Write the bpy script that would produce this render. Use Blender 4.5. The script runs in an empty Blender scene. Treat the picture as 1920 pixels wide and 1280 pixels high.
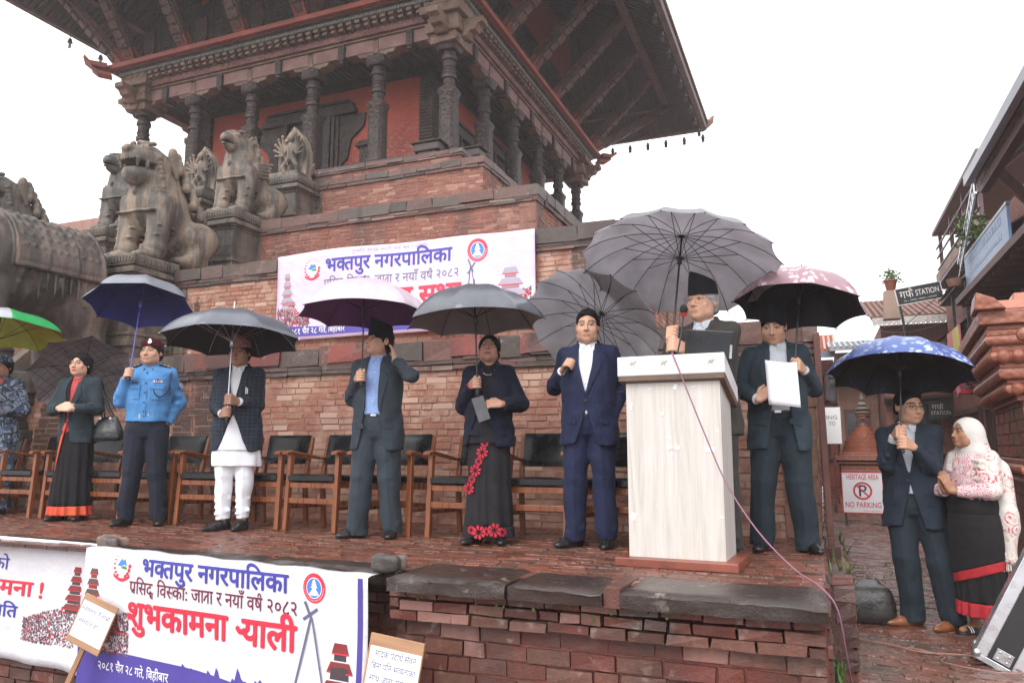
import bpy, bmesh, math, random
import numpy as np
from mathutils import Vector, Matrix, Euler

# ------------------------------------------------------------------ camera, sky, sun, exposure
SC = bpy.context.scene
COL = SC.collection
cam_d = bpy.data.cameras.new("camera")
cam_d.sensor_width = 36.0
cam_d.lens = 36.0 * 1423.0 / 1920.0
cam_d.clip_start = 0.05
cam_d.clip_end = 2000.0
cam = bpy.data.objects.new("camera", cam_d)
COL.objects.link(cam)
cam.location = (0.0, 0.0, 0.70)
cam.rotation_euler = (math.radians(98.0), 0.0, math.radians(22.0))
SC.camera = cam

SUN_EL, SUN_AZ = math.radians(58.0), math.radians(200.0)
w = bpy.data.worlds.new("World")
SC.world = w
w.use_nodes = True
wn = w.node_tree
for n_ in list(wn.nodes):
 wn.nodes.remove(n_)
sky = wn.nodes.new("ShaderNodeTexSky")
sky.sky_type = 'NISHITA'
sky.sun_disc = False
sky.sun_elevation = SUN_EL
sky.sun_rotation = math.radians(160.0)
sky.air_density = 1.0
sky.dust_density = 3.0
hs = wn.nodes.new("ShaderNodeHueSaturation")
hs.inputs['Saturation'].default_value = 0.10
mixn = wn.nodes.new("ShaderNodeMix")
mixn.data_type = 'RGBA'
mixn.inputs[0].default_value = 0.75
mixn.inputs[7].default_value = (8.6, 8.8, 9.2, 1.0)
bg = wn.nodes.new("ShaderNodeBackground")
bg.inputs['Strength'].default_value = 0.15
wo = wn.nodes.new("ShaderNodeOutputWorld")
wn.links.new(sky.outputs[0], hs.inputs['Color'])
wn.links.new(hs.outputs[0], mixn.inputs[6])
wn.links.new(mixn.outputs[2], bg.inputs['Color'])
wn.links.new(bg.outputs[0], wo.inputs['Surface'])

sun_d = bpy.data.lights.new("sun", 'SUN')
sun_d.energy = 1.5
sun_d.angle = math.radians(40.0)
sun_d.color = (1.0, 0.97, 0.93)
sun = bpy.data.objects.new("sun", sun_d)
COL.objects.link(sun)
sun.rotation_euler = (math.radians(46.0), 0.0, math.radians(-8.0))   # light comes from behind the camera, high up

SC.view_settings.view_transform = 'Standard'
SC.view_settings.look = 'None'
SC.view_settings.exposure = 0.82
SC.view_settings.gamma = 1.0
SC.cycles.max_bounces = 6
SC.cycles.diffuse_bounces = 3
SC.cycles.glossy_bounces = 3
SC.cycles.transmission_bounces = 4
SC.cycles.transparent_max_bounces = 8
SC.cycles.use_denoising = True

random.seed(7)
R = math.radians

# ------------------------------------------------------------------ materials
class NT:
 def __init__(self, name):
  self.m = bpy.data.materials.new(name)
  self.m.use_nodes = True
  self.t = self.m.node_tree
  self.b = self.t.nodes['Principled BSDF']
  self._obj = None

 def new(self, typ, **kw):
  n = self.t.nodes.new('ShaderNode' + typ)
  for k, v in kw.items():
   setattr(n, k, v)
  return n

 def put(self, sock, v):
  if v is None:
   return
  if isinstance(v, bpy.types.NodeSocket):
   self.t.links.new(v, sock)
  elif isinstance(v, (tuple, list)) and len(v) == 3 and sock.type == 'RGBA':
   sock.default_value = (*v, 1.0)
  else:
   sock.default_value = v

 def coord(self, kind='Object', scale=(1, 1, 1), rot=(0, 0, 0), loc=(0, 0, 0)):
  tc = self.new('TexCoord')
  mp = self.new('Mapping')
  mp.inputs['Scale'].default_value = scale
  mp.inputs['Rotation'].default_value = rot
  mp.inputs['Location'].default_value = loc
  self.t.links.new(tc.outputs[kind], mp.inputs[0])
  return mp.outputs[0]

 def noise(self, scale, co=None, detail=5, rough=0.55, dist=0.0):
  n = self.new('TexNoise')
  n.inputs['Scale'].default_value = scale
  n.inputs['Detail'].default_value = detail
  n.inputs['Roughness'].default_value = rough
  n.inputs['Distortion'].default_value = dist
  if co is None:
   co = self.coord()
  self.t.links.new(co, n.inputs['Vector'])
  return n.outputs['Fac']

 def ramp(self, fac, *stops):
  r = self.new('ValToRGB')
  e = r.color_ramp.elements
  while len(e) < len(stops):
   e.new(0.5)
  for el, (p, c) in zip(e, stops):
   el.position = p
   el.color = (*c, 1.0) if isinstance(c, (tuple, list)) else (c, c, c, 1.0)
  self.t.links.new(fac, r.inputs[0])
  return r.outputs[0]

 def mix(self, fac, a, b, mode='MIX'):
  n = self.new('Mix', data_type='RGBA', blend_type=mode)
  self.put(n.inputs[0], fac)
  self.put(n.inputs[6], a)
  self.put(n.inputs[7], b)
  return n.outputs[2]

 def math(self, op, a, b=None):
  n = self.new('Math', operation=op)
  self.put(n.inputs[0], a)
  if b is not None:
   self.put(n.inputs[1], b)
  return n.outputs[0]

 def attr(self, name='Col'):
  n = self.new('Attribute')
  n.attribute_name = name
  return n

 def bump(self, h, strength=0.4, dist=0.01, normal=None):
  n = self.new('Bump')
  n.inputs['Strength'].default_value = strength
  n.inputs['Distance'].default_value = dist
  self.t.links.new(h, n.inputs['Height'])
  if normal is not None:
   self.t.links.new(normal, n.inputs['Normal'])
  self.t.links.new(n.outputs[0], self.b.inputs['Normal'])
  return n.outputs[0]

 def done(self, base=None, rough=None, **kw):
  self.put(self.b.inputs['Base Color'], base)
  self.put(self.b.inputs['Roughness'], rough)
  for k, v in kw.items():
   self.put(self.b.inputs[k.replace('_', ' ')], v)
  return self.m


MATS = {}
def mat(name, base, rough=0.6, var=0.25, scale=8.0, bump=0.15, bscale=60.0, bdist=0.004, stretch=(1, 1, 1), **kw):
 """plain procedural material: base colour broken by two noises, a fine bump, uneven gloss"""
 if name in MATS:
  return MATS[name]
 t = NT(name)
 co = t.coord('Object', stretch)
 n1 = t.noise(scale, co)
 dark = tuple(c * (1 - var) for c in base)
 lite = tuple(min(1, c * (1 + var)) for c in base)
 c = t.ramp(n1, (0.3, dark), (0.7, lite))
 n2 = t.noise(bscale, co, 4)
 r = t.ramp(n1, (0.3, max(0.02, rough - 0.08)), (0.7, min(1, rough + 0.08)))
 if bump:
  t.bump(n2, bump, bdist)
 MATS[name] = t.done(c, r, **kw)
 return MATS[name]


def m_brick(name, bricks, mortar, stain=0.5, smear=0.45, rough=0.75, streak=(0.5, 1, 0.12), stain_lo=0.46, wet=None, edge=0.16):
 """single laid bricks: colour of each brick from its 'Col' value, mortar smeared over, dark weather stains"""
 t = NT(name)
 a = t.attr('Col')
 sep = t.new('SeparateColor')
 t.t.links.new(a.outputs['Color'], sep.inputs[0])
 per = t.ramp(sep.outputs[0], *[(i / max(1, len(bricks) - 1), c) for i, c in enumerate(bricks)])
 co = t.coord('Object')
 fine = t.noise(26, co, 6, 0.65)
 per = t.mix(t.ramp(fine, (0.35, 0.0), (0.65, 0.55)), per, tuple(x * 0.55 for x in bricks[0]))
 sm = t.noise(3.3, co, 7, 0.7)
 c = t.mix(t.ramp(sm, (smear, 0.0), (smear + 0.14, 0.75)), per, mortar)
 c = t.mix(sep.outputs[1], c, mortar)
 st = t.noise(2.2, t.coord('Object', streak), 6, 0.62, 0.4)
 c = t.mix(t.ramp(st, (stain_lo + .16 - edge * 1.0 - .04, 0.0), (stain_lo + 0.12, stain)), c, (0.045, 0.026, 0.021))
 pl = t.noise(11, t.coord('Object', (1, 1, 0.8)), 5, 0.6)
 c = t.mix(t.ramp(pl, (0.62, 0.0), (0.72, 0.35)), c, (0.42, 0.36, 0.31))
 t.bump(t.math('ADD', fine, t.noise(90, co, 3)), 0.55, 0.006)
 r = t.ramp(st, (stain_lo, rough), (stain_lo + 0.2, (wet if wet else rough - 0.15)))
 return t.done(c, r)


def m_wet_paving(name, c1, c2, mortar, bw=0.23, bh=0.075, rot=0.0, lo=0.06, hi=0.5, pscale=0.9):
 t = NT(name)
 co = t.coord('Object', (1, 1, 1), (0, 0, rot))
 wob = t.new('VectorMath', operation='ADD')
 nz = t.new('TexNoise'); nz.inputs['Scale'].default_value = 2.5; nz.inputs['Detail'].default_value = 2
 t.t.links.new(co, nz.inputs['Vector'])
 sc = t.new('VectorMath', operation='SCALE'); sc.inputs['Scale'].default_value = 0.05
 t.t.links.new(nz.outputs['Color'], sc.inputs[0])
 t.t.links.new(co, wob.inputs[0]); t.t.links.new(sc.outputs[0], wob.inputs[1])
 b = t.new('TexBrick')
 b.inputs['Scale'].default_value = 1.0
 b.inputs['Brick Width'].default_value = bw
 b.inputs['Row Height'].default_value = bh
 b.inputs['Mortar Size'].default_value = 0.006
 b.inputs['Mortar Smooth'].default_value = 0.4
 b.inputs['Bias'].default_value = -0.2
 b.offset = 0.45
 t.put(b.inputs['Color1'], c1); t.put(b.inputs['Color2'], c2); t.put(b.inputs['Mortar'], mortar)
 t.t.links.new(wob.outputs[0], b.inputs['Vector'])
 n1 = t.noise(4.0, co, 6, 0.65)
 n2 = t.noise(pscale, co, 5, 0.6)
 n3 = t.noise(40, co, 5, 0.7)
 col = t.mix(t.ramp(n1, (0.4, 0.0), (0.62, 0.7)), b.outputs['Color'], mortar)
 col = t.mix(t.ramp(n3, (0.66, 0.0), (0.72, 0.5)), col, (0.30, 0.25, 0.21))
 pud = t.ramp(n2, (0.42, 1.0), (0.58, 0.0))
 h = t.math('ADD', t.math('MULTIPLY', b.outputs['Fac'], -1.0), t.math('MULTIPLY', n3, 0.7))
 h = t.math('ADD', h, t.math('MULTIPLY', t.noise(7, t.coord('Object', (0.35, 1, 1), (0, 0, rot)), 4), 1.1))
 t.bump(h, 0.5, 0.007)
 rough = t.math('ADD', t.math('MULTIPLY', t.math('SUBTRACT', 1.0, pud), hi - lo), lo)
 rough = t.math('ADD', rough, t.math('MULTIPLY', n3, 0.1))
 return t.done(col, rough, Specular_IOR_Level=0.6)


def m_stone(name, c1, c2, dark, rough=0.6, streak=True, carve=0.0, scale=1.6, d0=.47):
 t = NT(name)
 co = t.coord('Object')
 n1 = t.noise(scale, co, 6, 0.6)
 c = t.ramp(n1, (0.35, c1), (0.65, c2))
 n2 = t.noise(2.6, t.coord('Object', (1.6, 1.6, 0.28)), 6, 0.65)
 c = t.mix(t.ramp(n2, (d0, 0.0), (d0 + .13, 0.88)), c, dark)
 c = t.mix(t.ramp(t.noise(7, t.coord('Object', (1, 1, .12)), 4, .7), (.56, 0.0), (.66, .6)), c, dark)
 n3 = t.noise(34, co, 6, 0.7)
 c = t.mix(t.ramp(n3, (0.4, 0.0), (0.7, 0.35)), c, dark)
 h = t.math('ADD', n3, t.math('MULTIPLY', t.noise(9, co, 4), 1.4))
 if carve:
  v = t.new('TexVoronoi', feature='DISTANCE_TO_EDGE')
  v.inputs['Scale'].default_value = carve
  t.t.links.new(co, v.inputs['Vector'])
  h = t.math('ADD', h, t.math('MULTIPLY', t.ramp(v.outputs['Distance'], (0.0, 0.0), (0.16, 1.0)), 1.5))
 t.bump(h, 0.6, 0.012)
 return t.done(c, t.ramp(n2, (0.4, rough), (0.65, max(0.2, rough - 0.22))))


def m_carved(name, base, hi, scale=14.0, rough=0.6, bump=0.9, dist=0.03, red=None):
 """carved, weathered timber: relief from cells and waves"""
 t = NT(name)
 co = t.coord('Object')
 v = t.new('TexVoronoi', feature='SMOOTH_F1')
 v.inputs['Scale'].default_value = scale
 t.t.links.new(co, v.inputs['Vector'])
 n = t.noise(3, co, 6, 0.6)
 g = t.noise(40, t.coord('Object', (1, 1, 0.15)), 4)
 c = t.ramp(n, (0.35, base), (0.7, hi))
 if red is not None:
  c = t.mix(t.ramp(t.noise(1.7, co, 4), (0.5, 0.0), (0.6, 0.8)), c, red)
 h = t.math('ADD', t.math('MULTIPLY', v.outputs['Distance'], 1.3), t.math('MULTIPLY', g, 0.35))
 t.bump(h, bump, dist)
 return t.done(c, rough)


# ------------------------------------------------------------------ mesh builder
def rotm(rx=0, ry=0, rz=0):
 return Euler((rx, ry, rz)).to_matrix()

class MB:
 def __init__(self):
  self.v, self.f, self.m, self.c = [], [], [], []

 def add(self, vs, fs, mi=0, col=(0.5, 0, 0)):
  o = len(self.v)
  self.v.extend([tuple(p) for p in vs])
  for f in fs:
   self.f.append(tuple(i + o for i in f)); self.m.append(mi); self.c.append(col)
  return self

 def box(self, x0, x1, y0, y1, z0, z1, mi=0, M=None, o=(0, 0, 0), jit=0.0, col=(0.5, 0, 0), top=1.0):
  cx, cy = (x0 + x1) / 2, (y0 + y1) / 2
  vs = []
  for z, s in ((z0, 1.0), (z1, top)):
   for x, y in ((x0, y0), (x1, y0), (x1, y1), (x0, y1)):
    p = Vector((cx + (x - cx) * s, cy + (y - cy) * s, z))
    if jit:
     p += Vector((random.uniform(-jit, jit), random.uniform(-jit, jit), random.uniform(-jit, jit)))
    if M is not None:
     p = M @ p
    vs.append(p + Vector(o))
  return self.add(vs, [(0, 3, 2, 1), (4, 5, 6, 7), (0, 1, 5, 4), (1, 2, 6, 5), (2, 3, 7, 6), (3, 0, 4, 7)], mi, col)

 def beam(self, a, b, w, h, mi=0, up=(0, 0, 1), w2=None, h2=None, col=(0.5, 0, 0)):
  a, b = Vector(a), Vector(b)
  d = (b - a).normalized(); u = Vector(up)
  if abs(d.dot(u)) > 0.98:
   u = Vector((0, 1, 0))
  s = d.cross(u).normalized(); u = s.cross(d).normalized()
  w2 = w if w2 is None else w2; h2 = h if h2 is None else h2
  vs = []
  for p, ww, hh in ((a, w, h), (b, w2, h2)):
   for i, j in ((-1, -1), (1, -1), (1, 1), (-1, 1)):
    vs.append(p + s * ww / 2 * i + u * hh / 2 * j)
  return self.add(vs, [(0, 1, 2, 3), (7, 6, 5, 4), (0, 4, 5, 1), (1, 5, 6, 2), (2, 6, 7, 3), (3, 7, 4, 0)], mi, col)

 def tube(self, pts, r, n=8, mi=0, caps=True, col=(0.5, 0, 0)):
  pts = [Vector(p) for p in pts]
  rs = r if isinstance(r, (list, tuple)) else [r] * len(pts)
  vs, ref = [], Vector((0, 0, 1))
  for i, p in enumerate(pts):
   d = (pts[min(i + 1, len(pts) - 1)] - pts[max(i - 1, 0)])
   d = d.normalized() if d.length > 1e-9 else Vector((0, 0, 1))
   if i == 0:
    ref = Vector((1, 0, 0)) if abs(d.z) > 0.9 else Vector((0, 0, 1))
   s = d.cross(ref).normalized(); u = s.cross(d).normalized(); ref = u
   for k in range(n):
    a = 2 * math.pi * k / n
    vs.append(p + (s * math.cos(a) + u * math.sin(a)) * rs[i])
  fs = []
  for i in range(len(pts) - 1):
   for k in range(n):
    fs.append((i * n + k, i * n + (k + 1) % n, (i + 1) * n + (k + 1) % n, (i + 1) * n + k))
  if caps:
   fs.append(tuple(range(n - 1, -1, -1)))
   fs.append(tuple((len(pts) - 1) * n + k for k in range(n)))
  return self.add(vs, fs, mi, col)

 def rings(self, rings, mi=0, cap=True, col=(0.5, 0, 0), closed=True):
  n = len(rings[0])
  vs = [p for r in rings for p in r]
  fs = []
  for i in range(len(rings) - 1):
   for k in range(n if closed else n - 1):
    fs.append((i * n + k, i * n + (k + 1) % n, (i + 1) * n + (k + 1) % n, (i + 1) * n + k))
  if cap:
   fs.append(tuple(range(n - 1, -1, -1)))
   fs.append(tuple((len(rings) - 1) * n + k for k in range(n)))
  return self.add(vs, fs, mi, col)

 def lathe(self, prof, n=24, o=(0, 0, 0), M=None, mi=0, sq=None, cap=True):
  rr = []
  for q in prof:
   r, z = q[0], q[1]
   ring = []
   for k in range(n):
    a = 2 * math.pi * (k + 0.5) / n
    x, y = math.cos(a), math.sin(a)
    if sq or (len(q) > 2 and q[2]):
     e = max(abs(x), abs(y)); x, y = x / e, y / e
    p = Vector((x * r, y * r, z))
    if M is not None:
     p = M @ p
    ring.append(p + Vector(o))
   rr.append(ring)
  return self.rings(rr, mi, cap)

 def prism(self, poly, y0, y1, mi=0, axes='xz', M=None, o=(0, 0, 0)):
  """closed 2D outline extruded between y0 and y1 along the third axis"""
  n = len(poly)
  vs = []
  for y in (y0, y1):
   for a, b in poly:
    p = Vector((a, y, b)) if axes == 'xz' else Vector((y, a, b)) if axes == 'yz' else Vector((a, b, y))
    if M is not None:
     p = M @ p
    vs.append(p + Vector(o))
  fs = [tuple(range(n)), tuple(range(2 * n - 1, n - 1, -1))]
  for i in range(n):
   fs.append((i, n + i, n + (i + 1) % n, (i + 1) % n))
  return self.add(vs, fs, mi)

 def build(self, name, mats, parent=None, smooth=None, bevel=0.0, fix=True, tri=False, loc=None, rotz=0.0):
  me = bpy.data.meshes.new(name)
  me.from_pydata(self.v, [], self.f)
  mats = mats if isinstance(mats, (list, tuple)) else [mats]
  for m in mats:
   me.materials.append(m)
  me.polygons.foreach_set('material_index', self.m)
  ca = me.color_attributes.new('Col', 'FLOAT_COLOR', 'CORNER')
  cols = []
  for f, c in zip(self.f, self.c):
   cols.extend([c[0], c[1], c[2], 1.0] * len(f))
  ca.data.foreach_set('color', cols)
  if fix:
   bm = bmesh.new(); bm.from_mesh(me)
   bmesh.ops.recalc_face_normals(bm, faces=bm.faces)
   bm.to_mesh(me); bm.free()
  if smooth is not None:
   me.polygons.foreach_set('use_smooth', [True] * len(me.polygons))
   me.set_sharp_from_angle(angle=R(smooth))
  me.update()
  o = bpy.data.objects.new(name, me)
  COL.objects.link(o)
  if parent is not None:
   o.parent = parent
  if loc is not None:
   o.location = loc
  o.rotation_euler.z = rotz
  if bevel:
   b = o.modifiers.new('bevel', 'BEVEL'); b.width = bevel; b.segments = 2; b.limit_method = 'ANGLE'
  return o


def tag(o, label=None, cat=None, group=None, kind=None):
 if label: o['label'] = label
 if cat: o['category'] = cat
 if group: o['group'] = group
 if kind: o['kind'] = kind
 return o

def empty(name, loc=(0, 0, 0), rz=0.0, label=None, cat=None, group=None, kind=None):
 o = bpy.data.objects.new(name, None)
 o.empty_display_size = 0.2
 COL.objects.link(o)
 o.location = loc
 o.rotation_euler.z = rz
 return tag(o, label, cat, group, kind)

def copy_tree(o, parent=None):
 c = o.copy(); COL.objects.link(c)
 if parent is not None:
  c.parent = parent
 for ch in list(o.children):
  copy_tree(ch, c)
 return c

def world_to(o, loc, rz):
 o.location = loc; o.rotation_euler.z = rz
# ------------------------------------------------------------------ shared materials
M_BRICK1 = m_brick('old_pink_brick', [(.36, .145, .09), (.31, .122, .078), (.39, .18, .115), (.27, .118, .078), (.37, .215, .145)], (.46, .295, .22), stain=0.9, smear=0.47, edge=.03, stain_lo=.47)
M_MORTAR1 = mat('pink_mortar', (.30, .17, .14), 0.85, 0.25, 4, 0.5, 40, 0.01)
M_BRICK2 = m_brick('upper_brick', [(.26, .088, .058), (.22, .075, .052), (.29, .11, .072), (.20, .075, .052), (.285, .142, .09)], (.34, .178, .132), stain=0.65, smear=0.55)
M_BRICK3 = m_brick('wet_red_brick', [(.15, .034, .022), (.125, .03, .02), (.18, .052, .032), (.10, .036, .026), (.20, .095, .065), (.155, .055, .035)], (.27, .13, .105), stain=0.85, smear=0.55, rough=0.55, wet=0.22)
M_MORTAR3 = mat('wet_red_mortar', (.15, .04, .028), 0.5, 0.35, 5, 0.6, 40, 0.01)
M_COPE = m_brick('coping_stone', [(.065, .052, .045), (.085, .062, .052), (.13, .06, .048), (.17, .072, .056), (.10, .075, .062)], (.19, .125, .10), stain=0.85, smear=0.56, rough=0.6, edge=.05)
M_REDCAP = m_brick('worn_red_plaster', [(.27, .055, .042), (.23, .05, .04)], (.13, .075, .062), stain=0.8, smear=0.52, rough=0.5)
M_QUOIN = m_brick('sandstone_quoin', [(.30, .17, .11), (.24, .13, .09), (.27, .11, .08), (.20, .12, .085)], (.30, .2, .15), stain=0.6, smear=0.6)
M_EDGE = m_brick('wet_dark_stone', [(.034, .025, .021), (.044, .031, .026), (.028, .021, .018)], (.075, .046, .036), stain=0.5, smear=0.56, rough=0.30, wet=0.10)
M_PAVE = m_wet_paving('wet_brick_paving', (.15, .034, .018), (.085, .026, .016), (.075, .042, .03), rot=R(0))
M_LANE = m_wet_paving('wet_lane_paving', (.16, .04, .022), (.09, .034, .022), (.07, .052, .038), bw=0.26, bh=0.09, lo=0.02, hi=0.33, pscale=1.1)
M_WOOD = m_carved('dark_carved_timber', (.022, .0135, .0115), (.055, .033, .027), 16)
M_WOODR = m_carved('reddish_carved_timber', (.062, .035, .026), (.125, .075, .056), 18, red=(.10, .032, .025))
M_PLAIN = mat('weathered_dark_timber', (.042, .027, .024), 0.55, 0.35, 3, 0.5, 50, 0.008, stretch=(1, 1, .12))
M_PINKW = m_carved('pink_washed_timber', (.16, .08, .07), (.25, .145, .13), 26, 0.7, 0.4, 0.01)
M_FRIEZE = m_carved('carved_red_frieze', (.12, .045, .037), (.24, .12, .10), 20, 0.65, 1.0, 0.04)
M_KNOB = m_carved('carved_grey_bracket', (.115, .066, .046), (.225, .15, .11), 22, 0.7, 0.7, 0.02)
M_GREEN = mat('grey_green_paint', (.20, .22, .19), 0.7, 0.25, 12)
M_RED = mat('red_oxide_paint', (.25, .055, .036), 0.55, 0.3, 3, 0.3, 30)
M_ROOF = mat('roof_soffit_boards', (.06, .046, .043), 0.7, 0.4, 4, 0.5, 30, 0.01)
M_TILE = mat('clay_roof_tile', (.16, .075, .055), 0.7, 0.35, 9, 0.6, 25, 0.02)

def m_redwall():
 t = NT('red_plastered_brick')
 co = t.coord('UV')
 b = t.new('TexBrick')
 b.inputs['Scale'].default_value = 1.0
 b.inputs['Brick Width'].default_value = 0.22; b.inputs['Row Height'].default_value = 0.06
 b.inputs['Mortar Size'].default_value = 0.006
 t.put(b.inputs['Color1'], (.36, .06, .03)); t.put(b.inputs['Color2'], (.29, .05, .026)); t.put(b.inputs['Mortar'], (.30, .06, .036))
 t.t.links.new(co, b.inputs['Vector'])
 ob = t.coord('Object')
 c = t.mix(t.ramp(t.noise(1.3, ob), (.45, 0.0), (.65, .55)), b.outputs['Color'], (.24, .045, .028))
 gz = t.new('SeparateXYZ'); t.t.links.new(ob, gz.inputs[0])
 low = t.math('MULTIPLY', t.ramp(t.noise(9, t.coord('Object', (1, 1, 5)), 5), (.5, 0.), (.62, .6)), t.ramp(t.math('SUBTRACT', 8.2, gz.outputs[2]), (.0, 0.), (1.0, 1.)))
 c = t.mix(low, c, (.42, .30, .27))
 t.bump(t.math('MULTIPLY', b.outputs['Fac'], -1.0), 0.4, 0.006)
 return t.done(c, 0.75)
M_REDWALL = m_redwall()

def uv_box(o):
 """box-projected UVs in metres"""
 me = o.data
 uv = me.uv_layers.new(name='UVMap')
 for p in me.polygons:
  n = p.normal
  k = 0 if abs(n.x) > max(abs(n.y), abs(n.z)) else (1 if abs(n.y) > abs(n.z) else 2)
  for li in p.loop_indices:
   c = me.vertices[me.loops[li].vertex_index].co
   uv.data[li].uv = (c.y, c.z) if k == 0 else ((c.x, c.z) if k == 1 else (c.x, c.y))
 return o

def lay_bricks(mb, a0, a1, z0, z1, p, face='f', L=.205, H=.050, mo=.012, depth=.10, jit=.003, out=.006, miss=0.0, mi=0, mortar_p=0.08):
 """running-bond bricks; face 'f' faces -y at y=p, face 'r' faces +x at x=p"""
 row = 0
 z = z0
 rows = max(1, round((z1 - z0) / (H + mo)))
 hh = (z1 - z0) / rows
 for row in range(rows):
  z = z0 + row * hh
  a = a0 - (L * 0.5 if row % 2 else 0.0) - random.uniform(0, .06)
  while a < a1:
   l = L * random.choice((1, 1, 1, .92, 1.08, .55))
   b0, b1 = max(a, a0), min(a + l - mo, a1)
   a += l
   if b1 - b0 < .03 or random.random() < miss:
    continue
   d = random.uniform(-out, out * .6)
   col = (random.random(), 1.0 if random.random() < mortar_p else 0.0, random.random())
   jz = random.uniform(-.003, .003)
   if face == 'f':
    mb.box(b0, b1, p + d, p + depth, z + mo * .5 + jz, z + hh - mo * .5 + jz, mi, jit=jit, col=col)
   else:
    mb.box(p - depth, p - d, b0, b1, z + mo * .5 + jz, z + hh - mo * .5 + jz, mi, jit=jit, col=col)

def lay_stones(mb, a0, a1, z0, z1, p, face='f', L=(.22, .6), depth=.4, out=.012, jit=.009, mi=0, gap=.008):
 a = a0
 while a < a1 - .02:
  l = random.uniform(*L)
  b1 = min(a + l, a1)
  if a1 - b1 < L[0] * .5:
   b1 = a1
  d = random.uniform(-out, out)
  col = (random.random(), 0.0, random.random())
  if face == 'f':
   mb.box(a, b1 - gap, p + d, p + depth, z0 + random.uniform(-.004, .004), z1 + random.uniform(-.008, .008), mi, jit=jit, col=col)
  else:
   mb.box(p - depth, p - d, a, b1 - gap, z0, z1 + random.uniform(-.008, .008), mi, jit=jit, col=col)
  a = b1

# ------------------------------------------------------------------ ground, stage
def ground():
 g = MB()
 n = 40
 g.add([(-.03, -12, -.56), (60, -12, -.56), (60, 90, -.56), (-.03, 90, -.56), (-.03, -12, -1.12), (-.03, 90, -1.12)], [(0, 1, 2, 3), (0, 3, 5, 4)])
 tag(g.build('lane_paving', M_LANE), kind='structure')
 g = MB()
 g.add([(-60, -12, -1.1), (-.02, -12, -1.1), (-.02, 90, -1.1), (-60, 90, -1.1)], [(0, 1, 2, 3)])
 tag(g.build('square_paving', M_LANE), kind='structure')
 far = MB()
 far.add([(-900, -300, -1.14), (900, -300, -1.14), (900, 1500, -1.14), (-900, 1500, -1.14)], [(0, 1, 2, 3)])
 tag(far.build('ground', mat('town_ground', (.10, .07, .055), 0.8)), kind='structure')
ground()

stage = empty('stage_platform', (0, 0, 0), label='low wet brick platform with a cracked dark stone edge, the people stand on it', cat='platform')
mb = MB()
mb.box(-14, -.02, 4.24, 6.6, -1.12, -.012); mb.box(-4.8, -.02, 4.02, 4.24, -1.12, -.085); mb.box(-2.3, -.02, 3.945, 4.02, -1.12, -.085)
mb.build('core', M_MORTAR3, stage)
mb = MB()
mb.add([(-14, 3.98, 0), (-.03, 3.98, 0), (-.03, 6.6, 0), (-14, 6.6, 0)], [(0, 1, 2, 3)])
mb.build('brick_paving', M_PAVE, stage)
mb = MB()
for (a0, a1, p0, p1) in ((-8.6, -4.80, 4.22, 4.20), (-4.80, -2.30, 4.00, 3.97), (-2.30, -.03, 3.93, 3.86)):
 lay_bricks(mb, a0, a1, -1.12, -.25, p0, out=.012, jit=.005, L=.24, H=.075, depth=.35)
 lay_bricks(mb, a0, a1, -.25, -.068, p1, L=.21, out=.011, jit=.005, miss=.03, mortar_p=.2, depth=.35)
lay_bricks(mb, 3.98, 6.6, -.58, -.02, -.01, 'r', out=.012, jit=.006)
mb.build('brick_facing', M_BRICK3, stage)

def edge_stone(x0, x1, y0, y1, z0, z1, seed):
 """one worn kerb slab: gridded box with chipped, rounded lip"""
 rnd = random.Random(seed)
 nx = max(4, int((x1 - x0) / .05)); ny, nz = 7, 4
 off = [0.0]
 for i in range(nx):
  off.append(off[-1] * .8 + rnd.uniform(-.013, .013))
 prof = []
 for j in range(nz):
  prof.append((y0, z0 + (z1 - z0) * j / nz, j / nz))
 prof.append((y0 + .004, z1 - .022, 1.0)); prof.append((y0 + .022, z1 - .003, .9))
 for j in range(1, ny + 1):
  prof.append((y0 + .022 + (y1 - y0 - .022) * j / ny, z1, .4 * (1 - j / ny)))
 b = MB(); rings = []
 for i in range(nx + 1):
  x = x0 + (x1 - x0) * i / nx
  end = .016 if i in (0, nx) else 0
  ring = []
  for (y, z, wgt) in prof:
   ring.append((x, y + off[i] * wgt + rnd.uniform(-.004, .004) + end * .6, z + (off[i] * .35 * wgt if z > z0 + .05 else 0) + rnd.uniform(-.003, .003) - (end if z > z1 - .01 else 0)))
  ring.append((x, y1, z0))
  rings.append(ring)
 b.rings(rings, col=(rnd.random(), 0, 0))
 return b.build('edge_stone', M_EDGE, stage, smooth=50)
for i, (a, b_, y) in enumerate([(-14.0, -9.2, 4.20), (-9.19, -6.6, 4.19), (-6.59, -5.45, 4.17), (-5.44, -4.8, 4.15), (-4.79, -3.3, 3.95), (-3.29, -2.29, 3.90), (-2.26, -1.56, 3.74), (-1.55, -1.045, 3.76), (-.955, -.01, 3.76)]):
 edge_stone(a, b_, y, (4.26 if i < 4 else 4.10) if i < 6 else 4.2 - (.08 if i == 7 else 0), -.074, .012, i)
mb = MB()
mb.box(-1.04, -.96, 3.79, 4.22, -.076, .008, jit=.006)
mb.build('brick_joint', M_BRICK3, stage)

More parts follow.
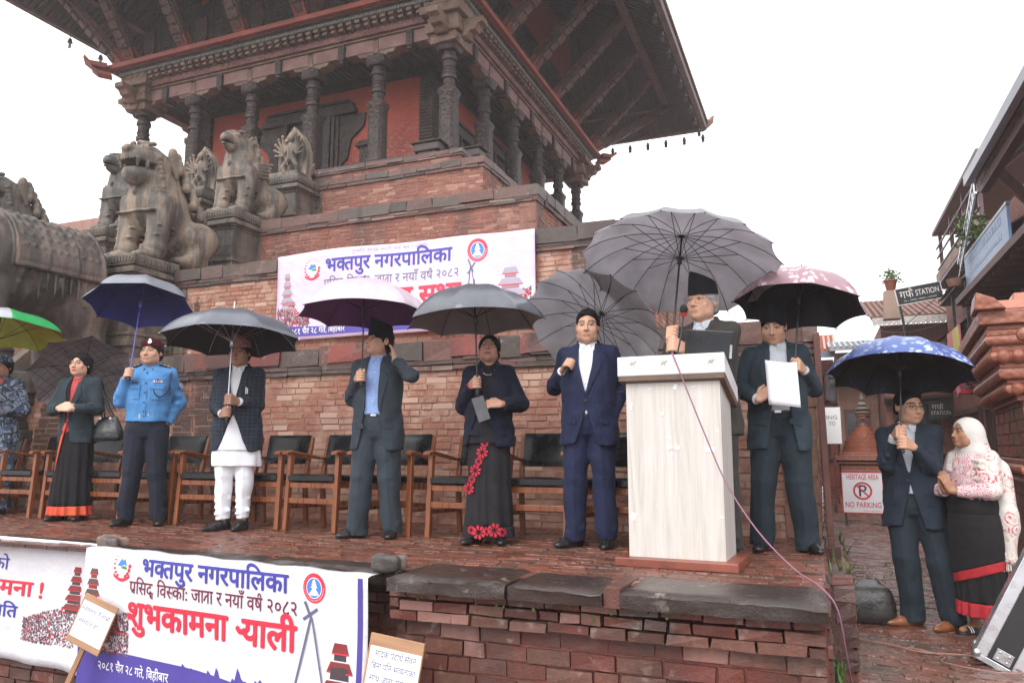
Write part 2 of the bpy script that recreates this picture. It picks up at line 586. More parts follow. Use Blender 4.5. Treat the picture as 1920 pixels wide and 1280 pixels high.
# ------------------------------------------------------------------ stepped plinth of the temple
UC, VC = -10.9, 17.5
plinth = empty('stepped_plinth', (UC, VC, 0), label='tall stepped brick plinth rising in five tiers behind the speakers to the pagoda', cat='plinth')
def local(o):
 o.location = (-UC, -VC, 0); return o
def tier(u1, v0, z0, z1, mbr, cope_z, bricks, right=True, ulim=-60, vmax=8.0, quoin=False):
 u0 = 2 * UC - u1; v1 = 2 * VC - v0
 core = MB(); core.box(u0 + .006, u1 - .006, v0 + .005, v1, z0 - .3, z1 - .02)
 local(core.build('tier_core', M_MORTAR1, plinth))
 b = MB()
 a0 = max(u0, ulim)
 lay_bricks(b, a0, u1 - (.26 if quoin else 0), z0, cope_z, v0)
 if right:
  lay_bricks(b, v0 + .1, v0 + vmax, z0, cope_z, u1, 'r')
 local(b.build('brick_facing', bricks, plinth))
 c = MB()
 hz = z1 - cope_z
 # moulded dark course, then the capping stones
 lay_bricks(c, a0, u1 + .03, cope_z, cope_z + hz * .34, v0 - .035, L=.42, H=.045, jit=.007, out=.008, depth=.3, mo=.006)
 lay_stones(c, a0, u1 + .05, cope_z + hz * .34, z1, v0 - .05)
 if right:
  lay_bricks(c, v0 + .3, v0 + vmax, cope_z, cope_z + hz * .34, u1 + .035, 'r', L=.42, H=.045, jit=.007, out=.008, depth=.3, mo=.006)
  lay_stones(c, v0 + .36, v0 + vmax, cope_z + hz * .34, z1, u1 + .05, 'r', depth=.3)
 local(c.build('coping', M_COPE, plinth))
 if quoin:
  q = MB(); z = z0; k = 0
  while z < cope_z - .02:
   h = min(random.uniform(.2, .3), cope_z - z)
   ww = .26 if k % 2 else .2
   q.box(u1 - .26, u1, v0 - .012, v0 + .3, z + .004, z + h - .004, jit=.008, col=(random.random(), 0, 0))
   z += h; k += 1
  local(q.build('corner_stones', M_QUOIN, plinth))
tier(-.03, 6.45, 0, 1.72, None, 1.44, M_BRICK1, ulim=-9.4, vmax=3, quoin=True)
tier(-1.85, 8.25, 1.72, 3.27, None, 3.0, M_BRICK1, ulim=-9.2, vmax=3)
tier(-3.68, 10.05, 3.27, 4.53, None, 4.28, M_BRICK2, ulim=-9.6, vmax=6, quoin=True)
tier(-5.28, 11.7, 4.53, 5.80, None, 5.62, M_BRICK2, ulim=-9.8, vmax=6)
tier(-6.15, 12.6, 5.80, 6.42, None, 6.3, M_BRICK2, ulim=-15.5, vmax=8)

# red plaster patches left on the copings of the first tier
for (a0, a1) in ((-6.35, -5.2), (-4.6, -3.9), (-3.2, -2.9), (-2.5, -2.15)):
 b = MB(); b.box(a0, a1, 6.385, 6.6, 1.56, 1.735, jit=.012)
 local(b.build('red_cap_patch', M_REDCAP, plinth))

# ------------------------------------------------------------------ temple
temple = empty('pagoda_temple', (UC, VC, 6.4), label='dark carved timber and red brick pagoda with a wide overhanging roof on the plinth', cat='temple')
def tl(o):
 o.location = (-UC, -VC, -6.4); return o
HU, HV = 4.21, 4.38          # half spacing of the outer pillars
PZ0, PZ1 = 6.62, 8.96
b = MB()
for s in (-1, 1):
 b.box(UC - HU - .3, UC + HU + .3, VC + s * HV - .2, VC + s * HV + .2, 6.42, 6.62)
 b.box(UC + s * HU - .2, UC + s * HU + .2, VC - HV + .2, VC + HV - .2, 6.42, 6.615)
tl(b.build('threshold_beam', M_PLAIN, temple, bevel=.015))
# scrolled beam ends that stick out under the corner pillar
for (du, dv) in ((-.25, -.42), (.42, .25)):
 e = MB()
 cu, cv = UC + HU + du * .9, VC - HV + dv * .9
 e.box(cu - .28, cu + .28, cv - .16, cv + .16, 6.5, 6.66); e.box(cu - .2, cu + .2, cv - .12, cv + .12, 6.38, 6.5)
 e.box(cu - .34, cu + .34, cv - .2, cv + .2, 6.66, 6.70)
 tl(e.build('beam_end', M_PLAIN, temple, bevel=.02))

def pillar_mesh():
 b = MB(); w_ = .17
 prof = [(w_ + .03, 0, 1), (w_ + .03, .06, 1), (w_, .1, 1), (w_, 1.18, 1), (w_ + .03, 1.24, 1), (w_ + .03, 1.32, 1)]
 b.lathe(prof, 16)
 pr = []
 z = 1.32
 for i, (r, dz) in enumerate([(.15, .04), (.17, .05), (.14, .03), (.15, .12), (.19, .03), (.19, .05), (.15, .03), (.16, .06), (.18, .03), (.145, .05), (.16, .14), (.20, .03), (.20, .06), (.15, .03), (.165, .1), (.19, .04), (.21, .05), (.17, .03)]):
  r *= .84; pr.append((r, z)); z += dz; pr.append((r * (1.0 if i % 3 else .96), z))
 pr.append((.17, 2.16)); b.lathe(pr, 16)
 b.lathe([(.2, 2.14, 1), (.23, 2.2, 1), (.23, 2.34, 1)], 16)
 return b

pillars = []
first = None
def add_pillar(u, v):
 global first
 if first is None:
  first = pillar_mesh().build('pillar', M_WOOD, temple, smooth=40)
  o = first
 else:
  o = first.copy(); COL.objects.link(o); o.parent = temple
 o.location = (u - UC, v - VC, PZ0 - 6.4)
for i in range(6):
 u = UC + HU - i * 2 * HU / 5
 add_pillar(u, VC - HV); add_pillar(u, VC + HV)
for i in range(1, 5):
 v = VC - HV + i * 2 * HV / 5
 add_pillar(UC + HU, v); add_pillar(UC - HU, v)

def bracket_poly(s):
 """stepped, cloud-shaped bracket over a pillar, half-span s, height .42"""
 h = [(-s, .42), (-s, .30), (-s * .86, .27), (-s * .78, .17), (-s * .62, .15), (-s * .52, .06), (-s * .33, .05), (-s * .28, 0)]
 return h + [(-x, z) for x, z in reversed(h)]
span = 2 * HU / 5
brk = None
def add_bracket(u, v, rz):
 global brk
 if brk is None:
  m_ = MB(); m_.prism(bracket_poly(.80), -.13, .13)
  m_.box(-.07, .07, -.17, -.13, .08, .36)
  brk = m_.build('bracket', M_KNOB, temple, bevel=.015); o = brk
 else:
  o = brk.copy(); COL.objects.link(o); o.parent = temple
 o.location = (u - UC, v - VC, PZ1 - .02 - 6.4); o.rotation_euler.z = rz
for i in range(6):
 u = UC + HU - i * span
 add_bracket(u, VC - HV, 0); add_bracket(u, VC + HV, math.pi)
for i in range(6):
 v = VC - HV + i * 2 * HV / 5
 add_bracket(UC + HU, v, math.pi / 2); add_bracket(UC - HU, v, -math.pi / 2)
Z0 = PZ1 + .40           # top of the brackets
def ringbeam(name, e, z0, z1, t, m, bev=.012, e2=None):
 b = MB()
 for s in (-1, 1):
  y0, y1 = sorted((VC + s * (HV + e), VC + s * (HV + e - t)))
  b.box(UC - HU - e, UC + HU + e, y0, y1, z0, z1)
  x0, x1 = sorted((UC + s * (HU + e), UC + s * (HU + e - t)))
  b.box(x0, x1, VC - HV - e + t + .002, VC + HV + e - t - .002, z0, z1)
 return tl(b.build(name, m, temple, bevel=bev))
# pink painted lintel panels standing between the bracket arms
b = MB()
for i in range(5):
 for s in (-1, 1):
  c = UC - HU + (i + .5) * span
  b.box(c - .78, c + .78, VC + s * HV - .15, VC + s * HV + .15, Z0 - .28, Z0)
  cv = VC - HV + (i + .5) * 2 * HV / 5
  b.box(UC + s * HU - .15, UC + s * HU + .15, cv - .80, cv + .80, Z0 - .28, Z0)
tl(b.build('lintel_panel', M_PINKW, temple, bevel=.01))
for i in range(5):
 b = MB()
 c = UC - HU + (i + .5) * span
 b.box(c - .08, c + .08, VC - HV - .22, VC - HV + .1, Z0 - .36, Z0 - .02)
 b.box(c - .055, c + .055, VC - HV - .2, VC - HV + .1, Z0 - .42, Z0 - .36)
 tl(b.build('carved_block', M_WOOD, temple, bevel=.012)); b = MB()
 cv = VC - HV + (i + .5) * 2 * HV / 5
 b.box(UC + HU - .1, UC + HU + .22, cv - .08, cv + .08, Z0 - .36, Z0 - .02)
 b.box(UC + HU - .1, UC + HU + .2, cv - .055, cv + .055, Z0 - .42, Z0 - .36)
 tl(b.build('carved_block', M_WOOD, temple, bevel=.012))
ringbeam('lower_moulding', .2, Z0, Z0 + .05, .5, M_KNOB)
ringbeam('carved_frieze', .26, Z0 + .05, Z0 + .20, .6, M_FRIEZE)
ringbeam('backing_board', .22, Z0 + .20, Z0 + .37, .5, M_WOOD)  # dark timber board set back behind the carved knobs
# row of carved lion-head knobs
b = MB()
def knob(x, y, dx, dy):
 M_ = Matrix(((1, 0, 0), (0, 1, 0), (0, 0, 1))) if dx == 0 else rotm(0, 0, R(90))
 for (a, d, z0, z1) in ((.055, .17, .0, .05), (.045, .14, .05, .09), (.06, .2, .09, .16)):
  b.box(-a, a, -d, .05, Z0 + .2 + z0, Z0 + .2 + z1, M=M_, o=(x, y, 0), jit=.006)
nk = 42
for i in range(nk):
 knob(UC - HU - .2 + (i + .5) * (2 * HU + .4) / nk, VC - HV - .22, 0, -1)
 knob(UC + HU + .22, VC - HV - .2 + (i + .5) * (2 * HV + .4) / nk, 1, 0)
kb = tl(b.build('bracket_knobs', M_KNOB, temple))
ringbeam('dentil_band', .44, Z0 + .37, Z0 + .45, .7, M_GREEN)
b = MB()
nd = 150
for i in range(nd):
 x = UC - HU - .42 + (i + .5) * (2 * HU + .84) / nd
 b.box(x - .017, x + .017, VC - HV - .465, VC - HV - .4, Z0 + .37, Z0 + .44)
 y = VC - HV - .42 + (i + .5) * (2 * HV + .84) / nd
 b.box(UC + HU + .4, UC + HU + .465, y - .017, y + .017, Z0 + .37, Z0 + .44)
tl(b.build('dentils', M_GREEN, temple))
ringbeam('red_cornice', .66, Z0 + .48, Z0 + .60, .9, M_RED)
ringbeam('red_cornice_lip', .56, Z0 + .45, Z0 + .48, .8, M_WOODR)
ringbeam('cornice_floor', .3, Z0 + .60, Z0 + .63, 1.6, M_RED)
# upturned corner tongues
for (su, sv) in ((1, -1), (1, 1), (-1, -1)):
 c = MB()
 x, y = UC + su * (HU + .62), VC + sv * (HV + .62)
 c.prism([(0, 0), (.34, .04), (.52, .17), (.50, .26), (.38, .14), (0, .13)], -.2, .2, M=rotm(0, 0, math.atan2(sv, su)), o=(x, y, Z0 + .46))
 c.prism([(-.1, -.02), (.2, .0), (.34, .1), (.33, .16), (.2, .08), (-.1, .06)], -.14, .14, M=rotm(0, 0, math.atan2(sv, su)), o=(x, y, Z0 + .33))
 tl(c.build('corner_tongue', M_RED, temple, bevel=.01))
for (su, sv) in ((1, -1), (1, 1), (-1, -1)):
 c = MB(); x, y = UC + su * HU, VC + sv * HV
 for j, (a, z0, z1) in enumerate(((.30, Z0 - .5, Z0 - .3), (.38, Z0 - .3, Z0 - .1), (.34, Z0 - .1, Z0 + .06), (.46, Z0 + .06, Z0 + .24), (.40, Z0 + .24, Z0 + .37))):
  c.box(x - a, x + a, y - a, y + a, z0, z1, jit=.02)
  c.box(x - a * .7 + su * .1, x + a * .7 + su * .1, y - a * .7 + sv * .1, y + a * .7 + sv * .1, z0 + .02, z1 - .02, jit=.03)
 tl(c.build('corner_bracket', M_KNOB, temple, bevel=.02))
# ceiling of the gallery (boards) and inner sanctum walls
b = MB()
for i in range(60):
 x = UC - HU + i * 2 * HU / 59
 b.box(x - .05, x + .05, VC - HV + .1, VC + HV - .1, Z0 - .1, Z0 - .02)
b.box(UC - HU, UC + HU, VC - HV, VC + HV, Z0 - .03, Z0 + .02)
tl(b.build('gallery_ceiling', M_ROOF, temple))
IU, IV = 3.22, 3.34
b = MB(); b.box(UC - IU, UC + IU, VC - IV, VC + IV, 6.4, 9.0)
tl(uv_box(b.build('sanctum_wall', M_REDWALL, temple)))
b = MB(); b.box(UC - IU + .02, UC + IU - .02, VC - IV + .02, VC + IV - .02, 9.0, Z0 - .03)
tl(b.build('wall_plate', M_WOOD, temple))
b = MB(); b.box(UC - HU + .2, UC + HU - .2, VC - HV + .2, VC + HV - .2, 6.35, 6.60)
tl(b.build('gallery_floor', mat('gallery_stone', (.12, .09, .075), .7), temple))
for (su, sv) in ((1, -1), (-1, -1), (1, 1)):
 b = MB()
 b.lathe([(.15, 6.6, 1), (.15, 9.0, 1)], 4, o=(UC + su * (IU - .06), VC + sv * (IV - .06), 0), sq=True)
 for k in range(30):
  z = 6.7 + k * .075
  b.lathe([(.158, z, 1), (.172, z + .02, 1), (.158, z + .045, 1)], 4, o=(UC + su * (IU - .06), VC + sv * (IV - .06), 0), sq=True)
 tl(b.build('corner_post', M_WOOD, temple))

def carved_door(cu, w0, h0, zb, face):
 """Newari door: wide lintel with ears, jambs, dark leaf, carved wings"""
 y = 0
 k_ = .7 if w0 < .7 else 1.0
 d = MB()
 d.box(-w0 / 2 - .75 * k_, w0 / 2 + .75 * k_, -.16, .02, zb + h0, zb + h0 + .14)
 d.box(-w0 / 2 - .68 * k_, w0 / 2 + .68 * k_, -.12, .02, zb + h0 + .14, zb + h0 + .27)
 d.box(-w0 / 2 - .6, w0 / 2 + .6, -.18, .02, zb + h0 + .27, zb + h0 + .33)
 for s in (-1, 1):
  for k in range(3):
   x0 = s * (w0 / 2 + .10 * k)
   d.box(min(x0, x0 + s * .085), max(x0, x0 + s * .085), -.16 + .035 * k, .02, zb, zb + h0)
  d.prism([(s * (w0 / 2 + .3), zb + h0), (s * (w0 / 2 + 1.0 * k_), zb + h0), (s * (w0 / 2 + .95 * k_), zb + h0 * .82), (s * (w0 / 2 + .62 * k_), zb + h0 * .66), (s * (w0 / 2 + .52 * k_), zb + h0 * .4), (s * (w0 / 2 + .3), zb + h0 * .28)], -.06, .02)
 d.box(-w0 / 2 - .5, w0 / 2 + .5, -.2, .02, zb - .1, zb)
 l = MB(); l.box(-w0 / 2, w0 / 2, -.05, .02, zb, zb + h0)
 for k in range(7):
  l.box(-w0 / 2 + .04 + k * w0 / 7, -w0 / 2 + .04 + k * w0 / 7 + w0 / 7 - .06, -.07, -.04, zb + .08, zb + h0 - .1)
 return d, l
for cu in (UC + .0,):
 big = cu == UC
 d, l = carved_door(cu, 1.15 if big else .55, 1.75 if big else .95, 6.62 if big else 7.25, 'f')
 od = d.build('door_frame' if big else 'window_frame', M_WOOD, temple, bevel=.01); od.location = (cu - UC, -IV - .005, -6.4)
 ol = l.build('door_leaf' if big else 'lattice', mat('door_dark', (.018, .012, .011), .6), od)
for cv, big in ((VC - 1.6, False), (VC + .5, True)):
 d, l = carved_door(0, .95 if big else .8, 1.75 if big else 1.0, 6.62 if big else 7.0, 'r')
 od = d.build('door_frame' if big else 'window_frame', M_WOOD, temple, bevel=.01)
 od.location = (IU + .005, cv - VC, -6.4); od.rotation_euler.z = R(90)
 l.build('door_leaf' if big else 'lattice', mat('door_dark', (.018, .012, .011), .6), od)
# little bracketed niche beside the door
for x in (UC + 1.72, UC - 1.72):
 b = MB()
 b.box(x - .24, x + .24, VC - IV - .14, VC - IV, 7.0, 7.5); b.box(x - .33, x + .33, VC - IV - .2, VC - IV, 7.5, 7.58)
 b.box(x - .28, x + .28, VC - IV - .17, VC - IV, 7.58, 7.64); b.box(x - .33, x + .33, VC - IV - .2, VC - IV, 6.92, 7.0); b.box(x - .26, x + .26, VC - IV - .16, VC - IV, 6.84, 6.92)
 tl(b.build('niche', M_WOOD, temple, bevel=.012))

# upper storey wall behind the struts
ZC = Z0 + .6
b = MB(); b.box(UC - HU + .1, UC + HU - .1, VC - HV + .1, VC + HV - .1, ZC, 14.2)
tl(uv_box(b.build('upper_wall', M_REDWALL, temple)))
def upper_window(o_, r_):
 b = MB()
 for k, (a, zz0, zz1, d) in enumerate(((.62, .0, .12, .16), (.5, .12, 1.3, .06), (.7, 1.3, 1.42, .2), (.58, 1.42, 1.52, .14))):
  b.box(-a, a, -d, .02, zz0, zz1)
 for k in range(4):
  a = .44 - .09 * k
  b.box(-a, a, -.08 - .02 * k, -.04, .2 + .1 * k, 1.2 - .1 * k)
 for s in (-1, 1):
  b.prism([(s * .5, .12), (s * .8, .5), (s * .95, 1.1), (s * .7, 1.3), (s * .5, 1.3)], -.07, .02)
 o = b.build('carved_window', M_WOOD, temple, bevel=.01); o.location = o_; o.rotation_euler.z = r_
for i in range(5):
 u = UC - HU + (i + .5) * span
 upper_window((u - UC, -HV + .095, ZC + .25 - 6.4), 0)
 upper_window((HU - .095, -HV + (i + .5) * 2 * HV / 5, ZC + .25 - 6.4), R(90))
for i in range(6):
 u = UC - HU + i * span
 for s in range(2):
  px, py = (u, VC - HV + .08) if s == 0 else (UC + HU - .08, VC - HV + i * 2 * HV / 5)
  M_ = rotm(0, 0, 0) if s == 0 else rotm(0, 0, R(90)); b = MB()
  b.prism([(-.16, .9), (.16, .9), (.2, .5), (.12, .2), (0, .1), (-.12, .2), (-.2, .5)], -.1, .02, M=M_, o=(px, py, ZC + .2))
  tl(b.build('wall_boss', M_WOODR, temple, bevel=.02))

# roof: soffit boards, rafters, tiles, eave boards
EU0, EU1, EV0, EV1, EZ = -17.45, -3.1, 10.15, 24.95, 11.3
SL, IN = .67, 3.7
b = MB()
def rr(inset, dz=0.0):
 z = EZ + SL * inset + dz
 return [(EU0 + inset, EV0 + inset, z), (EU1 - inset, EV0 + inset, z), (EU1 - inset, EV1 - inset, z), (EU0 + inset, EV1 - inset, z)]
o_, i_ = rr(0), rr(IN)
b.add(o_ + i_, [(k, (k + 1) % 4, 4 + (k + 1) % 4, 4 + k) for k in range(4)])
o2, i2 = rr(-.02, .22), rr(IN, .3)
b.add(o2 + i2, [(k, 4 + k, 4 + (k + 1) % 4, (k + 1) % 4) for k in range(4)], 1)
tl(b.build('roof', [M_ROOF, M_TILE], temple))
b = MB()
for i in range(92):
 t_ = (i + .5) / 92
 ins = IN
 for side in range(4):
  if side in (0, 2):
   x = EU0 + (EU1 - EU0) * t_
   lim = min(IN, min(x - EU0, EU1 - x))
   y0 = EV0 if side == 0 else EV1; s = 1 if side == 0 else -1
   if lim > .1: b.beam((x, y0 + s * .12, EZ - .03 + .08), (x, y0 + s * lim, EZ - .03 + SL * lim), .075, .09)
  else:
   y = EV0 + (EV1 - EV0) * t_
   lim = min(IN, min(y - EV0, EV1 - y))
   x0 = EU0 if side == 3 else EU1; s = 1 if side == 3 else -1
   if lim > .1: b.beam((x0 + s * .12, y, EZ - .03 + .08), (x0 + s * lim, y, EZ - .03 + SL * lim), .075, .09)
tl(b.build('rafters', M_ROOF, temple))
b = MB()
cs = rr(0)
for k in range(4):
 p, q = Vector(cs[k]), Vector(cs[(k + 1) % 4])
 b.beam(p + Vector((0, 0, .10)), q + Vector((0, 0, .10)), .16, .26)
tl(b.build('eave_board', mat('eave_timber', (.15, .12, .115), .7, .3, 5), temple, bevel=.01))
b = MB()
for inset in (1.05,):
 c4 = rr(inset, -.14)
 for k in range(4):
  b.beam(c4[k], c4[(k + 1) % 4], .2, .16)
tl(b.build('purlin', M_WOODR, temple, bevel=.01))
# roof tile ends along the eaves
b = MB()
for k in range(4):
 p, q = Vector(rr(-.06, .27)[k]), Vector(rr(-.06, .27)[(k + 1) % 4])
 n = 130
 for i in range(n):
  c = p.lerp(q, (i + .5) / n); d = (q - p).normalized()
  b.beam(c - d * .05, c + d * .05, .16, .07 + random.uniform(0, .03))
tl(b.build('tile_edge', M_TILE, temple))
for (su, sv, cu, cv) in ((1, 1, EU1, EV1), (1, -1, EU1, EV0), (-1, -1, EU0, EV0), (-1, 1, EU0, EV1)):
 b = MB(); b.prism([(-.3, 0), (.1, 0), (.3, .2), (.34, .5), (.2, .3), (-.3, .26)], -.12, .12, M=rotm(0, 0, math.atan2(sv, su)), o=(cu, cv, EZ + .05))
 tl(b.build('eave_corner', M_TILE, temple, bevel=.02))

# slanting carved struts under the roof
def strut(p, q, wd=.30):
 b = MB()
 b.beam(p, q, wd, .16, up=(0, 0, 1))
 P, Q = Vector(p), Vector(q)
 d = (Q - P).normalized(); s = d.cross(Vector((0, 0, 1))).normalized(); u = s.cross(d)
 L = (Q - P).length
 for k in range(9):                      # carved figure: stacked swelling blocks on the lower face
  a = P + d * (L * (.1 + .085 * k)) - u * .10
  r = (.10, .15, .11, .14, .12, .09, .13, .10, .12)[k]
  b.beam(a, a + d * L * .07, r * 2, .09 + .03 * (k % 2), up=u)
 for sd in (-1, 1):
  b.beam(P + s * sd * wd * .52 - u * .07, Q + s * sd * wd * .52 - u * .07, .04, .06, up=u)
 o = tl(b.build('roof_strut', M_WOODR, temple, bevel=.012))
 e = MB(); e.beam(P + d * .06 - u * .02, P + d * .42 - u * .02, wd + .012, .19, up=u)
 e2 = e.build('red_foot', M_RED, o);
 return o
for i in range(6):
 u = UC - HU + i * span
 strut((u, VC - HV - .35, ZC + .02), (u, EV0 + 1.1, EZ + .66))
 v = VC - HV + i * 2 * HV / 5
 strut((UC + HU + .35, v, ZC + .02), (EU1 - 1.1, v, EZ + .66))
 strut((UC - HU - .35, v, ZC + .02), (EU0 + 1.1, v, EZ + .66))
for (su, sv, cu, cv) in ((1, -1, EU1, EV0), (1, 1, EU1, EV1), (-1, -1, EU0, EV0)):
 strut((UC + su * (HU + .35), VC + sv * (HV + .35), ZC + .05), (cu - su * 1.0, cv - sv * 1.0, EZ + .55), .42)
# wind bells
bell = None
def add_bell(x, y):
 global bell
 if bell is None:
  m_ = MB(); m_.tube([(0, 0, 0), (0, 0, -.16)], .008, 5); m_.lathe([(.016, -.15), (.04, -.17), (.055, -.24), (.07, -.27)], 10); m_.box(-.05, .05, -.005, .005, -.42, -.29)
  m_.tube([(0, 0, -.24), (0, 0, -.28)], .005, 4)
  bell = m_.build('wind_bell', mat('bell_metal', (.06, .05, .05), .5), temple); o = bell
 else:
  o = bell.copy(); COL.objects.link(o); o.parent = temple
 o.location = (x - UC, y - VC, EZ - .03 - 6.4)
for i in range(14):
 add_bell(EU1 - .05 - i * .62, EV1 - .05)
 add_bell(EU1 - .1, EV1 - .6 - i * .9)
 add_bell(EU0 + .1, EV1 - .6 - i * .9)
# ------------------------------------------------------------------ signed-distance modelling: one closed skin per body or garment
class Field:
 def __init__(self, lo, hi, h, fine=(), hf=None):
  self.ax = []
  for k in range(3):
   pts = [lo[k]]
   rng = sorted((f[0][k], f[1][k]) for f in fine)
   while pts[-1] < hi[k]:
    x = pts[-1]
    st = hf if any(a - 1e-6 <= x < b for a, b in rng) else h
    pts.append(x + st)
   self.ax.append(np.array(pts, np.float32))
  self.F = np.full([len(a) for a in self.ax], 0.2, np.float32)

 def _sl(self, lo, hi):
  s = []
  for k in range(3):
   i = int(np.searchsorted(self.ax[k], lo[k])); j = int(np.searchsorted(self.ax[k], hi[k]))
   s.append(slice(max(0, i - 1), min(len(self.ax[k]), j + 1)))
  return tuple(s)

 def op(self, fn, lo, hi, k=0.0, mode='u'):
  s = self._sl(lo, hi)
  X = self.ax[0][s[0]][:, None, None]; Y = self.ax[1][s[1]][None, :, None]; Z = self.ax[2][s[2]][None, None, :]
  if min(X.shape[0], Y.shape[1], Z.shape[2]) == 0:
   return self
  d = fn(X, Y, Z).astype(np.float32)
  f = self.F[s]
  if mode == 'u':
   if k > 0:
    h = np.maximum(k - np.abs(f - d), 0) / k
    f[...] = np.minimum(f, d) - h * h * k * .25
   else:
    np.minimum(f, d, out=f)
  elif mode == 's':
   d = -d
   if k > 0:
    h = np.maximum(k - np.abs(f - d), 0) / k
    f[...] = np.maximum(f, d) + h * h * k * .25
   else:
    np.maximum(f, d, out=f)
  elif mode == 'i':
   np.maximum(f, d, out=f)
  elif mode == 'a':
   f += d
  return self

 def cap(self, a, b, ra, rb=None, k=0.02, mode='u', flat=None, sx=1.0, sy=1.0):
  """tapered limb from a to b; flat='b' cuts the end square"""
  rb = ra if rb is None else rb
  a = np.array(a, np.float32); b = np.array(b, np.float32); ba = b - a; L2 = float(ba @ ba) + 1e-9
  def fn(X, Y, Z):
   x, y, z = X - a[0], Y - a[1], Z - a[2]
   h = np.clip((x * ba[0] + y * ba[1] + z * ba[2]) / L2, 0, 1)
   d = np.sqrt(((x - h * ba[0]) / sx) ** 2 + ((y - h * ba[1]) / sy) ** 2 + (z - h * ba[2]) ** 2) - (ra + (rb - ra) * h)
   if flat:
    n = ba / math.sqrt(L2)
    if 'b' in flat:
     d = np.maximum(d, (X - b[0]) * n[0] + (Y - b[1]) * n[1] + (Z - b[2]) * n[2])
    if 'a' in flat:
     d = np.maximum(d, -(x * n[0] + y * n[1] + z * n[2]))
   return d
  m = max(ra, rb) * max(1, sx, sy) + k + .02
  return self.op(fn, np.minimum(a, b) - m, np.maximum(a, b) + m, k, mode)

 def ell(self, c, r, k=0.02, mode='u', M=None):
  c = np.array(c, np.float32); r = np.array(r, np.float32)
  def fn(X, Y, Z):
   x, y, z = X - c[0], Y - c[1], Z - c[2]
   if M is not None:
    T = np.array(M.transposed(), np.float32)
    x, y, z = (T[0][0] * x + T[0][1] * y + T[0][2] * z, T[1][0] * x + T[1][1] * y + T[1][2] * z, T[2][0] * x + T[2][1] * y + T[2][2] * z)
   q = np.sqrt((x / r[0]) ** 2 + (y / r[1]) ** 2 + (z / r[2]) ** 2)
   q2 = np.sqrt((x / r[0] ** 2) ** 2 + (y / r[1] ** 2) ** 2 + (z / r[2] ** 2) ** 2) + 1e-6
   return q * (q - 1) / q2
  m = float(max(r)) + k + .02
  return self.op(fn, c - m, c + m, k, mode)

 def rbox(self, c, s, rad, k=0.0, mode='u', M=None):
  c = np.array(c, np.float32); s = np.array(s, np.float32)
  def fn(X, Y, Z):
   x, y, z = X - c[0], Y - c[1], Z - c[2]
   if M is not None:
    T = np.array(M.transposed(), np.float32)
    x, y, z = (T[0][0] * x + T[0][1] * y + T[0][2] * z, T[1][0] * x + T[1][1] * y + T[1][2] * z, T[2][0] * x + T[2][1] * y + T[2][2] * z)
   qx, qy, qz = np.abs(x) - s[0] + rad, np.abs(y) - s[1] + rad, np.abs(z) - s[2] + rad
   out = np.sqrt(np.maximum(qx, 0) ** 2 + np.maximum(qy, 0) ** 2 + np.maximum(qz, 0) ** 2)
   return out + np.minimum(np.maximum(np.maximum(qx, qy), qz), 0) - rad
  m = float(np.linalg.norm(s)) + k + .02
  return self.op(fn, c - m, c + m, k, mode)

 def loft(self, L, k=0.02, mode='u', grow=0.0, z0=None, z1=None):
  zs = L['z']
  z0 = zs[0] if z0 is None else z0; z1 = zs[-1] if z1 is None else z1
  def fn(X, Y, Z):
   rx, ry, cx, cy = (np.interp(Z, zs, L[q]) for q in ('rx', 'ry', 'cx', 'cy'))
   rx = rx + grow; ry = ry + grow
   e = L.get('n', 2.3)
   q = (np.abs((X - cx) / rx) ** e + np.abs((Y - cy) / ry) ** e) ** (1 / e)
   d = (q - 1) * np.minimum(rx, ry)
   if 'pleat' in L:
    amp, n_, pz0, pz1 = L['pleat']
    th = np.arctan2(Y - cy, X - cx)
    wgt = np.clip((pz1 - Z) / (pz1 - pz0), 0, 1)
    d = d - amp * wgt * np.sin(n_ * th + 1.3 * np.sin(3 * th) + 2 * Z)
   return np.maximum(d, np.maximum(Z - z1, z0 - Z))
  mx = max(max(L['rx']), max(L['ry'])) + grow + .06
  lo = (min(L['cx']) - mx, min(L['cy']) - mx, z0 - .03); hi = (max(L['cx']) + mx, max(L['cy']) + mx, z1 + .03)
  return self.op(fn, lo, hi, k, mode)

 def wrinkle(self, amp, freq=22.0, seed=0, zamp=None, lo=None, hi=None):
  rs = np.random.RandomState(seed)
  dirs = rs.normal(size=(5, 3)); dirs /= np.linalg.norm(dirs, axis=1)[:, None]
  ph = rs.uniform(0, 6.28, 5)
  def fn(X, Y, Z):
   s = 0
   for i in range(5):
    f_ = freq * (0.6 + .35 * i)
    s = s + np.sin(f_ * (dirs[i][0] * X + dirs[i][1] * Y + dirs[i][2] * Z * .8) + ph[i] + 1.5 * np.sin(9 * Z + ph[i])) / (1 + .5 * i)
   s = s * amp * .5
   if zamp is not None:
    s = s * np.interp(Z, zamp[0], zamp[1])
   return s
  return self.op(fn, lo if lo is not None else [a[0] for a in self.ax], hi if hi is not None else [a[-1] for a in self.ax], 0, 'a')

 def mesh(self):
  F = self.F
  I = (F < 0).astype(np.uint8)
  S = sum(I[dx:I.shape[0] - 1 + dx, dy:I.shape[1] - 1 + dy, dz:I.shape[2] - 1 + dz] for dx in (0, 1) for dy in (0, 1) for dz in (0, 1))
  act = (S > 0) & (S < 8)
  ci = np.argwhere(act)
  idx = np.full(act.shape, -1, np.int32)
  idx[act] = np.arange(len(ci))
  corner = [(dx, dy, dz) for dx in (0, 1) for dy in (0, 1) for dz in (0, 1)]
  val = {c: F[ci[:, 0] + c[0], ci[:, 1] + c[1], ci[:, 2] + c[2]] for c in corner}
  acc = np.zeros((len(ci), 3), np.float32); cnt = np.zeros(len(ci), np.float32)
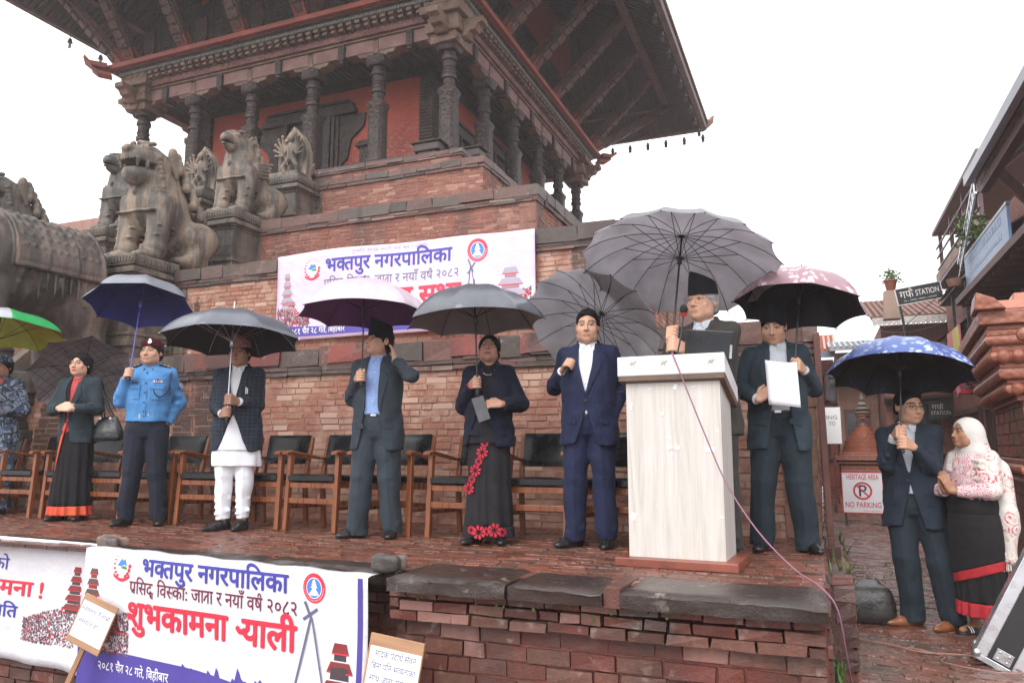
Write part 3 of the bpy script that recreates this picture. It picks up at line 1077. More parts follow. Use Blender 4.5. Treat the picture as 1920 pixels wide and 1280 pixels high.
  for c in corner:
   for k in range(3):
    if c[k] == 0:
     e = list(c); e[k] = 1; e = tuple(e)
     a, b = val[c], val[e]
     m = (a < 0) != (b < 0)
     t = np.where(m, a / np.where(m, a - b, 1), 0)
     p = np.zeros((len(ci), 3), np.float32) + np.array(c, np.float32)
     p[:, k] = t
     acc += p * m[:, None]; cnt += m
  loc = acc / np.maximum(cnt, 1)[:, None]
  V = np.empty_like(loc)
  for k in range(3):
   ax = self.ax[k]
   V[:, k] = ax[ci[:, k]] + loc[:, k] * (ax[ci[:, k] + 1] - ax[ci[:, k]])
  quads = []
  for k in range(3):
   k1, k2 = (k + 1) % 3, (k + 2) % 3
   sl0 = [slice(None)] * 3; sl1 = [slice(None)] * 3
   sl0[k] = slice(0, -1); sl1[k] = slice(1, None)
   A, B = I[tuple(sl0)], I[tuple(sl1)]
   E = np.argwhere(A != B)
   E = E[(E[:, k1] > 0) & (E[:, k2] > 0) & (E[:, k1] < F.shape[k1] - 1) & (E[:, k2] < F.shape[k2] - 1)]
   if len(E) == 0:
    continue
   sgn = A[E[:, 0], E[:, 1], E[:, 2]] > 0
   q = []
   for (o1, o2) in ((0, 0), (-1, 0), (-1, -1), (0, -1)):
    P = E.copy(); P[:, k1] += o1; P[:, k2] += o2
    q.append(idx[P[:, 0], P[:, 1], P[:, 2]])
   q = np.stack(q, 1)
   q[~sgn] = q[~sgn][:, ::-1]
   quads.append(q)
  Q = np.concatenate(quads) if quads else np.zeros((0, 4), np.int32)
  Q = Q[(Q >= 0).all(1)]
  return V, Q[:, :]

 def build(self, name, mats, parent=None, color=None, smooth_iter=0, pick=None):
  V, Q = self.mesh()
  if smooth_iter:
   e = np.concatenate([Q[:, [0, 1]], Q[:, [1, 2]], Q[:, [2, 3]], Q[:, [3, 0]]])
   for _ in range(smooth_iter):
    acc = np.zeros_like(V); cnt = np.zeros(len(V), np.float32)
    for k in range(3):
     acc[:, k] += np.bincount(e[:, 0], V[e[:, 1], k], len(V)) + np.bincount(e[:, 1], V[e[:, 0], k], len(V))
    cnt = np.bincount(e[:, 0], minlength=len(V)) + np.bincount(e[:, 1], minlength=len(V))
    V = V * .45 + .55 * acc / np.maximum(cnt, 1)[:, None]
  me = bpy.data.meshes.new(name)
  me.vertices.add(len(V)); me.vertices.foreach_set('co', V.astype(np.float32).ravel())
  me.loops.add(len(Q) * 4); me.loops.foreach_set('vertex_index', Q.astype(np.int32).ravel())
  me.polygons.add(len(Q)); me.polygons.foreach_set('loop_start', np.arange(0, len(Q) * 4, 4, dtype=np.int32))
  me.polygons.foreach_set('use_smooth', np.ones(len(Q), bool))
  mats = mats if isinstance(mats, (list, tuple)) else [mats]
  for m in mats:
   me.materials.append(m)
  if pick is not None and len(Q):
   cen = V[Q].mean(1)
   me.polygons.foreach_set('material_index', pick(cen).astype(np.int32))
  if color is not None:
   C = color(V).astype(np.float32)
   ca = me.color_attributes.new('Col', 'FLOAT_COLOR', 'POINT')
   ca.data.foreach_set('color', np.concatenate([C, np.ones((len(C), 1), np.float32)], 1).ravel())
  me.update(calc_edges=True)
  me.validate()
  o = bpy.data.objects.new(name, me)
  COL.objects.link(o)
  if parent is not None:
   o.parent = parent
  return o
# ------------------------------------------------------------------ people
def m_skin():
 t = NT('skin')
 a = t.attr('Col')
 co = t.coord('Object')
 n = t.noise(30, co, 4)
 c = t.mix(t.ramp(n, (.4, 0.0), (.7, .22)), a.outputs['Color'], t.mix(1.0, a.outputs['Color'], (.75, .55, .5), 'MULTIPLY'))
 t.bump(t.noise(160, co, 3), .12, .002)
 return t.done(c, t.ramp(n, (.3, .54), (.7, .66)), Subsurface_Weight=0.06, Subsurface_Radius=(.01, .004, .002), Subsurface_Scale=.5)
M_SKIN = m_skin()
M_HAIR = mat('black_hair', (.009, .008, .008), .7, .3, 30, .8, 120, .008, stretch=(1, 1, .25), Specular_IOR_Level=.15)
M_GREYHAIR = mat('grey_hair', (.30, .29, .28), .5, .3, 30, .5, 120, .005, stretch=(1, 1, .25))
M_SHOE = mat('black_shoe_leather', (.012, .012, .013), .28, .3, 9, .2, 60, .003)
M_BROWNSHOE = mat('tan_shoe_leather', (.17, .06, .022), .3, .35, 9, .2, 60, .003)
M_BELT = mat('black_belt', (.01, .01, .01), .35)
M_BRASS = mat('brass', (.62, .42, .20), .3, .2, 20, .2, 60, Metallic=.9)
M_STEEL = mat('steel', (.55, .55, .56), .3, .2, 20, .1, 60, Metallic=.9)
M_GOLDTRIM = mat('gold_braid', (.55, .36, .08), .45, .2, 40)
M_BLACKP = mat('black_plastic', (.012, .012, .013), .35, .2, 20, .1, 80)
M_WHITE = mat('white_cloth', (.74, .75, .79), .8, .06, 6, .35, 40, .006)

def cloth(name, base, rough=.75, check=None, sheen=.03, fold=.35):
 if name in MATS: return MATS[name]
 if max(base) < .1: base = tuple(x * .82 for x in base)
 t = NT(name); co = t.coord('Object')
 n = t.noise(7, co, 4)
 c = t.ramp(n, (.3, tuple(x * .82 for x in base)), (.7, tuple(min(1, x * 1.18) for x in base)))
 if check:
  w1 = t.new('TexWave', wave_type='BANDS', bands_direction='X'); w1.inputs['Scale'].default_value = check[1]
  w2 = t.new('TexWave', wave_type='BANDS', bands_direction='Z'); w2.inputs['Scale'].default_value = check[1]
  t.t.links.new(co, w1.inputs['Vector']); t.t.links.new(co, w2.inputs['Vector'])
  g = t.math('MAXIMUM', t.ramp(w1.outputs['Fac'], (.86, 0.0), (.93, 1.0)), t.ramp(w2.outputs['Fac'], (.86, 0.0), (.93, 1.0)))
  c = t.mix(t.math('MULTIPLY', g, .55), c, check[0])
 weave = t.noise(260, t.coord('Object', (1, 1, .5)), 2)
 fl = t.noise(13, t.coord('Object', (1, 1, .6)), 3, .5, .8)
 h = t.math('ADD', t.math('MULTIPLY', weave, .06), t.math('MULTIPLY', fl, fold * 1.5))
 t.bump(h, .6, .035)
 MATS[name] = t.done(c, rough, Sheen_Weight=sheen, Sheen_Roughness=.5, Specular_IOR_Level=.18)
 return MATS[name]

def V3(p): return Vector(p)

def jacket_loft(fat=0.0, hem=.74, wide=1.0):
 z = [hem - .02, .80, .90, 1.0, 1.10, 1.22, 1.33, 1.395, 1.44, 1.475]
 rx = [.196, .195, .187, .176, .176, .186, .188, .170, .112, .072]
 ry = [.138, .138, .134, .128, .130, .136, .130, .108, .078, .062]
 g = [1, 1, 1, 1.1, 1.1, .8, .5, .3, .1, 0]
 return dict(z=z, rx=[(a + fat * q) * wide for a, q in zip(rx, g)], ry=[a + fat * 1.2 * q for a, q in zip(ry, g)], cx=[0] * 10, cy=[.012, .01, .005, -.002, -.006, -.002, .006, .01, .012, .014], n=2.35)

def front_y(L, x, z):
 rx, ry, cx, cy = (np.interp(z, L['z'], L[q]) for q in ('rx', 'ry', 'cx', 'cy'))
 e = L['n']
 q = max(0.0, 1 - abs((x - cx) / rx) ** e)
 return cy - ry * q ** (1 / e)

def patch(mb, L, left, right, off=.006, th=.006, nx=4, mi=0, side=-1):
 """thin cloth panel lying on the front (or back) of a lofted garment between two outlines [(x,z)...]"""
 rows = []
 for (xl, zl), (xr, zr) in zip(left, right):
  row = []
  for i in range(nx + 1):
   x = xl + (xr - xl) * i / nx; z = zl + (zr - zl) * i / nx
   y = front_y(L, x, z)
   if side > 0:
    y = 2 * np.interp(z, L['z'], L['cy']) - y
   row.append((x, y, z))
  rows.append(row)
 vs, fs = [], []
 n = nx + 1
 for row in rows:
  vs += [(x, y + side * off, z) for x, y, z in row]
 for row in rows:
  vs += [(x, y + side * (off - th - .004), z) for x, y, z in row]
 m = len(rows); N = m * n
 for i in range(m - 1):
  for j in range(nx):
   a = i * n + j
   fs.append((a, a + 1, a + n + 1, a + n))
 for i in range(m - 1):
  a = i * n; fs.append((a, a + n, N + a + n, N + a)); a = i * n + nx; fs.append((a + n, a, N + a, N + a + n))
 for j in range(nx):
  a = j; fs.append((a + 1, a, N + a, N + a + 1)); a = (m - 1) * n + j; fs.append((a, a + 1, N + a + 1, N + a))
 mb.add(vs, fs, mi)
 return mb

shoe_cache = {}
def shoe(parent, ankle, toe_yaw, m, name='shoe', pointy=0.0, L=.27):
 key = (m.name, pointy, L)
 if key not in shoe_cache:
  f = Field((-.07, -.25, -.02), (.07, .12, .14), .006)
  f.ell((0, .03, .035), (.038, .055, .04), .02)
  f.cap((0, .02, .03), (0, -.10, .028), .042, .044, .02, sx=.95)
  f.ell((0, -.125, .026), (.042 - pointy * .008, .075 + pointy * .02, .030), .02)
  f.cap((0, .015, .06), (0, -.03, .062), .040, .034, .02)
  f.cap((0, .015, .06), (0, .018, .105), .040, .042, .015, flat='b')
  f.rbox((0, -.04, -.5), (1, 1, .5), .0, 0, 's')
  o = f.build(name, m)
  shoe_cache[key] = o.data
  o.parent = parent
 else:
  o = bpy.data.objects.new(name, shoe_cache[key]); COL.objects.link(o); o.parent = parent
 o.location = ankle; o.rotation_euler.z = toe_yaw
 return o

def two_bone(S, W, l1, l2, pole):
 S, W = V3(S), V3(W); d = W - S; D = min(d.length, (l1 + l2) * .995); d.normalize()
 W = S + d * D
 a = (l1 * l1 - l2 * l2 + D * D) / (2 * D); h = math.sqrt(max(0, l1 * l1 - a * a))
 p = V3(pole); p = p - d * p.dot(d); p.normalize()
 return S + d * a + p * h, W

def hand_free(F, side, W, d, n, curl=.3, k=.007, spread=.1):
 """palm, four fingers of unequal length in three joints, thumb leaving the side of the palm"""
 W, d, n = V3(W), V3(d).normalized(), V3(n)
 n = (n - d * n.dot(d)).normalized()
 n0 = n.copy()
 t = d.cross(n) * (1 if side == 'R' else -1)           # thumb side
 for j in range(4):
  o = t * (.030 - .020 * j)
  F.cap(W + o * .7 + d * .012, W + o + d * .085, .0145, .0125, .012)
 for j, L in enumerate((.072, .080, .074, .058)):
  o = t * (.030 - .020 * j)
  p = W + o + d * .085; a = curl * (.6 + .12 * j); dirv = d + t * spread * (1.5 - j) * .25
  for s_, (q, r0, r1) in enumerate(((.44, .0105, .0095), (.32, .0095, .0088), (.24, .0088, .0075))):
   dirv = (dirv * math.cos(a) + n * math.sin(a)).normalized()
   q2 = p + dirv * L * q
   F.cap(p, q2, r0, r1, .004); p = q2
   n2 = (n - dirv * n.dot(dirv)).normalized(); n = n2 if s_ < 2 else n
   a = curl * .9
  n = n0.copy()
 p = W + t * .026 + d * .02
 q = p + (t * .8 + d * .75 + n * .35).normalized() * .045
 F.cap(p, q, .016, .0125, .01)
 F.cap(q, q + (d * .9 + n * .35 + t * .15).normalized() * .036, .0115, .009, .004)

def hand_grip(F, side, p, A, d, r=.012, gap=.020):
 """fist closed round a shaft through p along A; d = forearm direction; returns wrist position"""
 p, A, d = V3(p), V3(A).normalized(), V3(d)
 d = (d - A * d.dot(A)).normalized()
 n = A.cross(d) * (1 if side == 'R' else -1)            # palm normal, towards the shaft
 Rr = r + .010
 for j in range(4):
  o = A * (.033 - .022 * j)
  F.cap(p - d * .07 - n * (Rr + .012) + o * .7, p - n * (Rr + .008) + o + d * .012, .0155, .013, .012)
  L = (150, 175, 165, 140)[j]
  pts = []
  for i in range(6):
   th = R(-25 - L * i / 5)
   pts.append(p + o + (-n * math.cos(th) - d * math.sin(th)) * (Rr + .004))
  for i in range(5):
   F.cap(pts[i], pts[i + 1], .0112 - .0006 * i, .0106 - .0006 * i, .004)
 q0 = p - d * .055 - n * (Rr + .006) + A * .022
 q1 = p - d * .022 - n * .012 + A * .055
 q2 = p + d * .004 + n * (Rr - .004) + A * .050
 F.cap(q0, q1, .016, .0125, .01); F.cap(q1, q2, .012, .0095, .004)
 return p - d * .085 - n * (Rr + .012)

def person(name, label, pos, yaw=0, s=1.0, fat=0.0, skin=(.40, .22, .145), head=(0, 0, 0), arms=None, lean=0.0, stance=.105, legs=True,
     female=False, lips=None, brow=(.03, .022, .018), toe=(12, -12), seed=1, cap_hem=None, kneeb=(0, 0), hips=0.0, legdx=(0, 0), group=None, old=False, hs=1.06, feet=None):
 """body: one continuous skin from head to toe. Faces -Y at yaw 0; X is the person's left."""
 skin = tuple(c * 1.22 for c in skin)
 P = dict(name=name, pos=Vector(pos), yaw=R(yaw), s=s, fat=fat)
 rot = Matrix.Rotation(-P['yaw'], 3, 'Z')
 def W2L(p): return (rot @ (Vector(p) - P['pos'])) / s
 def D2L(d): return rot @ Vector(d)
 P['W2L'] = W2L; P['D2L'] = D2L
 sw = .148 if female else .166
 SH = {'R': Vector((-sw, .005, 1.385)), 'L': Vector((sw, .005, 1.385))}
 JA = {}
 G = []
 for side, sg in (('R', -1), ('L', 1)):
  a = (arms or {}).get(side, dict(kind='relaxed'))
  l1, l2 = .285, .252
  if a['kind'] == 'grip':
   p = W2L(a['p']); A = D2L(a['A'])
   d = Vector((0, -1, 0)); W = p
   for _ in range(4):
    A_ = A.normalized(); dd = (d - A_ * d.dot(A_)).normalized(); n = A_.cross(dd) * (1 if side == 'R' else -1)
    W = p - dd * .085 - n * .034
    E, W = two_bone(SH[side], W, l1, l2, a.get('pole', (sg * .22, .25, -1)))
    d = (W - E).normalized() * (1 - a.get('twist', .35)) + Vector(a.get('d', (0, -1, 0))) * a.get('twist', .35)
   JA[side] = (E, W); G.append((side, 'grip', p, A, d, W, a))
  else:
   if a['kind'] == 'relaxed':
    W = Vector((sg * (.235 + fat), -.03, .86)); d = Vector((0, -.12, -1)); n = Vector((-sg, 0, 0)); curl = .35; pole = (sg * .3, .6, 0)
   elif a['kind'] == 'pocket':
    W = Vector((sg * (.150 + fat), -.015, .93)); d = Vector((-sg * .35, -.1, -1)); n = Vector((-sg, .2, 0)); curl = .1; pole = (sg * .55, .8, 0)
   else:
    W = Vector(a['W']); d = Vector(a['d']); n = Vector(a['n']); curl = a.get('curl', .3); pole = a.get('pole', (sg * .6, .3, -1))
   E, W2 = two_bone(SH[side], W, l1, l2, pole)
   JA[side] = (E, W2); G.append((side, 'free', W2, d, n, curl, a))
 hy, hp, hr = head
 Mh = (Matrix.Rotation(R(hy), 3, 'Z') @ Matrix.Rotation(R(-hp), 3, 'X') @ Matrix.Rotation(R(hr), 3, 'Y'))
 HP = Vector((0, .0 + lean, 1.495)); HC = HP + Mh @ Vector((0, -.018, .084))
 HS = hs
 P.update(SH=SH, J=JA, Mh=Mh, HC=HC, HP=HP)
 hx = [j[1] for j in JA.values()]
 fine = [((HC.x - .105, HC.y - .125, 1.44), (HC.x + .105, HC.y + .125, 1.74))]
 for g in G:
  c = (g[2] if g[1] == 'grip' else g[2] + Vector(g[3]).normalized() * .07)
  if g[1] == 'free' and g[6]['kind'] in ('pocket',): continue
  fine.append((c - Vector((.075,) * 3), c + Vector((.075,) * 3)))
 allp = [HC] + [j for jj in JA.values() for j in jj] + [Vector(f_) for q in fine[1:] for f_ in q]
 lo = [min(-.32, min(p.x for p in allp) - .08), min(-.30, min(p.y for p in allp) - .09), -.01]
 hi = [max(.32, max(p.x for p in allp) + .08), max(.22, max(p.y for p in allp) + .09), 1.76]
 F = Field(lo, hi, .010, fine, .0042)
 T = dict(z=[.84, .87, .95, 1.05, 1.15, 1.25, 1.34, 1.39, 1.43, 1.46], rx=[.13, .165, .16, .145, .152, .165, .165, .14, .085, .055], ry=[.10, .115, .108, .098, .104, .11, .10, .085, .065, .052],
    cx=[0] * 10, cy=[.01, .01, .004, -.002, -.004, 0, .006, .008, .01, .01], n=2.2)
 F.loft(T, .02)
 for side, sg in (('R', -1), ('L', 1)):
  E, W = JA[side]
  F.cap(SH[side], E, .05, .041, .03); F.cap(E, W, .041, .027, .015)
 for i, sg in enumerate((-1, 1)):
  kx = Vector((sg * (stance * .5 + .045) + legdx[i] * .5, -.012 - kneeb[i], .485)); an = Vector((sg * stance + legdx[i], .02, .07));
  F.cap((sg * .088, .01, .87), kx, .082, .055, .03); F.cap(kx, an, .055, .034, .02)
  if feet:
   fy = R(feet[i]); F.cap(an + Vector((0, 0, -.01)), an + Vector((math.sin(fy) * .13, -math.cos(fy) * .13, -.035)), .034, .024, .02, sx=1.1)
  P.setdefault('legs', []).append((kx, an))
 F.cap((0, .012, 1.40), HP + Vector((0, -.004, .03)), .060 if not female else .052, .054 if not female else .047, .02)
 f_ = lambda x, y, z: HC + Mh @ (Vector((x, y, z)) * HS)
 P['hs'] = HS
 ell_ = lambda c, r, k, mode='u': F.ell(c, tuple(q * HS for q in r), k, mode, Mh)
 jw = .94 if female else 1.0
 ell_(f_(0, .014, .032), (.077, .096, .088), .02)
 ell_(f_(0, -.026, -.035), (.067 * jw, .071, .078), .03)
 ell_(f_(0, -.066, -.088), (.027 * jw, .022, .02), .025)
 for sg in (-1, 1):
  ell_(f_(sg * .043, -.064, -.022), (.025, .019, .024), .025)
  ell_(f_(sg * .050 * jw, -.022, -.066), (.021, .034, .028), .03)
 F.cap(f_(-.036, -.083, .030), f_(.036, -.083, .030), .0085, .0085, .014)
 for sg in (-1, 1):
  ell_(f_(sg * .032, -.095, .010), (.019, .011, .011), .012, 's')
  ell_(f_(sg * .032, -.079, .009), (.015, .0125, .0125), .004)
 F.cap(f_(0, -.090, .018), f_(0, -.108, -.026), .0078, .0125, .010)
 for sg in (-1, 1):
  ell_(f_(sg * .0125, -.098, -.030), (.0095, .010, .008), .006)
 F.cap(f_(-.017, -.089, -.0575), f_(.017, -.089, -.0575), .0058, .0058, .006)
 F.cap(f_(-.015, -.089, -.0675), f_(.015, -.089, -.0675), .0068, .0068, .006)
 F.cap(f_(-.021, -.100, -.0625), f_(.021, -.100, -.0625), .0022, .0022, .005, 's')
 for sg in (-1, 1):
  ell_(f_(sg * .077, .016, .004), (.009, .021, .032), .008)
  ell_(f_(sg * .086, .010, .008), (.005, .011, .018), .004, 's')
 for g in G:
  if g[1] == 'grip':
   hand_grip(F, g[0], g[2], g[3], g[4], g[6].get('r', .012))
  else:
   hand_free(F, g[0], g[2], g[3], g[4], g[5])
 if old:
  F.wrinkle(.0028, 90, 5, lo=[HC.x - .1, HC.y - .13, 1.44], hi=[HC.x + .1, HC.y + .1, 1.72])
 lips_c = lips or tuple(c * q for c, q in zip(skin, (.78, .52, .52)))
 MT = np.array(Mh.transposed(), np.float32); hc = np.array(HC, np.float32)
 def color(V):
  h = (V - hc) @ MT.T / HS
  C = np.tile(np.array(skin, np.float32), (len(V), 1))
  rs = np.random.RandomState(seed)
  x, y, z = h[:, 0], h[:, 1], h[:, 2]
  face = (np.abs(x) < .09) & (y < .0) & (np.abs(z) < .13)
  def paint(mask, col, a=1.0):
   m = np.clip(mask, 0, 1)[:, None] * a * face[:, None]
   C[...] = C * (1 - m) + np.array(col, np.float32) * m
  ax = np.abs(x)
  paint(1.3 - np.sqrt(((ax - .045) / .022) ** 2 + ((z + .022) / .022) ** 2), tuple(c * q for c, q in zip(skin, (1.05, .82, .78))), .5)
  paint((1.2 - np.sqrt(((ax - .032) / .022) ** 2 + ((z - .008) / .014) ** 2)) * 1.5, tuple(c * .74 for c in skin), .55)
  # eyes: white, iris, dark lid line
  e = np.sqrt(((ax - .032) / .0128) ** 2 + ((z - .008) / .0050) ** 2)
  paint((1.05 - e) * 6, (.36, .32, .30))
  paint((1 - np.sqrt(((ax - .0315) / .0060) ** 2 + ((z - .0085) / .0056) ** 2)) * 6, (.018, .012, .010))
  paint(np.where((z > .0110) & (z < .0165) & (np.abs(ax - .032) < .0175), 1.0, 0.0), (.045, .028, .022), .85)
  bz = .031 + .006 * np.cos((ax - .034) * 70)
  paint((1 - np.abs(z - bz) / .0062) * 3 * (np.abs(ax - .034) < .024), brow, .92)
  lm = (1.1 - np.sqrt((x / .026) ** 2 + ((z + .0625) / (.0125)) ** 2)) * 5
  paint(lm, lips_c, .85)
  paint((1 - np.abs(z + .0625) / .0018) * (ax < .022), tuple(c * .3 for c in lips_c), .9)
  paint((1.2 - np.sqrt(((ax - .008) / .005) ** 2 + ((z + .034) / .0035) ** 2)) * 3 * (y < -.095), tuple(c * .35 for c in skin), .8)
  paint(np.where((np.abs(ax - .075) < .02) & (z < .04), 0, 0), skin, 0)
  return C
 o = F.build('person', M_SKIN, color=color)
 o.location = pos; o.rotation_euler.z = P['yaw']; o.scale = (s, s, s)
 tag(o, label, 'person', group)
 P['o'] = o
 return P

# -- garments -----------------------------------------------------------------
def sleeves_bounds(P, m=.12):
 pts = [v for j in P['J'].values() for v in j]
 lo = [min(-.31, min(p.x for p in pts) - m), min(-.24, min(p.y for p in pts) - m)]
 hi = [max(.31, max(p.x for p in pts) + m), max(.22, max(p.y for p in pts) + m)]
 return lo, hi

def jacket(P, m, name='jacket', hem=.74, fat=None, opening=None, sleeve=(.061, .050, .041), cut=.93, collar=True, lapel=True, amp=.0072, seed=3, wide=1.0, shirt_like=False, buttons=None, h=.0078):
 fat = P['fat'] if fat is None else fat
 L = jacket_loft(fat, hem, wide)
 P['JL'] = L
 lo, hi = sleeves_bounds(P)
 F = Field((*lo, hem - .05), (*hi, 1.52), h)
 F.loft(L, 0)
 for side, sg in (('R', -1), ('L', 1)):
  E, W = P['J'][side]; S = P['SH'][side]
  F.cap((sg * .10, .012, 1.405), S + Vector((-sg * .005, 0, -.005)), .055, sleeve[0] * .98, .03)
  F.cap(S, E, sleeve[0], sleeve[1], .03)
  We = E + (W - E) * cut
  F.cap(E, We, sleeve[1], sleeve[2], .015, flat='b')
  dn = (We - S).normalized(); fx = E - (S + We) / 2; fx = fx.normalized() if fx.length > .02 else Vector((0, 1, 0))
  for j, tt in enumerate((-.075, -.035, .02, .06, .11)):     # cloth bunching round the bend
   c = E + ((S - E).normalized() * -tt if tt < 0 else (We - E).normalized() * tt); a_ = fx.cross(dn).normalized() * .035 * (1 if j % 2 else .7)
   q = c - fx * sleeve[1] * .72
   F.cap(q - a_ + dn * .012 * (-1) ** j, q + a_ - dn * .012, .017, .013, .02)
   F.cap(c + a_ * 1.5 - fx * .01, c + a_ * 1.2 + fx * .03 + dn * .03, .016, .012, .022)
 if collar:
  for sg in (-1, 1):
   F.cap((sg * .052, -.052, 1.425), (sg * .066, .02, 1.478), .014, .015, .012)
   F.cap((sg * .066, .02, 1.478), (0, .078, 1.487), .015, .015, .012)
 F.wrinkle(amp, 24, seed)
 F.wrinkle(amp * .55, 52, seed + 7)
 if opening is not None:
  zz, ww, xc = opening
  def fn(X, Y, Z):
   return np.maximum(np.abs(X - np.interp(Z, zz, xc)) - np.interp(Z, zz, ww), Y - .0) + 0 * X
  F.op(fn, (-.25, -.32, hem - .1), (.25, .02, 1.53), .006, 's')
 o = F.build(name, m, P['o'], smooth_iter=1)
 if opening is not None and lapel:
  zz, ww, xc = opening
  zb = lapel if isinstance(lapel, float) else 1.08
  b = MB()
  for sg in (-1, 1):
   zs = np.linspace(zb, 1.40, 9)
   lf, rt = [], []
   for i, z in enumerate(zs):
    wv = np.interp(z, zz, ww); c = np.interp(z, zz, xc)
    t = i / 8
    wd = .012 + .06 * min(1, t * 1.5) if t < .72 else (.05 if t < .8 else .034)
    lf.append((c + sg * (wv - .001), z)); rt.append((c + sg * (wv + wd), z + .012 * t))
   patch(b, L, lf, rt, .013, .007)
  b.build('lapel', m, o, smooth=40)
 if opening is not None and lapel:
  for sg in (-1, 1):
   b = MB()
   zz_ = [.905, .89, .865]
   patch(b, L, [(sg * .075 if sg > 0 else -.155, z + .012) for z in zz_], [(.155 if sg > 0 else -.075, z) for z in zz_], .007, .006)
   b.build('pocket_flap', m, o, smooth=40)
  b = MB(); zz_ = [1.275, 1.255]
  patch(b, L, [(.085, z) for z in zz_], [(.145, z + .012) for z in zz_], .006, .006)
  b.build('breast_pocket', m, o, smooth=40)
 if buttons:
  for (x, z) in buttons:
   b = MB(); b.lathe([(.0, 0), (.0095, 0), (.0095, .004), (0, .005)], 10, o=(x, front_y(L, x, z) - .007, z), M=rotm(R(90)))
   b.build('button', M_BLACKP, o, smooth=40)
 return o

def shirt(P, m, grow=-.013, name='shirt', hem=.94, collar=True, cuffs=True, cut=.985, buttons=True):
 L = P['JL']
 F = Field((-.3, -.26, hem - .03), (.3, .24, 1.53), .009)
 F.loft(L, 0, grow=grow, z0=hem)
 if collar:
  for sg in (-1, 1):
   F.cap((sg * .016, -.066, 1.438), (sg * .056, -.02, 1.466), .0135, .0125, .01)
   F.cap((sg * .056, -.02, 1.466), (0, .062, 1.492), .0125, .0125, .01)
   F.cap((sg * .018, -.072, 1.440), (sg * .042, -.098, 1.392), .010, .005, .008)
 o = F.build(name, m, P['o'], smooth_iter=1)
 if cuffs:
  for side in ('R', 'L'):
   if isinstance(cuffs, str) and side not in cuffs: continue
   E, W = P['J'][side]
   c = MB(); d = (W - E)
   c.tube([E + d * .8, E + d * .97, E + d * .985], [.039, .038, .034], 16)
   c.build('shirt_cuff', m, o, smooth=40)
 if buttons:
  b = MB()
  for z in (1.40, 1.32, 1.24, 1.16, 1.08):
   b.lathe([(0, 0), (.005, 0), (.005, .003)], 8, o=(0, front_y(L, 0, z) - grow - .002, z), M=rotm(R(90)))
  b.build('shirt_buttons', mat('pearl_button', (.6, .6, .6), .3), o)
 return o

def trousers(P, m, r=(.103, .080, .071), hem=.055, amp=.0085, seed=5, top=1.0, fat=None, name='trousers', toe=.0):
 fat = P['fat'] if fat is None else fat
 F = Field((-.32, -.28, hem - .03), (.32, .24, top + .03), .0085)
 L = dict(z=[.76, .80, .86, .93, top], rx=[.07, .135, .172, .170 + fat * .7, .155 + fat], ry=[.06, .112, .128, .122 + fat * .6, .113 + fat * .8], cx=[0] * 5, cy=[.008, .008, .008, .004, .0], n=2.3)
 F.loft(L, .02)
 for i, sg in enumerate((-1, 1)):
  kx, an = P['legs'][i]
  F.cap((sg * .085, .008, .86), kx, r[0], r[1], .025, sy=1.06)
  e = an + Vector((0, 0, hem - .07))
  F.cap(kx, e, r[1], r[2], .012, flat='b', sy=1.06)
  for j in range(3):        # cloth breaking over the shoe
   z = hem + .05 + .055 * j
   F.cap((e.x - .05, e.y - .055, z), (e.x + .055, e.y - .045, z + .022 * (-1) ** j), .016, .014, .022)
  # pressed crease
  F.cap(Vector((sg * .092, -.095, .80)), kx + Vector((0, -r[1] - .002, 0)), .006, .006, .02)
  F.cap(kx + Vector((0, -r[1] - .002, 0)), e + Vector((0, -r[2] * 1.05, .03)), .006, .005, .02)
 F.wrinkle(amp, 21, seed, ([hem, .25, .42, .6, .8, 1.0], [1.6, .9, 1.3, .8, .9, .2]))
 P['TL'] = L
 return F.build(name, m, P['o'], smooth_iter=1)

def belt(P, z=.985, m=M_BELT, fat=None, buckle=M_STEEL, h=.034, grow=.006, bw=.045):
 L = P['TL']
 b = MB(); rings = []
 for (dz, g) in ((-h / 2, 0), (-h / 2, grow), (h / 2, grow), (h / 2, 0)):
  ring = []
  zz = z + dz
  rx, ry = np.interp(zz, L['z'], L['rx']) + g, np.interp(zz, L['z'], L['ry']) + g
  for k in range(40):
   a = 2 * math.pi * k / 40
   e = 2 / L['n']
   ring.append((rx * math.copysign(abs(math.cos(a)) ** e, math.cos(a)), ry * math.copysign(abs(math.sin(a)) ** e, math.sin(a)), zz))
  rings.append(ring)
 b.rings(rings, cap=False)
 o = b.build('belt', m, P['o'], smooth=40)
 k = MB(); y = -np.interp(z, L['z'], L['ry']) - grow
 k.box(-bw / 2, bw / 2, y - .006, y + .004, z - h * .62, z + h * .62)
 k.build('buckle', buckle, o, bevel=.003)
 return o

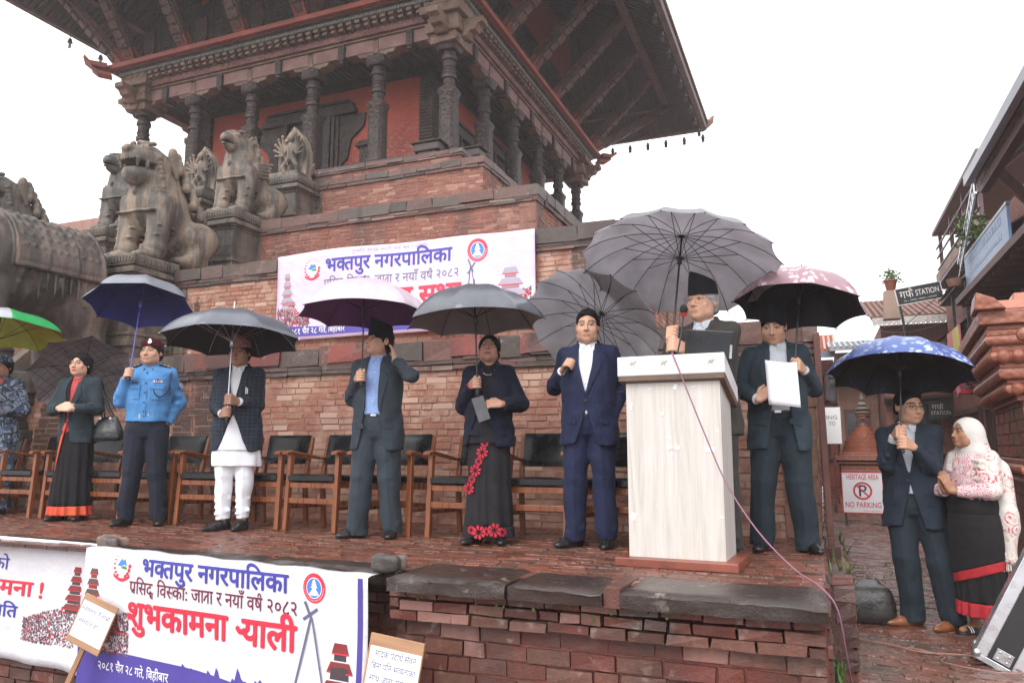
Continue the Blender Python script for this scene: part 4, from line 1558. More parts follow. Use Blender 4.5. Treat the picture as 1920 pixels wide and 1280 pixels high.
def hair(P, m=M_HAIR, grow=.011, front=.055, back=-.06, side=-.005, bun=None, extra=None, vol=1.0, short=False):
 Mh, HC = P['Mh'], P['HC']
 hs_ = P['hs']
 f_ = lambda x, y, z: HC + Mh @ (Vector((x, y, z)) * hs_)
 F = Field(HC - Vector((.14, .17, .24)), HC + Vector((.14, .17, .17)), .0055)
 F.ell(f_(0, .016, .034), ((.077 + grow) * hs_, (.097 + grow) * hs_, (.089 + grow * vol) * hs_), 0, M=Mh)
 F.ell(f_(0, .045, -.02), ((.068 + grow) * hs_, (.066 + grow) * hs_, .08), .02, M=Mh)
 # cut the face, the ears and the nape free
 F.ell(f_(0, -.105, front - .088), (.092 if short else .074, .096 if short else .088, .105), .010, 's', Mh)
 F.rbox(f_(0, -.175, -.20), (.2, .12, .2), .02, .01, 's', Mh)
 F.rbox(f_(0, -.05, side - .2), (.2, .062, .2), .02, .010, 's', Mh)
 F.rbox(f_(0, .0, back - .2), (.3, .3, .2), .01, .012, 's', Mh)
 if short:
  F.rbox(f_(0, .0, .022 - .2), (.2, .06, .2), .02, .012, 's', Mh)
 if extra:
  extra(F, f_, Mh)
 if bun:
  F.ell(f_(*bun), (.05, .045, .05), .02, M=Mh)
 F.wrinkle(.0045, 60, 2); F.wrinkle(.003, 130, 4)
 return F.build('hair', m, P['o'], smooth_iter=1)

def topi(P, m, h=.115, z0=.052, tilt=8):
 """brimless folded cap: straight band, crown rising to a ridge off the centre"""
 Mh, HC = P['Mh'], P['HC']
 Mt = Mh @ rotm(R(tilt), 0, R(4))
 b = MB(); rings = []
 for t, sx, sy in ((0, 1.0, 1.0), (.5, .985, .985), (.8, .95, .965), (.96, .88, .92), (1.0, .80, .86)):
  ring = []
  for k in range(28):
   a = 2 * math.pi * k / 28
   x, y = math.cos(a), math.sin(a)
   zz = z0 + h * t * (1.0 - .20 * x * t - .16 * y * t)
   ring.append(HC + Mt @ (Vector((x * (.089 - .014 * t) * sx, .014 + y * (.108 - .010 * t) * sy, zz)) * P['hs']))
  rings.append(ring)
 b.rings(rings)
 return b.build('cap', m, P['o'], smooth=50)

def glasses(P, m=None, w=.027, hgt=.018):
 m = m or M_BLACKP
 Mh, HC = P['Mh'], P['HC']
 hs_ = P['hs']
 f_ = lambda x, y, z: HC + Mh @ (Vector((x, y, z)) * hs_)
 b = MB()
 for sg in (-1, 1):
  pts = []
  for k in range(17):
   a = 2 * math.pi * k / 16
   cx_, sx_ = math.cos(a), math.sin(a)
   pts.append(f_(sg * .033 + w * math.copysign(abs(cx_) ** .7, cx_), -.104 + .010 * abs(cx_ * sg * .6), .006 + hgt * math.copysign(abs(sx_) ** .7, sx_)))
  b.tube(pts, .0016, 5, caps=False)
  b.tube([f_(sg * (.033 + w), -.098, .010), f_(sg * .076, -.06, .014), f_(sg * .081, .01, .016)], .0015, 5)
 b.tube([f_(-.007, -.106, .010), f_(.007, -.106, .010)], .0016, 5)
 return b.build('glasses', m, P['o'], smooth=60)
# ------------------------------------------------------------------ umbrellas
def m_canopy(name, base, rough=.38, trans=0.0, tcol=None, pattern=None, sheen=0.0, metal=0.0):
 t = NT(name); co = t.coord('Object')
 n = t.noise(5, co, 4)
 c = t.ramp(n, (.3, tuple(x * .85 for x in base)), (.7, tuple(min(1, x * 1.15) for x in base)))
 if pattern == 'plaid':
  for ax, sc_ in (('X', 4.2), ('Y', 4.2)):
   wv = t.new('TexWave', wave_type='BANDS', bands_direction=ax); wv.inputs['Scale'].default_value = sc_
   t.t.links.new(co, wv.inputs['Vector'])
   c = t.mix(t.ramp(wv.outputs['Fac'], (.9, 0.0), (.97, .5)), c, (.16, .13, .14))
 if pattern in ('blossom', 'scroll'):
  sp = t.new('SeparateXYZ'); t.t.links.new(co, sp.inputs[0])
  rad = t.math('SQRT', t.math('ADD', t.math('MULTIPLY', sp.outputs[0], sp.outputs[0]), t.math('MULTIPLY', sp.outputs[1], sp.outputs[1])))
  v = t.new('TexVoronoi', feature='F1'); v.inputs['Scale'].default_value = 21 if pattern == 'blossom' else 11
  t.t.links.new(co, v.inputs['Vector'])
  dist = t.math('ADD', v.outputs['Distance'], t.math('MULTIPLY', t.noise(45, co, 2), .5))
  if pattern == 'blossom':
   f = t.ramp(dist, (.60, 1.0), (.68, 0.0))
   f = t.math('MULTIPLY', f, t.ramp(t.noise(4.5, co, 2), (.36, 0.0), (.44, 1.0)))
  else:
   f = t.ramp(t.math('SINE', t.math('MULTIPLY', dist, 26)), (.62, 0.0), (.85, .8))
   f = t.math('MULTIPLY', f, t.ramp(t.noise(5, co, 2), (.45, 0.0), (.55, 1.0)))
  zone = (.20, .26) if pattern == 'blossom' else (.37, .42)
  f = t.math('MULTIPLY', f, t.ramp(rad, (zone[0], 0.0), (zone[1], 1.0)))
  c = t.mix(f, c, tcol)
 fold = t.noise(9, co, 3)
 # rain beads
 v2 = t.new('TexVoronoi', feature='F1'); v2.inputs['Scale'].default_value = 85
 t.t.links.new(co, v2.inputs['Vector'])
 h = t.math('ADD', t.math('MULTIPLY', fold, .5), t.ramp(v2.outputs['Distance'], (.12, .18), (.28, 0.0)))
 t.bump(h, .45, .012)
 t.done(c, rough, Metallic=metal)
 if trans:
  tr = t.new('BsdfTranslucent'); t.t.links.new(c, tr.inputs['Color'])
  mx = t.new('MixShader'); mx.inputs[0].default_value = trans
  out = [n_ for n_ in t.t.nodes if n_.type == 'OUTPUT_MATERIAL'][0]
  t.t.links.new(t.b.outputs[0], mx.inputs[1]); t.t.links.new(tr.outputs[0], mx.inputs[2])
  t.t.links.new(mx.outputs[0], out.inputs['Surface'])
 return t.m
M_RIB = mat('black_rib', (.012, .012, .013), .35)
M_RIBS = mat('silver_rib', (.45, .45, .47), .3, Metallic=.8)

class Umb: pass
def umbrella(label, H, A, Rr, d, n, outer, inner, L, rib=None, shaft=None, handle=None, hl=.11, hr=.0155, tip=.05, phase=0.0, tipmat=None, name='umbrella', sr=.0062, scallop=.05, runner=.36, double=False):
 H, A = Vector(H), Vector(A).normalized()
 q = Vector((0, 0, 1)).rotation_difference(A)
 root = empty(name, H, label=label, cat='umbrella', group='open umbrellas')
 root.rotation_mode = 'QUATERNION'; root.rotation_quaternion = q @ Euler((0, 0, phase)).to_quaternion()
 th = 1.15
 def rp(t):
  return Rr * math.sin(t * th) / math.sin(th), -d * (1 - math.cos(t * th)) / (1 - math.cos(th))
 sub, nt = 6, 10
 vs, cnt = [], n * sub
 for layer, off in ((0, 0.0), (1, -.003)):
  for i in range(nt + 1):
   for k in range(n):
    for s_ in range(sub):
     wv = s_ / sub; bow = 4 * wv * (1 - wv)
     t = max(i / nt, .012) * (1 - scallop * bow * (i / nt) ** 3)
     r, z = rp(t)
     a0, a1 = 2 * math.pi * k / n, 2 * math.pi * (k + 1) / n
     x = r * ((1 - wv) * math.cos(a0) + wv * math.cos(a1)); y = r * ((1 - wv) * math.sin(a0) + wv * math.sin(a1))
     sag = 1 - .018 * bow * t
     vs.append((x * sag, y * sag, z + off - .010 * bow * t))
 b = MB(); fs, ms = [], []
 lay = (nt + 1) * cnt
 outer = outer if isinstance(outer, list) else [outer]; inner = inner if isinstance(inner, list) else [inner]
 mats = outer + inner
 b.v = vs
 for i in range(nt):
  for j in range(cnt):
   a, c = i * cnt + j, i * cnt + (j + 1) % cnt
   pk = j // sub
   b.f.append((a, a + cnt, c + cnt, c)); b.m.append(pk % len(outer)); b.c.append((.5, 0, 0))
   b.f.append((lay + a, lay + c, lay + c + cnt, lay + a + cnt)); b.m.append(len(outer) + pk % len(inner)); b.c.append((.5, 0, 0))
 for j in range(cnt):
  a, c = nt * cnt + j, nt * cnt + (j + 1) % cnt
  b.f.append((a, lay + a, lay + c, c)); b.m.append(0); b.c.append((.5, 0, 0))
 can = b.build('canopy', mats, root, smooth=50, fix=False)
 rib = rib or M_RIB; shaft = shaft or M_RIB; handle = handle or M_BLACKP
 # ribs with their stretchers, one object each
 rm = MB(); pts = []
 for i in range(9):
  r, z = rp(max(.02, i / 8)); pts.append((r * .995, 0, z - .0065))
 rm.tube(pts, .0024, 5)
 rm.tube([pts[-1], (pts[-1][0] + .012, 0, pts[-1][2] - .004)], .0045, 6)
 r0, z0 = rp(.5)
 r1, z1 = rp(.97)
 st = MB(); zr = -Rr * runner * 1.25
 st.tube([(r0, 0, z0 - .008), (.016, 0, zr)], .0026, 5)
 R0 = rm.build('rib', rib, root, smooth=60); S0 = st.build('stretcher', rib, R0, smooth=60)
 for k in range(1, n):
  o = R0.copy(); COL.objects.link(o); o.parent = root; o.rotation_euler.z = 2 * math.pi * k / n
  s2 = S0.copy(); COL.objects.link(s2); s2.parent = o
 sh = MB()
 sh.tube([(0, 0, .01), (0, 0, -L + hl * .6)], sr, 10)
 sh.lathe([(.012, zr - .05), (.016, zr - .045), (.016, zr + .01), (.011, zr + .014)], 12)
 sh.lathe([(.018, -.012), (.018, -.004)], 12)
 sh.build('shaft', shaft, root, smooth=40)
 tp = MB(); tp.lathe([(.013, .0), (.013, .008), (.006, .014), (.0055, tip), (.003, tip + .006)], 10); tp.build('ferrule', tipmat or rib, root, smooth=40)
 hd = MB(); hd.lathe([(hr * .8, -L + hl), (hr, -L + hl - .01), (hr * .92, -L + hl * .5), (hr * 1.08, -L + .012), (hr * .7, -L), (0, -L - .001)], 14)
 hd.build('handle', handle, root, smooth=40)
 U = Umb(); U.H, U.A, U.root = H, A, root
 U.at = lambda t: H - A * t
 return U

C_SILV = m_canopy('silver_lining', (.62, .59, .60), .42, .6)
C_SILV2 = m_canopy('pale_silver_lining', (.62, .595, .61), .40, .6)
C_BLKWET = m_canopy('wet_black_canopy', (.10, .10, .11), .22, .3)
C_BLKIN = m_canopy('black_lining', (.012, .012, .017), .6)
UM = {}
UM['multi'] = umbrella('rainbow panelled umbrella over the camouflaged soldier at the picture edge', (-7.80, 5.20, 2.10), (-.07, .13, .988), .664, .235, 8,
 [m_canopy('bright_green_panel', (.04, .42, .13), .3, .3), m_canopy('dark_green_panel', (.035, .075, .055), .25, .2), m_canopy('grey_panel', (.42, .43, .48), .3, .2), m_canopy('grass_green_panel', (.035, .40, .12), .3, .3)],
 [m_canopy('orange_lining', (.65, .20, .02), .5, .4), m_canopy('yellow_lining', (.65, .60, .05), .5, .45), m_canopy('lemon_lining', (.55, .62, .10), .5, .45)], .98, phase=.35)
UM['lady'] = umbrella('dark plaid umbrella tilted back behind the woman with glasses', (-7.12, 5.66, 1.54), (-.60, .50, .60), .505, .19, 8,
 C_BLKWET, m_canopy('plaid_lining', (.36, .31, .32), .5, .4, pattern='plaid'), .76, phase=.2)
UM['police'] = umbrella('royal blue lined umbrella with grey top held by the police officer', (-5.978, 5.321, 2.287), (-.171, .246, .954), .495, .27, 8,
 m_canopy('grey_coated_canopy', (.19, .20, .23), .3, .1), m_canopy('royal_blue_lining', (.012, .022, .19), .5, .1), 1.03, shaft=mat('blue_shaft', (.05, .06, .30), .3), phase=.1)
UM['white'] = umbrella('black umbrella with silver shaft held by the man in white trousers', (-4.669, 5.113, 1.875), (-.069, .095, .993), .590, .275, 8,
 m_canopy('wet_charcoal_canopy', (.10, .105, .125), .28), C_BLKIN, .97, rib=M_RIBS, shaft=M_RIBS, tip=.085, tipmat=M_RIBS, phase=.3)
UM['grey'] = umbrella('pale pink umbrella with purple lining held by the man touching his ear', (-3.337, 5.098, 2.035), (-.036, .062, .997), .528, .288, 8,
 m_canopy('pale_pink_canopy', (.74, .60, .68), .4, .3), m_canopy('purple_lining', (.115, .035, .13), .5, .25), .86, phase=.38, tip=.04)
UM['nwoman'] = umbrella('black umbrella with dull grey lining held by the woman in the flowered sari', (-2.358, 5.078, 1.905), (-.055, .029, .998), .522, .282, 8,
 m_canopy('wet_slate_canopy', (.10, .105, .12), .26), m_canopy('grey_lining', (.33, .315, .32), .5, .4), .83, phase=.2)
UM['nman'] = umbrella('grey many ribbed umbrella resting on the shoulder of the man in the navy suit', (-1.53, 5.66, 1.74), (.187, .704, .685), .545, .20, 16,
 m_canopy('wet_dark_grey_canopy', (.46, .46, .49), .26, .6), C_SILV2, .78, scallop=.03, runner=.2)
UM['speaker'] = umbrella('large grey many ribbed umbrella over the speaker at the lectern', (-.838, 5.276, 2.185), (.048, .326, .944), .68, .265, 16,
 m_canopy('wet_grey_canopy', (.48, .48, .52), .3, .6), C_SILV, .98, scallop=.03, runner=.22, sr=.007)
UM['right'] = umbrella('black umbrella with pink blossom print held by the man reading a sheet', (-.07, 5.63, 1.935), (.10, .216, .971), .445, .275, 8,
 m_canopy('pink_blossom_canopy', (.33, .19, .22), .4, .1, (.58, .46, .50), 'blossom'), C_BLKIN, .78, phase=.2)
UM['blue'] = umbrella('blue flowered umbrella with black lining over the pair in the lane', (.568, 6.194, 1.475), (.058, .254, .965), .497, .275, 10,
 m_canopy('blue_blossom_canopy', (.085, .13, .36), .35, .15, (.42, .50, .68), 'blossom'), m_canopy('scrolled_black_lining', (.007, .008, .011), .5, 0, (.035, .085, .18), 'scroll'), .84, phase=.1, scallop=.07)

# ------------------------------------------------------------------ the eleven people
C_SLATE = cloth('slate_wool', (.030, .045, .055))
C_SKY = cloth('police_blue', (.075, .225, .47), fold=.4)
C_NAVYT = cloth('dark_navy_trouser', (.017, .021, .036))
C_CHECK = cloth('navy_check', (.022, .028, .042), check=((.05, .06, .085), 9.0))
C_GREYS = cloth('blue_grey_suit', (.040, .052, .066))
C_NAVYW = cloth('midnight_blazer', (.011, .014, .030))
C_NAVYS = cloth('navy_suit', (.018, .024, .062))
C_BROWN = cloth('grey_brown_jacket', (.052, .047, .043))
C_TEAL = cloth('teal_grey_suit', (.030, .047, .062))
C_TEALT = cloth('teal_grey_trouser', (.022, .033, .044))
C_DKBLUE = cloth('dark_blue_suit', (.022, .031, .048))
C_LTBLUE = cloth('light_blue_shirt', (.26, .38, .68), .8)
C_GREYSH = cloth('pale_grey_shirt', (.50, .53, .58), .8)
C_CAP = cloth('black_cap_cloth', (.010, .011, .015), .85, fold=.1)

# --- soldier at the picture's edge
def m_camo():
 t = NT('blue_camouflage'); co = t.coord('Object')
 v = t.noise(11, co, 2, .5, 1.2)
 w_ = t.noise(14, t.coord('Object', (1, 1, 1), (0, 0, 0), (3, 1, 2)), 2, .5, 1.0)
 c = t.ramp(v, (.40, (.035, .055, .10)), (.44, (.035, .055, .10)), (.45, (.26, .30, .36)), (.53, (.26, .30, .36)), (.54, (.05, .085, .19)))
 c = t.mix(t.ramp(w_, (.56, 0.0), (.57, 1.0)), c, (.03, .045, .055))
 t.bump(t.noise(14, co, 3), .5, .02)
 return t.done(c, .8)
M_CAMO = m_camo()
P = person('person', 'soldier in blue camouflage uniform cut off by the left picture edge', (-8.30, 5.60, 0), 30, 1.0, .01, (.33, .18, .12), (-5, 2, 0),
     dict(R=dict(kind='grip', p=UM['multi'].at(.9), A=UM['multi'].A), L=dict(kind='free', W=(.10, -.21, 1.10), d=(-1, -.15, .1), n=(0, 1, .3), curl=.5)), seed=1)
jacket(P, M_CAMO, 'uniform_shirt', hem=.78, sleeve=(.074, .064, .05), lapel=False, amp=.008)
trousers(P, M_CAMO, (.108, .09, .08), amp=.009)
for i in range(2): shoe(P['o'], P['legs'][i][1] + Vector((0, 0, -.07)), R((-10, 10)[i]), M_SHOE, 'boot')
hair(P, front=.05, back=-.05)
b = MB()
for sg in (-1, 1):
 b.beam((sg * .10, .0, 1.462), (sg * .185, .0, 1.425), .055, .012)
b.build('shoulder_strap', mat('olive_strap', (.05, .055, .035), .8), P['o'], bevel=.003)
b = MB(); b.box(.04, .075, -.115, -.10, 1.39, 1.44, M=None); b.build('collar_tab', mat('red_tab', (.45, .04, .02), .6), P['o'], bevel=.003)
topi(P, M_CAMO, .085, .05, 4)

# --- woman in the slate blazer
P = person('person', 'woman with glasses in a slate blazer over a black sari with red border', (-6.86, 5.42, 0), 22, .965, -.004, (.50, .30, .21), (-6, 3, 0),
     dict(R=dict(kind='free', W=(-.060, -.235, 1.125), d=(.95, -.2, .12), n=(0, .9, -.4), curl=.45, pole=(-.7, .5, -.6)), L=dict(kind='free', W=(.075, -.262, 1.115), d=(-.95, -.05, .15), n=(-.1, .9, -.4), curl=.55, pole=(.7, .5, -.6))),
     female=True, lips=(.50, .03, .035), seed=2)
lady = P
C_SARI1 = cloth('black_sari', (.010, .009, .011), .7)
M_REDB = m_carved('red_gold_border', (.50, .022, .012), (.62, .10, .02), 60, .5, .2, .004)
def sari(P, m, band, top=1.02, hem=.055, r=((.215, .17), (.17, .14)), bandh=.095, pleat=(.013, 13, .05, .95), lean=.0, wrap=None, name='sari'):
 L = dict(z=[hem, .25, .50, .70, .82, .92, top], rx=[.205 + lean, .190, .178, .174, .166, .15, .13], ry=[.150, .140, .130, .127, .120, .108, .10],
    cx=[-lean, -lean * .6, 0, 0, 0, 0, 0], cy=[-.01, -.005, .0, .005, .006, .003, 0], n=2.1, pleat=pleat)
 P['SL'] = L
 for nm, mm, z0, z1, g in ((name, m, hem + bandh, None, 0.0), ('sari_border', band, hem, hem + bandh, .004)):
  F = Field((-.32, -.3, hem - .03), (.32, .26, (z1 or top) + .04), .0075)
  F.loft(L, 0, grow=g, z0=z0, z1=z1)
  F.wrinkle(.004, 16, 4)
  o = F.build(nm, mm, P['o'], smooth_iter=1)
  if nm == name: P['sari'] = o
  else: o.parent = P['sari']
 return P['sari']
jacket(P, C_SLATE, 'blazer', hem=.80, opening=([.78, .84, .90, .96, 1.15, 1.30, 1.47], [.065, .05, .035, .012, .022, .05, .05], [-.055, -.05, -.045, -.04, -.03, -.015, 0]), lapel=1.02, sleeve=(.066, .058, .046), wide=.95, buttons=[(-.02, .985)])
shirt(P, m_carved('red_blouse', (.36, .012, .02), (.42, .03, .03), 50, .6, .2, .004), collar=False, cuffs=False, hem=.80, buttons=False)
sari(P, C_SARI1, M_REDB)
b = MB()      # red edge of the sari running down from the waist, black drape at the neck
L = P['SL']
zs = np.linspace(.98, .50, 10)
patch(b, L, [(-.075 - .050 * ((.98 - z) / .48), z) for z in zs], [(-.035 - .085 * ((.98 - z) / .48) ** .9, z) for z in zs], .022, .008)
b.build('sari_edge', M_REDB, P['sari'], smooth=40)
b = MB()
zs = np.linspace(1.12, 1.43, 8)
patch(b, P['JL'], [(-.075 + .02 * i / 7, z) for i, z in enumerate(zs)], [(-.020 - .022 * i / 7, z) for i, z in enumerate(zs)], .002, .008)
b.build('scarf', C_SARI1, P['o'], smooth=40)
hair(P, grow=.010, front=.066, back=-.06, side=.0, extra=lambda F, f_, Mh: (F.cap(f_(-.076, .03, .02), f_(-.066, .05, -.055), .018, .016, .02), F.cap(f_(.076, .03, .02), f_(.066, .05, -.055), .018, .016, .02), F.ell(f_(0, .085, -.03), (.06, .04, .06), .02, M=Mh)))
glasses(P)
for i in range(2): shoe(P['o'], P['legs'][i][1] + Vector((0, 0, -.07)), R((-14, 8)[i]), M_SHOE)
# handbag hangs from her left shoulder
def handbag(P):
 w_ = P['o'].matrix_basis
 M_BAG = mat('black_bag_leather', (.012, .012, .014), .3, .3, 10, .6, 25, .01)
 bag = empty('handbag', (0, 0, 0), label='black leather shoulder bag hanging from the arm of the woman with glasses', cat='bag')
 bag.matrix_world = P['o'].matrix_basis.copy()
 F = Field((.12, -.18, .70), (.48, .22, 1.12), .008)
 F.loft(dict(z=[.80, .83, .90, 1.0, 1.05], rx=[.13, .150, .145, .115, .10], ry=[.055, .070, .064, .04, .026], cx=[.315] * 5, cy=[.03] * 5, n=3.0), 0)
 F.wrinkle(.007, 26, 8)
 F.build('bag_body', M_BAG, bag, smooth_iter=1)
 for y in (.0, .055):
  b = MB(); b.tube([(.255, y, 1.03), (.24, y, 1.13), (.22, y * .8, 1.25), (.195, y * .5, 1.40), (.175, y * .4 + .0, 1.462), (.18, y * .6 + .04, 1.43), (.24, y + .02, 1.25), (.31, y, 1.12), (.36, y, 1.04)], .008, 6)
  b.build('strap', M_BAG, bag, smooth=60)
 b = MB(); b.lathe([(.012, 0), (.014, .004), (.012, .008)], 10, o=(.255, -.035, 1.03), M=rotm(R(90))); b.lathe([(.012, 0), (.014, .004), (.012, .008)], 10, o=(.36, -.035, 1.03), M=rotm(R(90)))
 b.build('buckle', M_STEEL, bag, smooth=40)
handbag(P)

# --- police officer
P = person('person', 'police officer in light blue shirt, maroon beret and brass belt buckle', (-5.82, 5.33, 0), 32, 1.005, .012, (.40, .235, .16), (-12, 4, 0),
     dict(R=dict(kind='grip', p=UM['police'].at(.955), A=UM['police'].A, pole=(-.25, .2, -1)), L=dict(kind='pocket')), stance=.14, seed=3, legdx=(0, 0))
jacket(P, C_SKY, 'uniform_shirt', hem=.955, sleeve=(.062, .052, .043), lapel=False, amp=.007, cut=.95, fat=.012)
police_shirt = [c for c in P['o'].children if c.name.startswith('uniform_shirt')][0]
trousers(P, C_NAVYT, (.108, .084, .072), seed=11)
belt(P, .985, buckle=M_BRASS, h=.05, bw=.085, grow=.012)
for i in range(2): shoe(P['o'], P['legs'][i][1] + Vector((0, 0, -.07)), R((-22, 14)[i]), M_SHOE)
hair(P, front=.058, back=-.05, grow=.006)
JL = P['JL']
def beret(P, m):
 Mh, HC = P['Mh'], P['HC']
 f_ = lambda x, y, z: HC + Mh @ Vector((x, y, z))
 F = Field(HC - Vector((.16, .18, .05)), HC + Vector((.16, .18, .20)), .006)
 F.ell(f_(0, .014, .062), (.090, .110, .034), .01, M=Mh)
 F.ell(f_(-.012, .020, .088), (.102, .118, .034), .03, M=Mh)
 F.ell(f_(.03, -.03, .105), (.05, .06, .025), .03, M=Mh)
 o = F.build('beret', m, P['o'], smooth_iter=1)
 k = MB(); k.lathe([(0, 0), (.020, .0), (.019, .004), (.010, .007), (0, .008)], 12, o=f_(.022, -.098, .088), M=Mh @ rotm(R(78), 0, 0)); k.lathe([(0, 0), (.013, 0), (.009, .006), (0, .006)], 8, o=f_(.022, -.096, .108), M=Mh @ rotm(R(78), 0, 0))
 k.build('cap_badge', M_STEEL, o, smooth=40)
beret(P, cloth('maroon_felt', (.085, .010, .016), .85))
def on_shirt(parent, L, nm, x0, x1, z0, z1, m, off=.007, slant=0.0):
 b = MB(); zs = [z0, (z0 + z1) / 2, z1]
 patch(b, L, [(x0, z) for z in zs], [(x1, z + slant) for z in zs], off, .006)
 return b.build(nm, m, parent, smooth=40)
for sg in (-1, 1):
 on_shirt(police_shirt, JL, 'pocket', sg * .10 - .052, sg * .10 + .052, 1.14, 1.27, C_SKY, .009)
 on_shirt(police_shirt, JL, 'pocket_flap', sg * .10 - .055, sg * .10 + .055, 1.235, 1.275, C_SKY, .014)
on_shirt(police_shirt, JL, 'name_tag', -.125, -.07, 1.285, 1.300, mat('name_plate', (.05, .03, .03), .4), .010)
on_shirt(police_shirt, JL, 'ribbon_bar', .06, .135, 1.297, 1.315, mat('ribbon_white', (.6, .6, .62), .6), .010)
for i, c in enumerate(((.5, .03, .03), (.03, .05, .3), (.5, .03, .03))):
 on_shirt(police_shirt, JL, 'medal_ribbon', .078 + .016 * i, .086 + .016 * i, 1.300, 1.332 - .006 * abs(i - 1), mat('ribbon_%s' % ('red', 'blue', 'scarlet')[i], c, .6), .012)
on_shirt(police_shirt, JL, 'placket', -.014, .014, .99, 1.41, C_SKY, .008)
for sg in (-1, 1):
 b = MB(); b.beam((sg * .075, .0, 1.470), (sg * .188, .002, 1.432), .062, .014); o = b.build('epaulette', C_NAVYT, police_shirt, bevel=.004)
 k = MB()
 for q in range(2):
  c = Vector((sg * (.115 + .03 * q), .0, 1.468 - .010 * q)); k.lathe([(0, 0), (.011, 0), (.008, .005), (0, .006)], 6, o=c)
 k.build('rank_star', M_STEEL, o)
 b = MB(); b.beam((sg * .030, -.078, 1.428), (sg * .062, -.075, 1.395), .028, .008); o2 = b.build('collar_patch', mat('black_felt', (.015, .015, .018), .8), police_shirt, bevel=.002)
 b = MB(); b.beam((sg * .044, -.082, 1.421), (sg * .058, -.081, 1.406), .010, .008); b.build('gold_stripe', M_GOLDTRIM, o2)
b = MB()
pts = [(.135, -.02, 1.455), (.125, -.08, 1.40), (.10, -.118, 1.30)]
loop = [(.19, -.03, 1.42), (.195, -.085, 1.33), (.19, -.11, 1.24), (.165, -.135, 1.18), (.125, -.15, 1.16), (.085, -.150, 1.19), (.06, -.142, 1.25)]
b.tube(loop, .0065, 7); b.tube([(.17, -.01, 1.44), (.185, -.07, 1.36), (.195, -.09, 1.27), (.20, -.085, 1.18)], .006, 7)
b.build('lanyard', mat('navy_cord', (.015, .018, .05), .7), police_shirt, smooth=60)
b = MB()
for z in (1.385, 1.29, 1.20, 1.11, 1.03):
 b.lathe([(0, 0), (.0075, 0), (.0075, .004)], 8, o=(0, front_y(JL, 0, z) - .009, z), M=rotm(R(90)))
b.build('shirt_buttons', M_BLACKP, police_shirt)
b = MB(); E, W = P['J']['L']; c = P['SH']['L'].lerp(E, .42); b.lathe([(0, 0), (.03, 0), (.03, .005), (0, .006)], 14, o=c + Vector((.066, -.025, 0)), M=rotm(0, R(80), R(-15))); b.build('arm_patch', mat('patch_grey', (.25, .3, .4), .7), police_shirt)

# --- man in the white daura suruwal
P = person('person', 'man in white trousers and dark checked blazer under the black umbrella', (-4.74, 5.30, 0), 28, .97, .022, (.27, .145, .095), (-8, 0, 0),
     dict(L=dict(kind='grip', p=UM['white'].at(.78), A=UM['white'].A, pole=(.3, .3, -1)), R=dict(kind='grip', p=UM['white'].at(.885), A=UM['white'].A, pole=(-.3, .3, -1))), seed=4, stance=.085)
jacket(P, C_CHECK, 'blazer', hem=.72, opening=([.70, .80, .92, 1.03, 1.12, 1.30, 1.47], [.13, .085, .045, -.004, .010, .045, .055], [-.0, 0, 0, 0, 0, 0, 0]), lapel=1.05, buttons=[(-.012, 1.02)], fat=.028)
shirt(P, M_WHITE, hem=.70, collar=True, cuffs=True, buttons=False, grow=-.014)
F = Field((-.32, -.26, .52), (.32, .26, .80), .008)
F.loft(dict(z=[.56, .62, .72, .78], rx=[.212, .208, .20, .19], ry=[.150, .145, .138, .125], cx=[0] * 4, cy=[.01] * 4, n=2.3, pleat=(.010, 9, .5, .8)), 0)
F.wrinkle(.006, 14, 9); F.build('long_shirt', M_WHITE, P['o'], smooth_iter=1)
trousers(P, M_WHITE, (.104, .078, .058), hem=.10, amp=.009, seed=21)
for i in range(2): shoe(P['o'], P['legs'][i][1] + Vector((0, 0, -.07)), R((-40, -8)[i]), M_SHOE, pointy=1.0)
hair(P, front=.05, back=-.055, grow=.006)
def m_dhaka():
 t = NT('patterned_dhaka_cloth'); co = t.coord('Object')
 v = t.new('TexVoronoi', feature='F1', distance='CHEBYCHEV'); v.inputs['Scale'].default_value = 55; t.t.links.new(co, v.inputs['Vector'])
 c = t.ramp(v.outputs['Color'], (.25, (.30, .09, .08)), (.45, (.36, .25, .22)), (.6, (.12, .09, .14)), (.8, (.40, .16, .12)))
 return t.done(c, .8)
topi(P, m_dhaka(), .10, .05, 6)
b = MB(); E, W = P['J']['L']; d = (W - E).normalized(); b.tube([W - d * .012, W + d * .004], .032, 16); b.build('wristwatch', M_STEEL, P['o'], smooth=40)
b = MB(); b.box(.098, .104, -.165, -.15, 1.20, 1.26); b.box(.112, .117, -.165, -.15, 1.20, 1.25); b.build('pens', M_STEEL, P['o'])

# --- man touching his ear
P = person('person', 'man in open blue-grey suit and black cap holding his ear', (-3.31, 5.30, 0), 16, .985, .014, (.42, .24, .16), (-42, 10, 0),
     dict(R=dict(kind='grip', p=UM['grey'].at(.78), A=UM['grey'].A, pole=(-.3, .3, -1)), L=dict(kind='free', W=(.155, -.085, 1.415), d=(-.28, .42, 1), n=(-.9, .1, .1), curl=.18, pole=(.75, .05, -.7))), seed=5, stance=.13, legdx=(-.02, .0))
jacket(P, C_GREYS, 'suit_jacket', hem=.72, opening=([.70, .80, .95, 1.05, 1.15, 1.30, 1.47], [.12, .095, .07, .055, .055, .06, .05], [-.01] * 7), lapel=1.0, fat=.02, buttons=[(-.072, 1.02)], amp=.006)
shirt(P, C_LTBLUE, hem=.98, cuffs=False)
trousers(P, C_GREYS, (.112, .088, .082), seed=31, hem=.035)
belt(P, .985)
for i in range(2): shoe(P['o'], P['legs'][i][1] + Vector((0, 0, -.07)), R((-42, 6)[i]), M_SHOE)
hair(P, front=.05, back=-.05, grow=.006)
topi(P, C_CAP, .125, .046, 10); glasses(P)

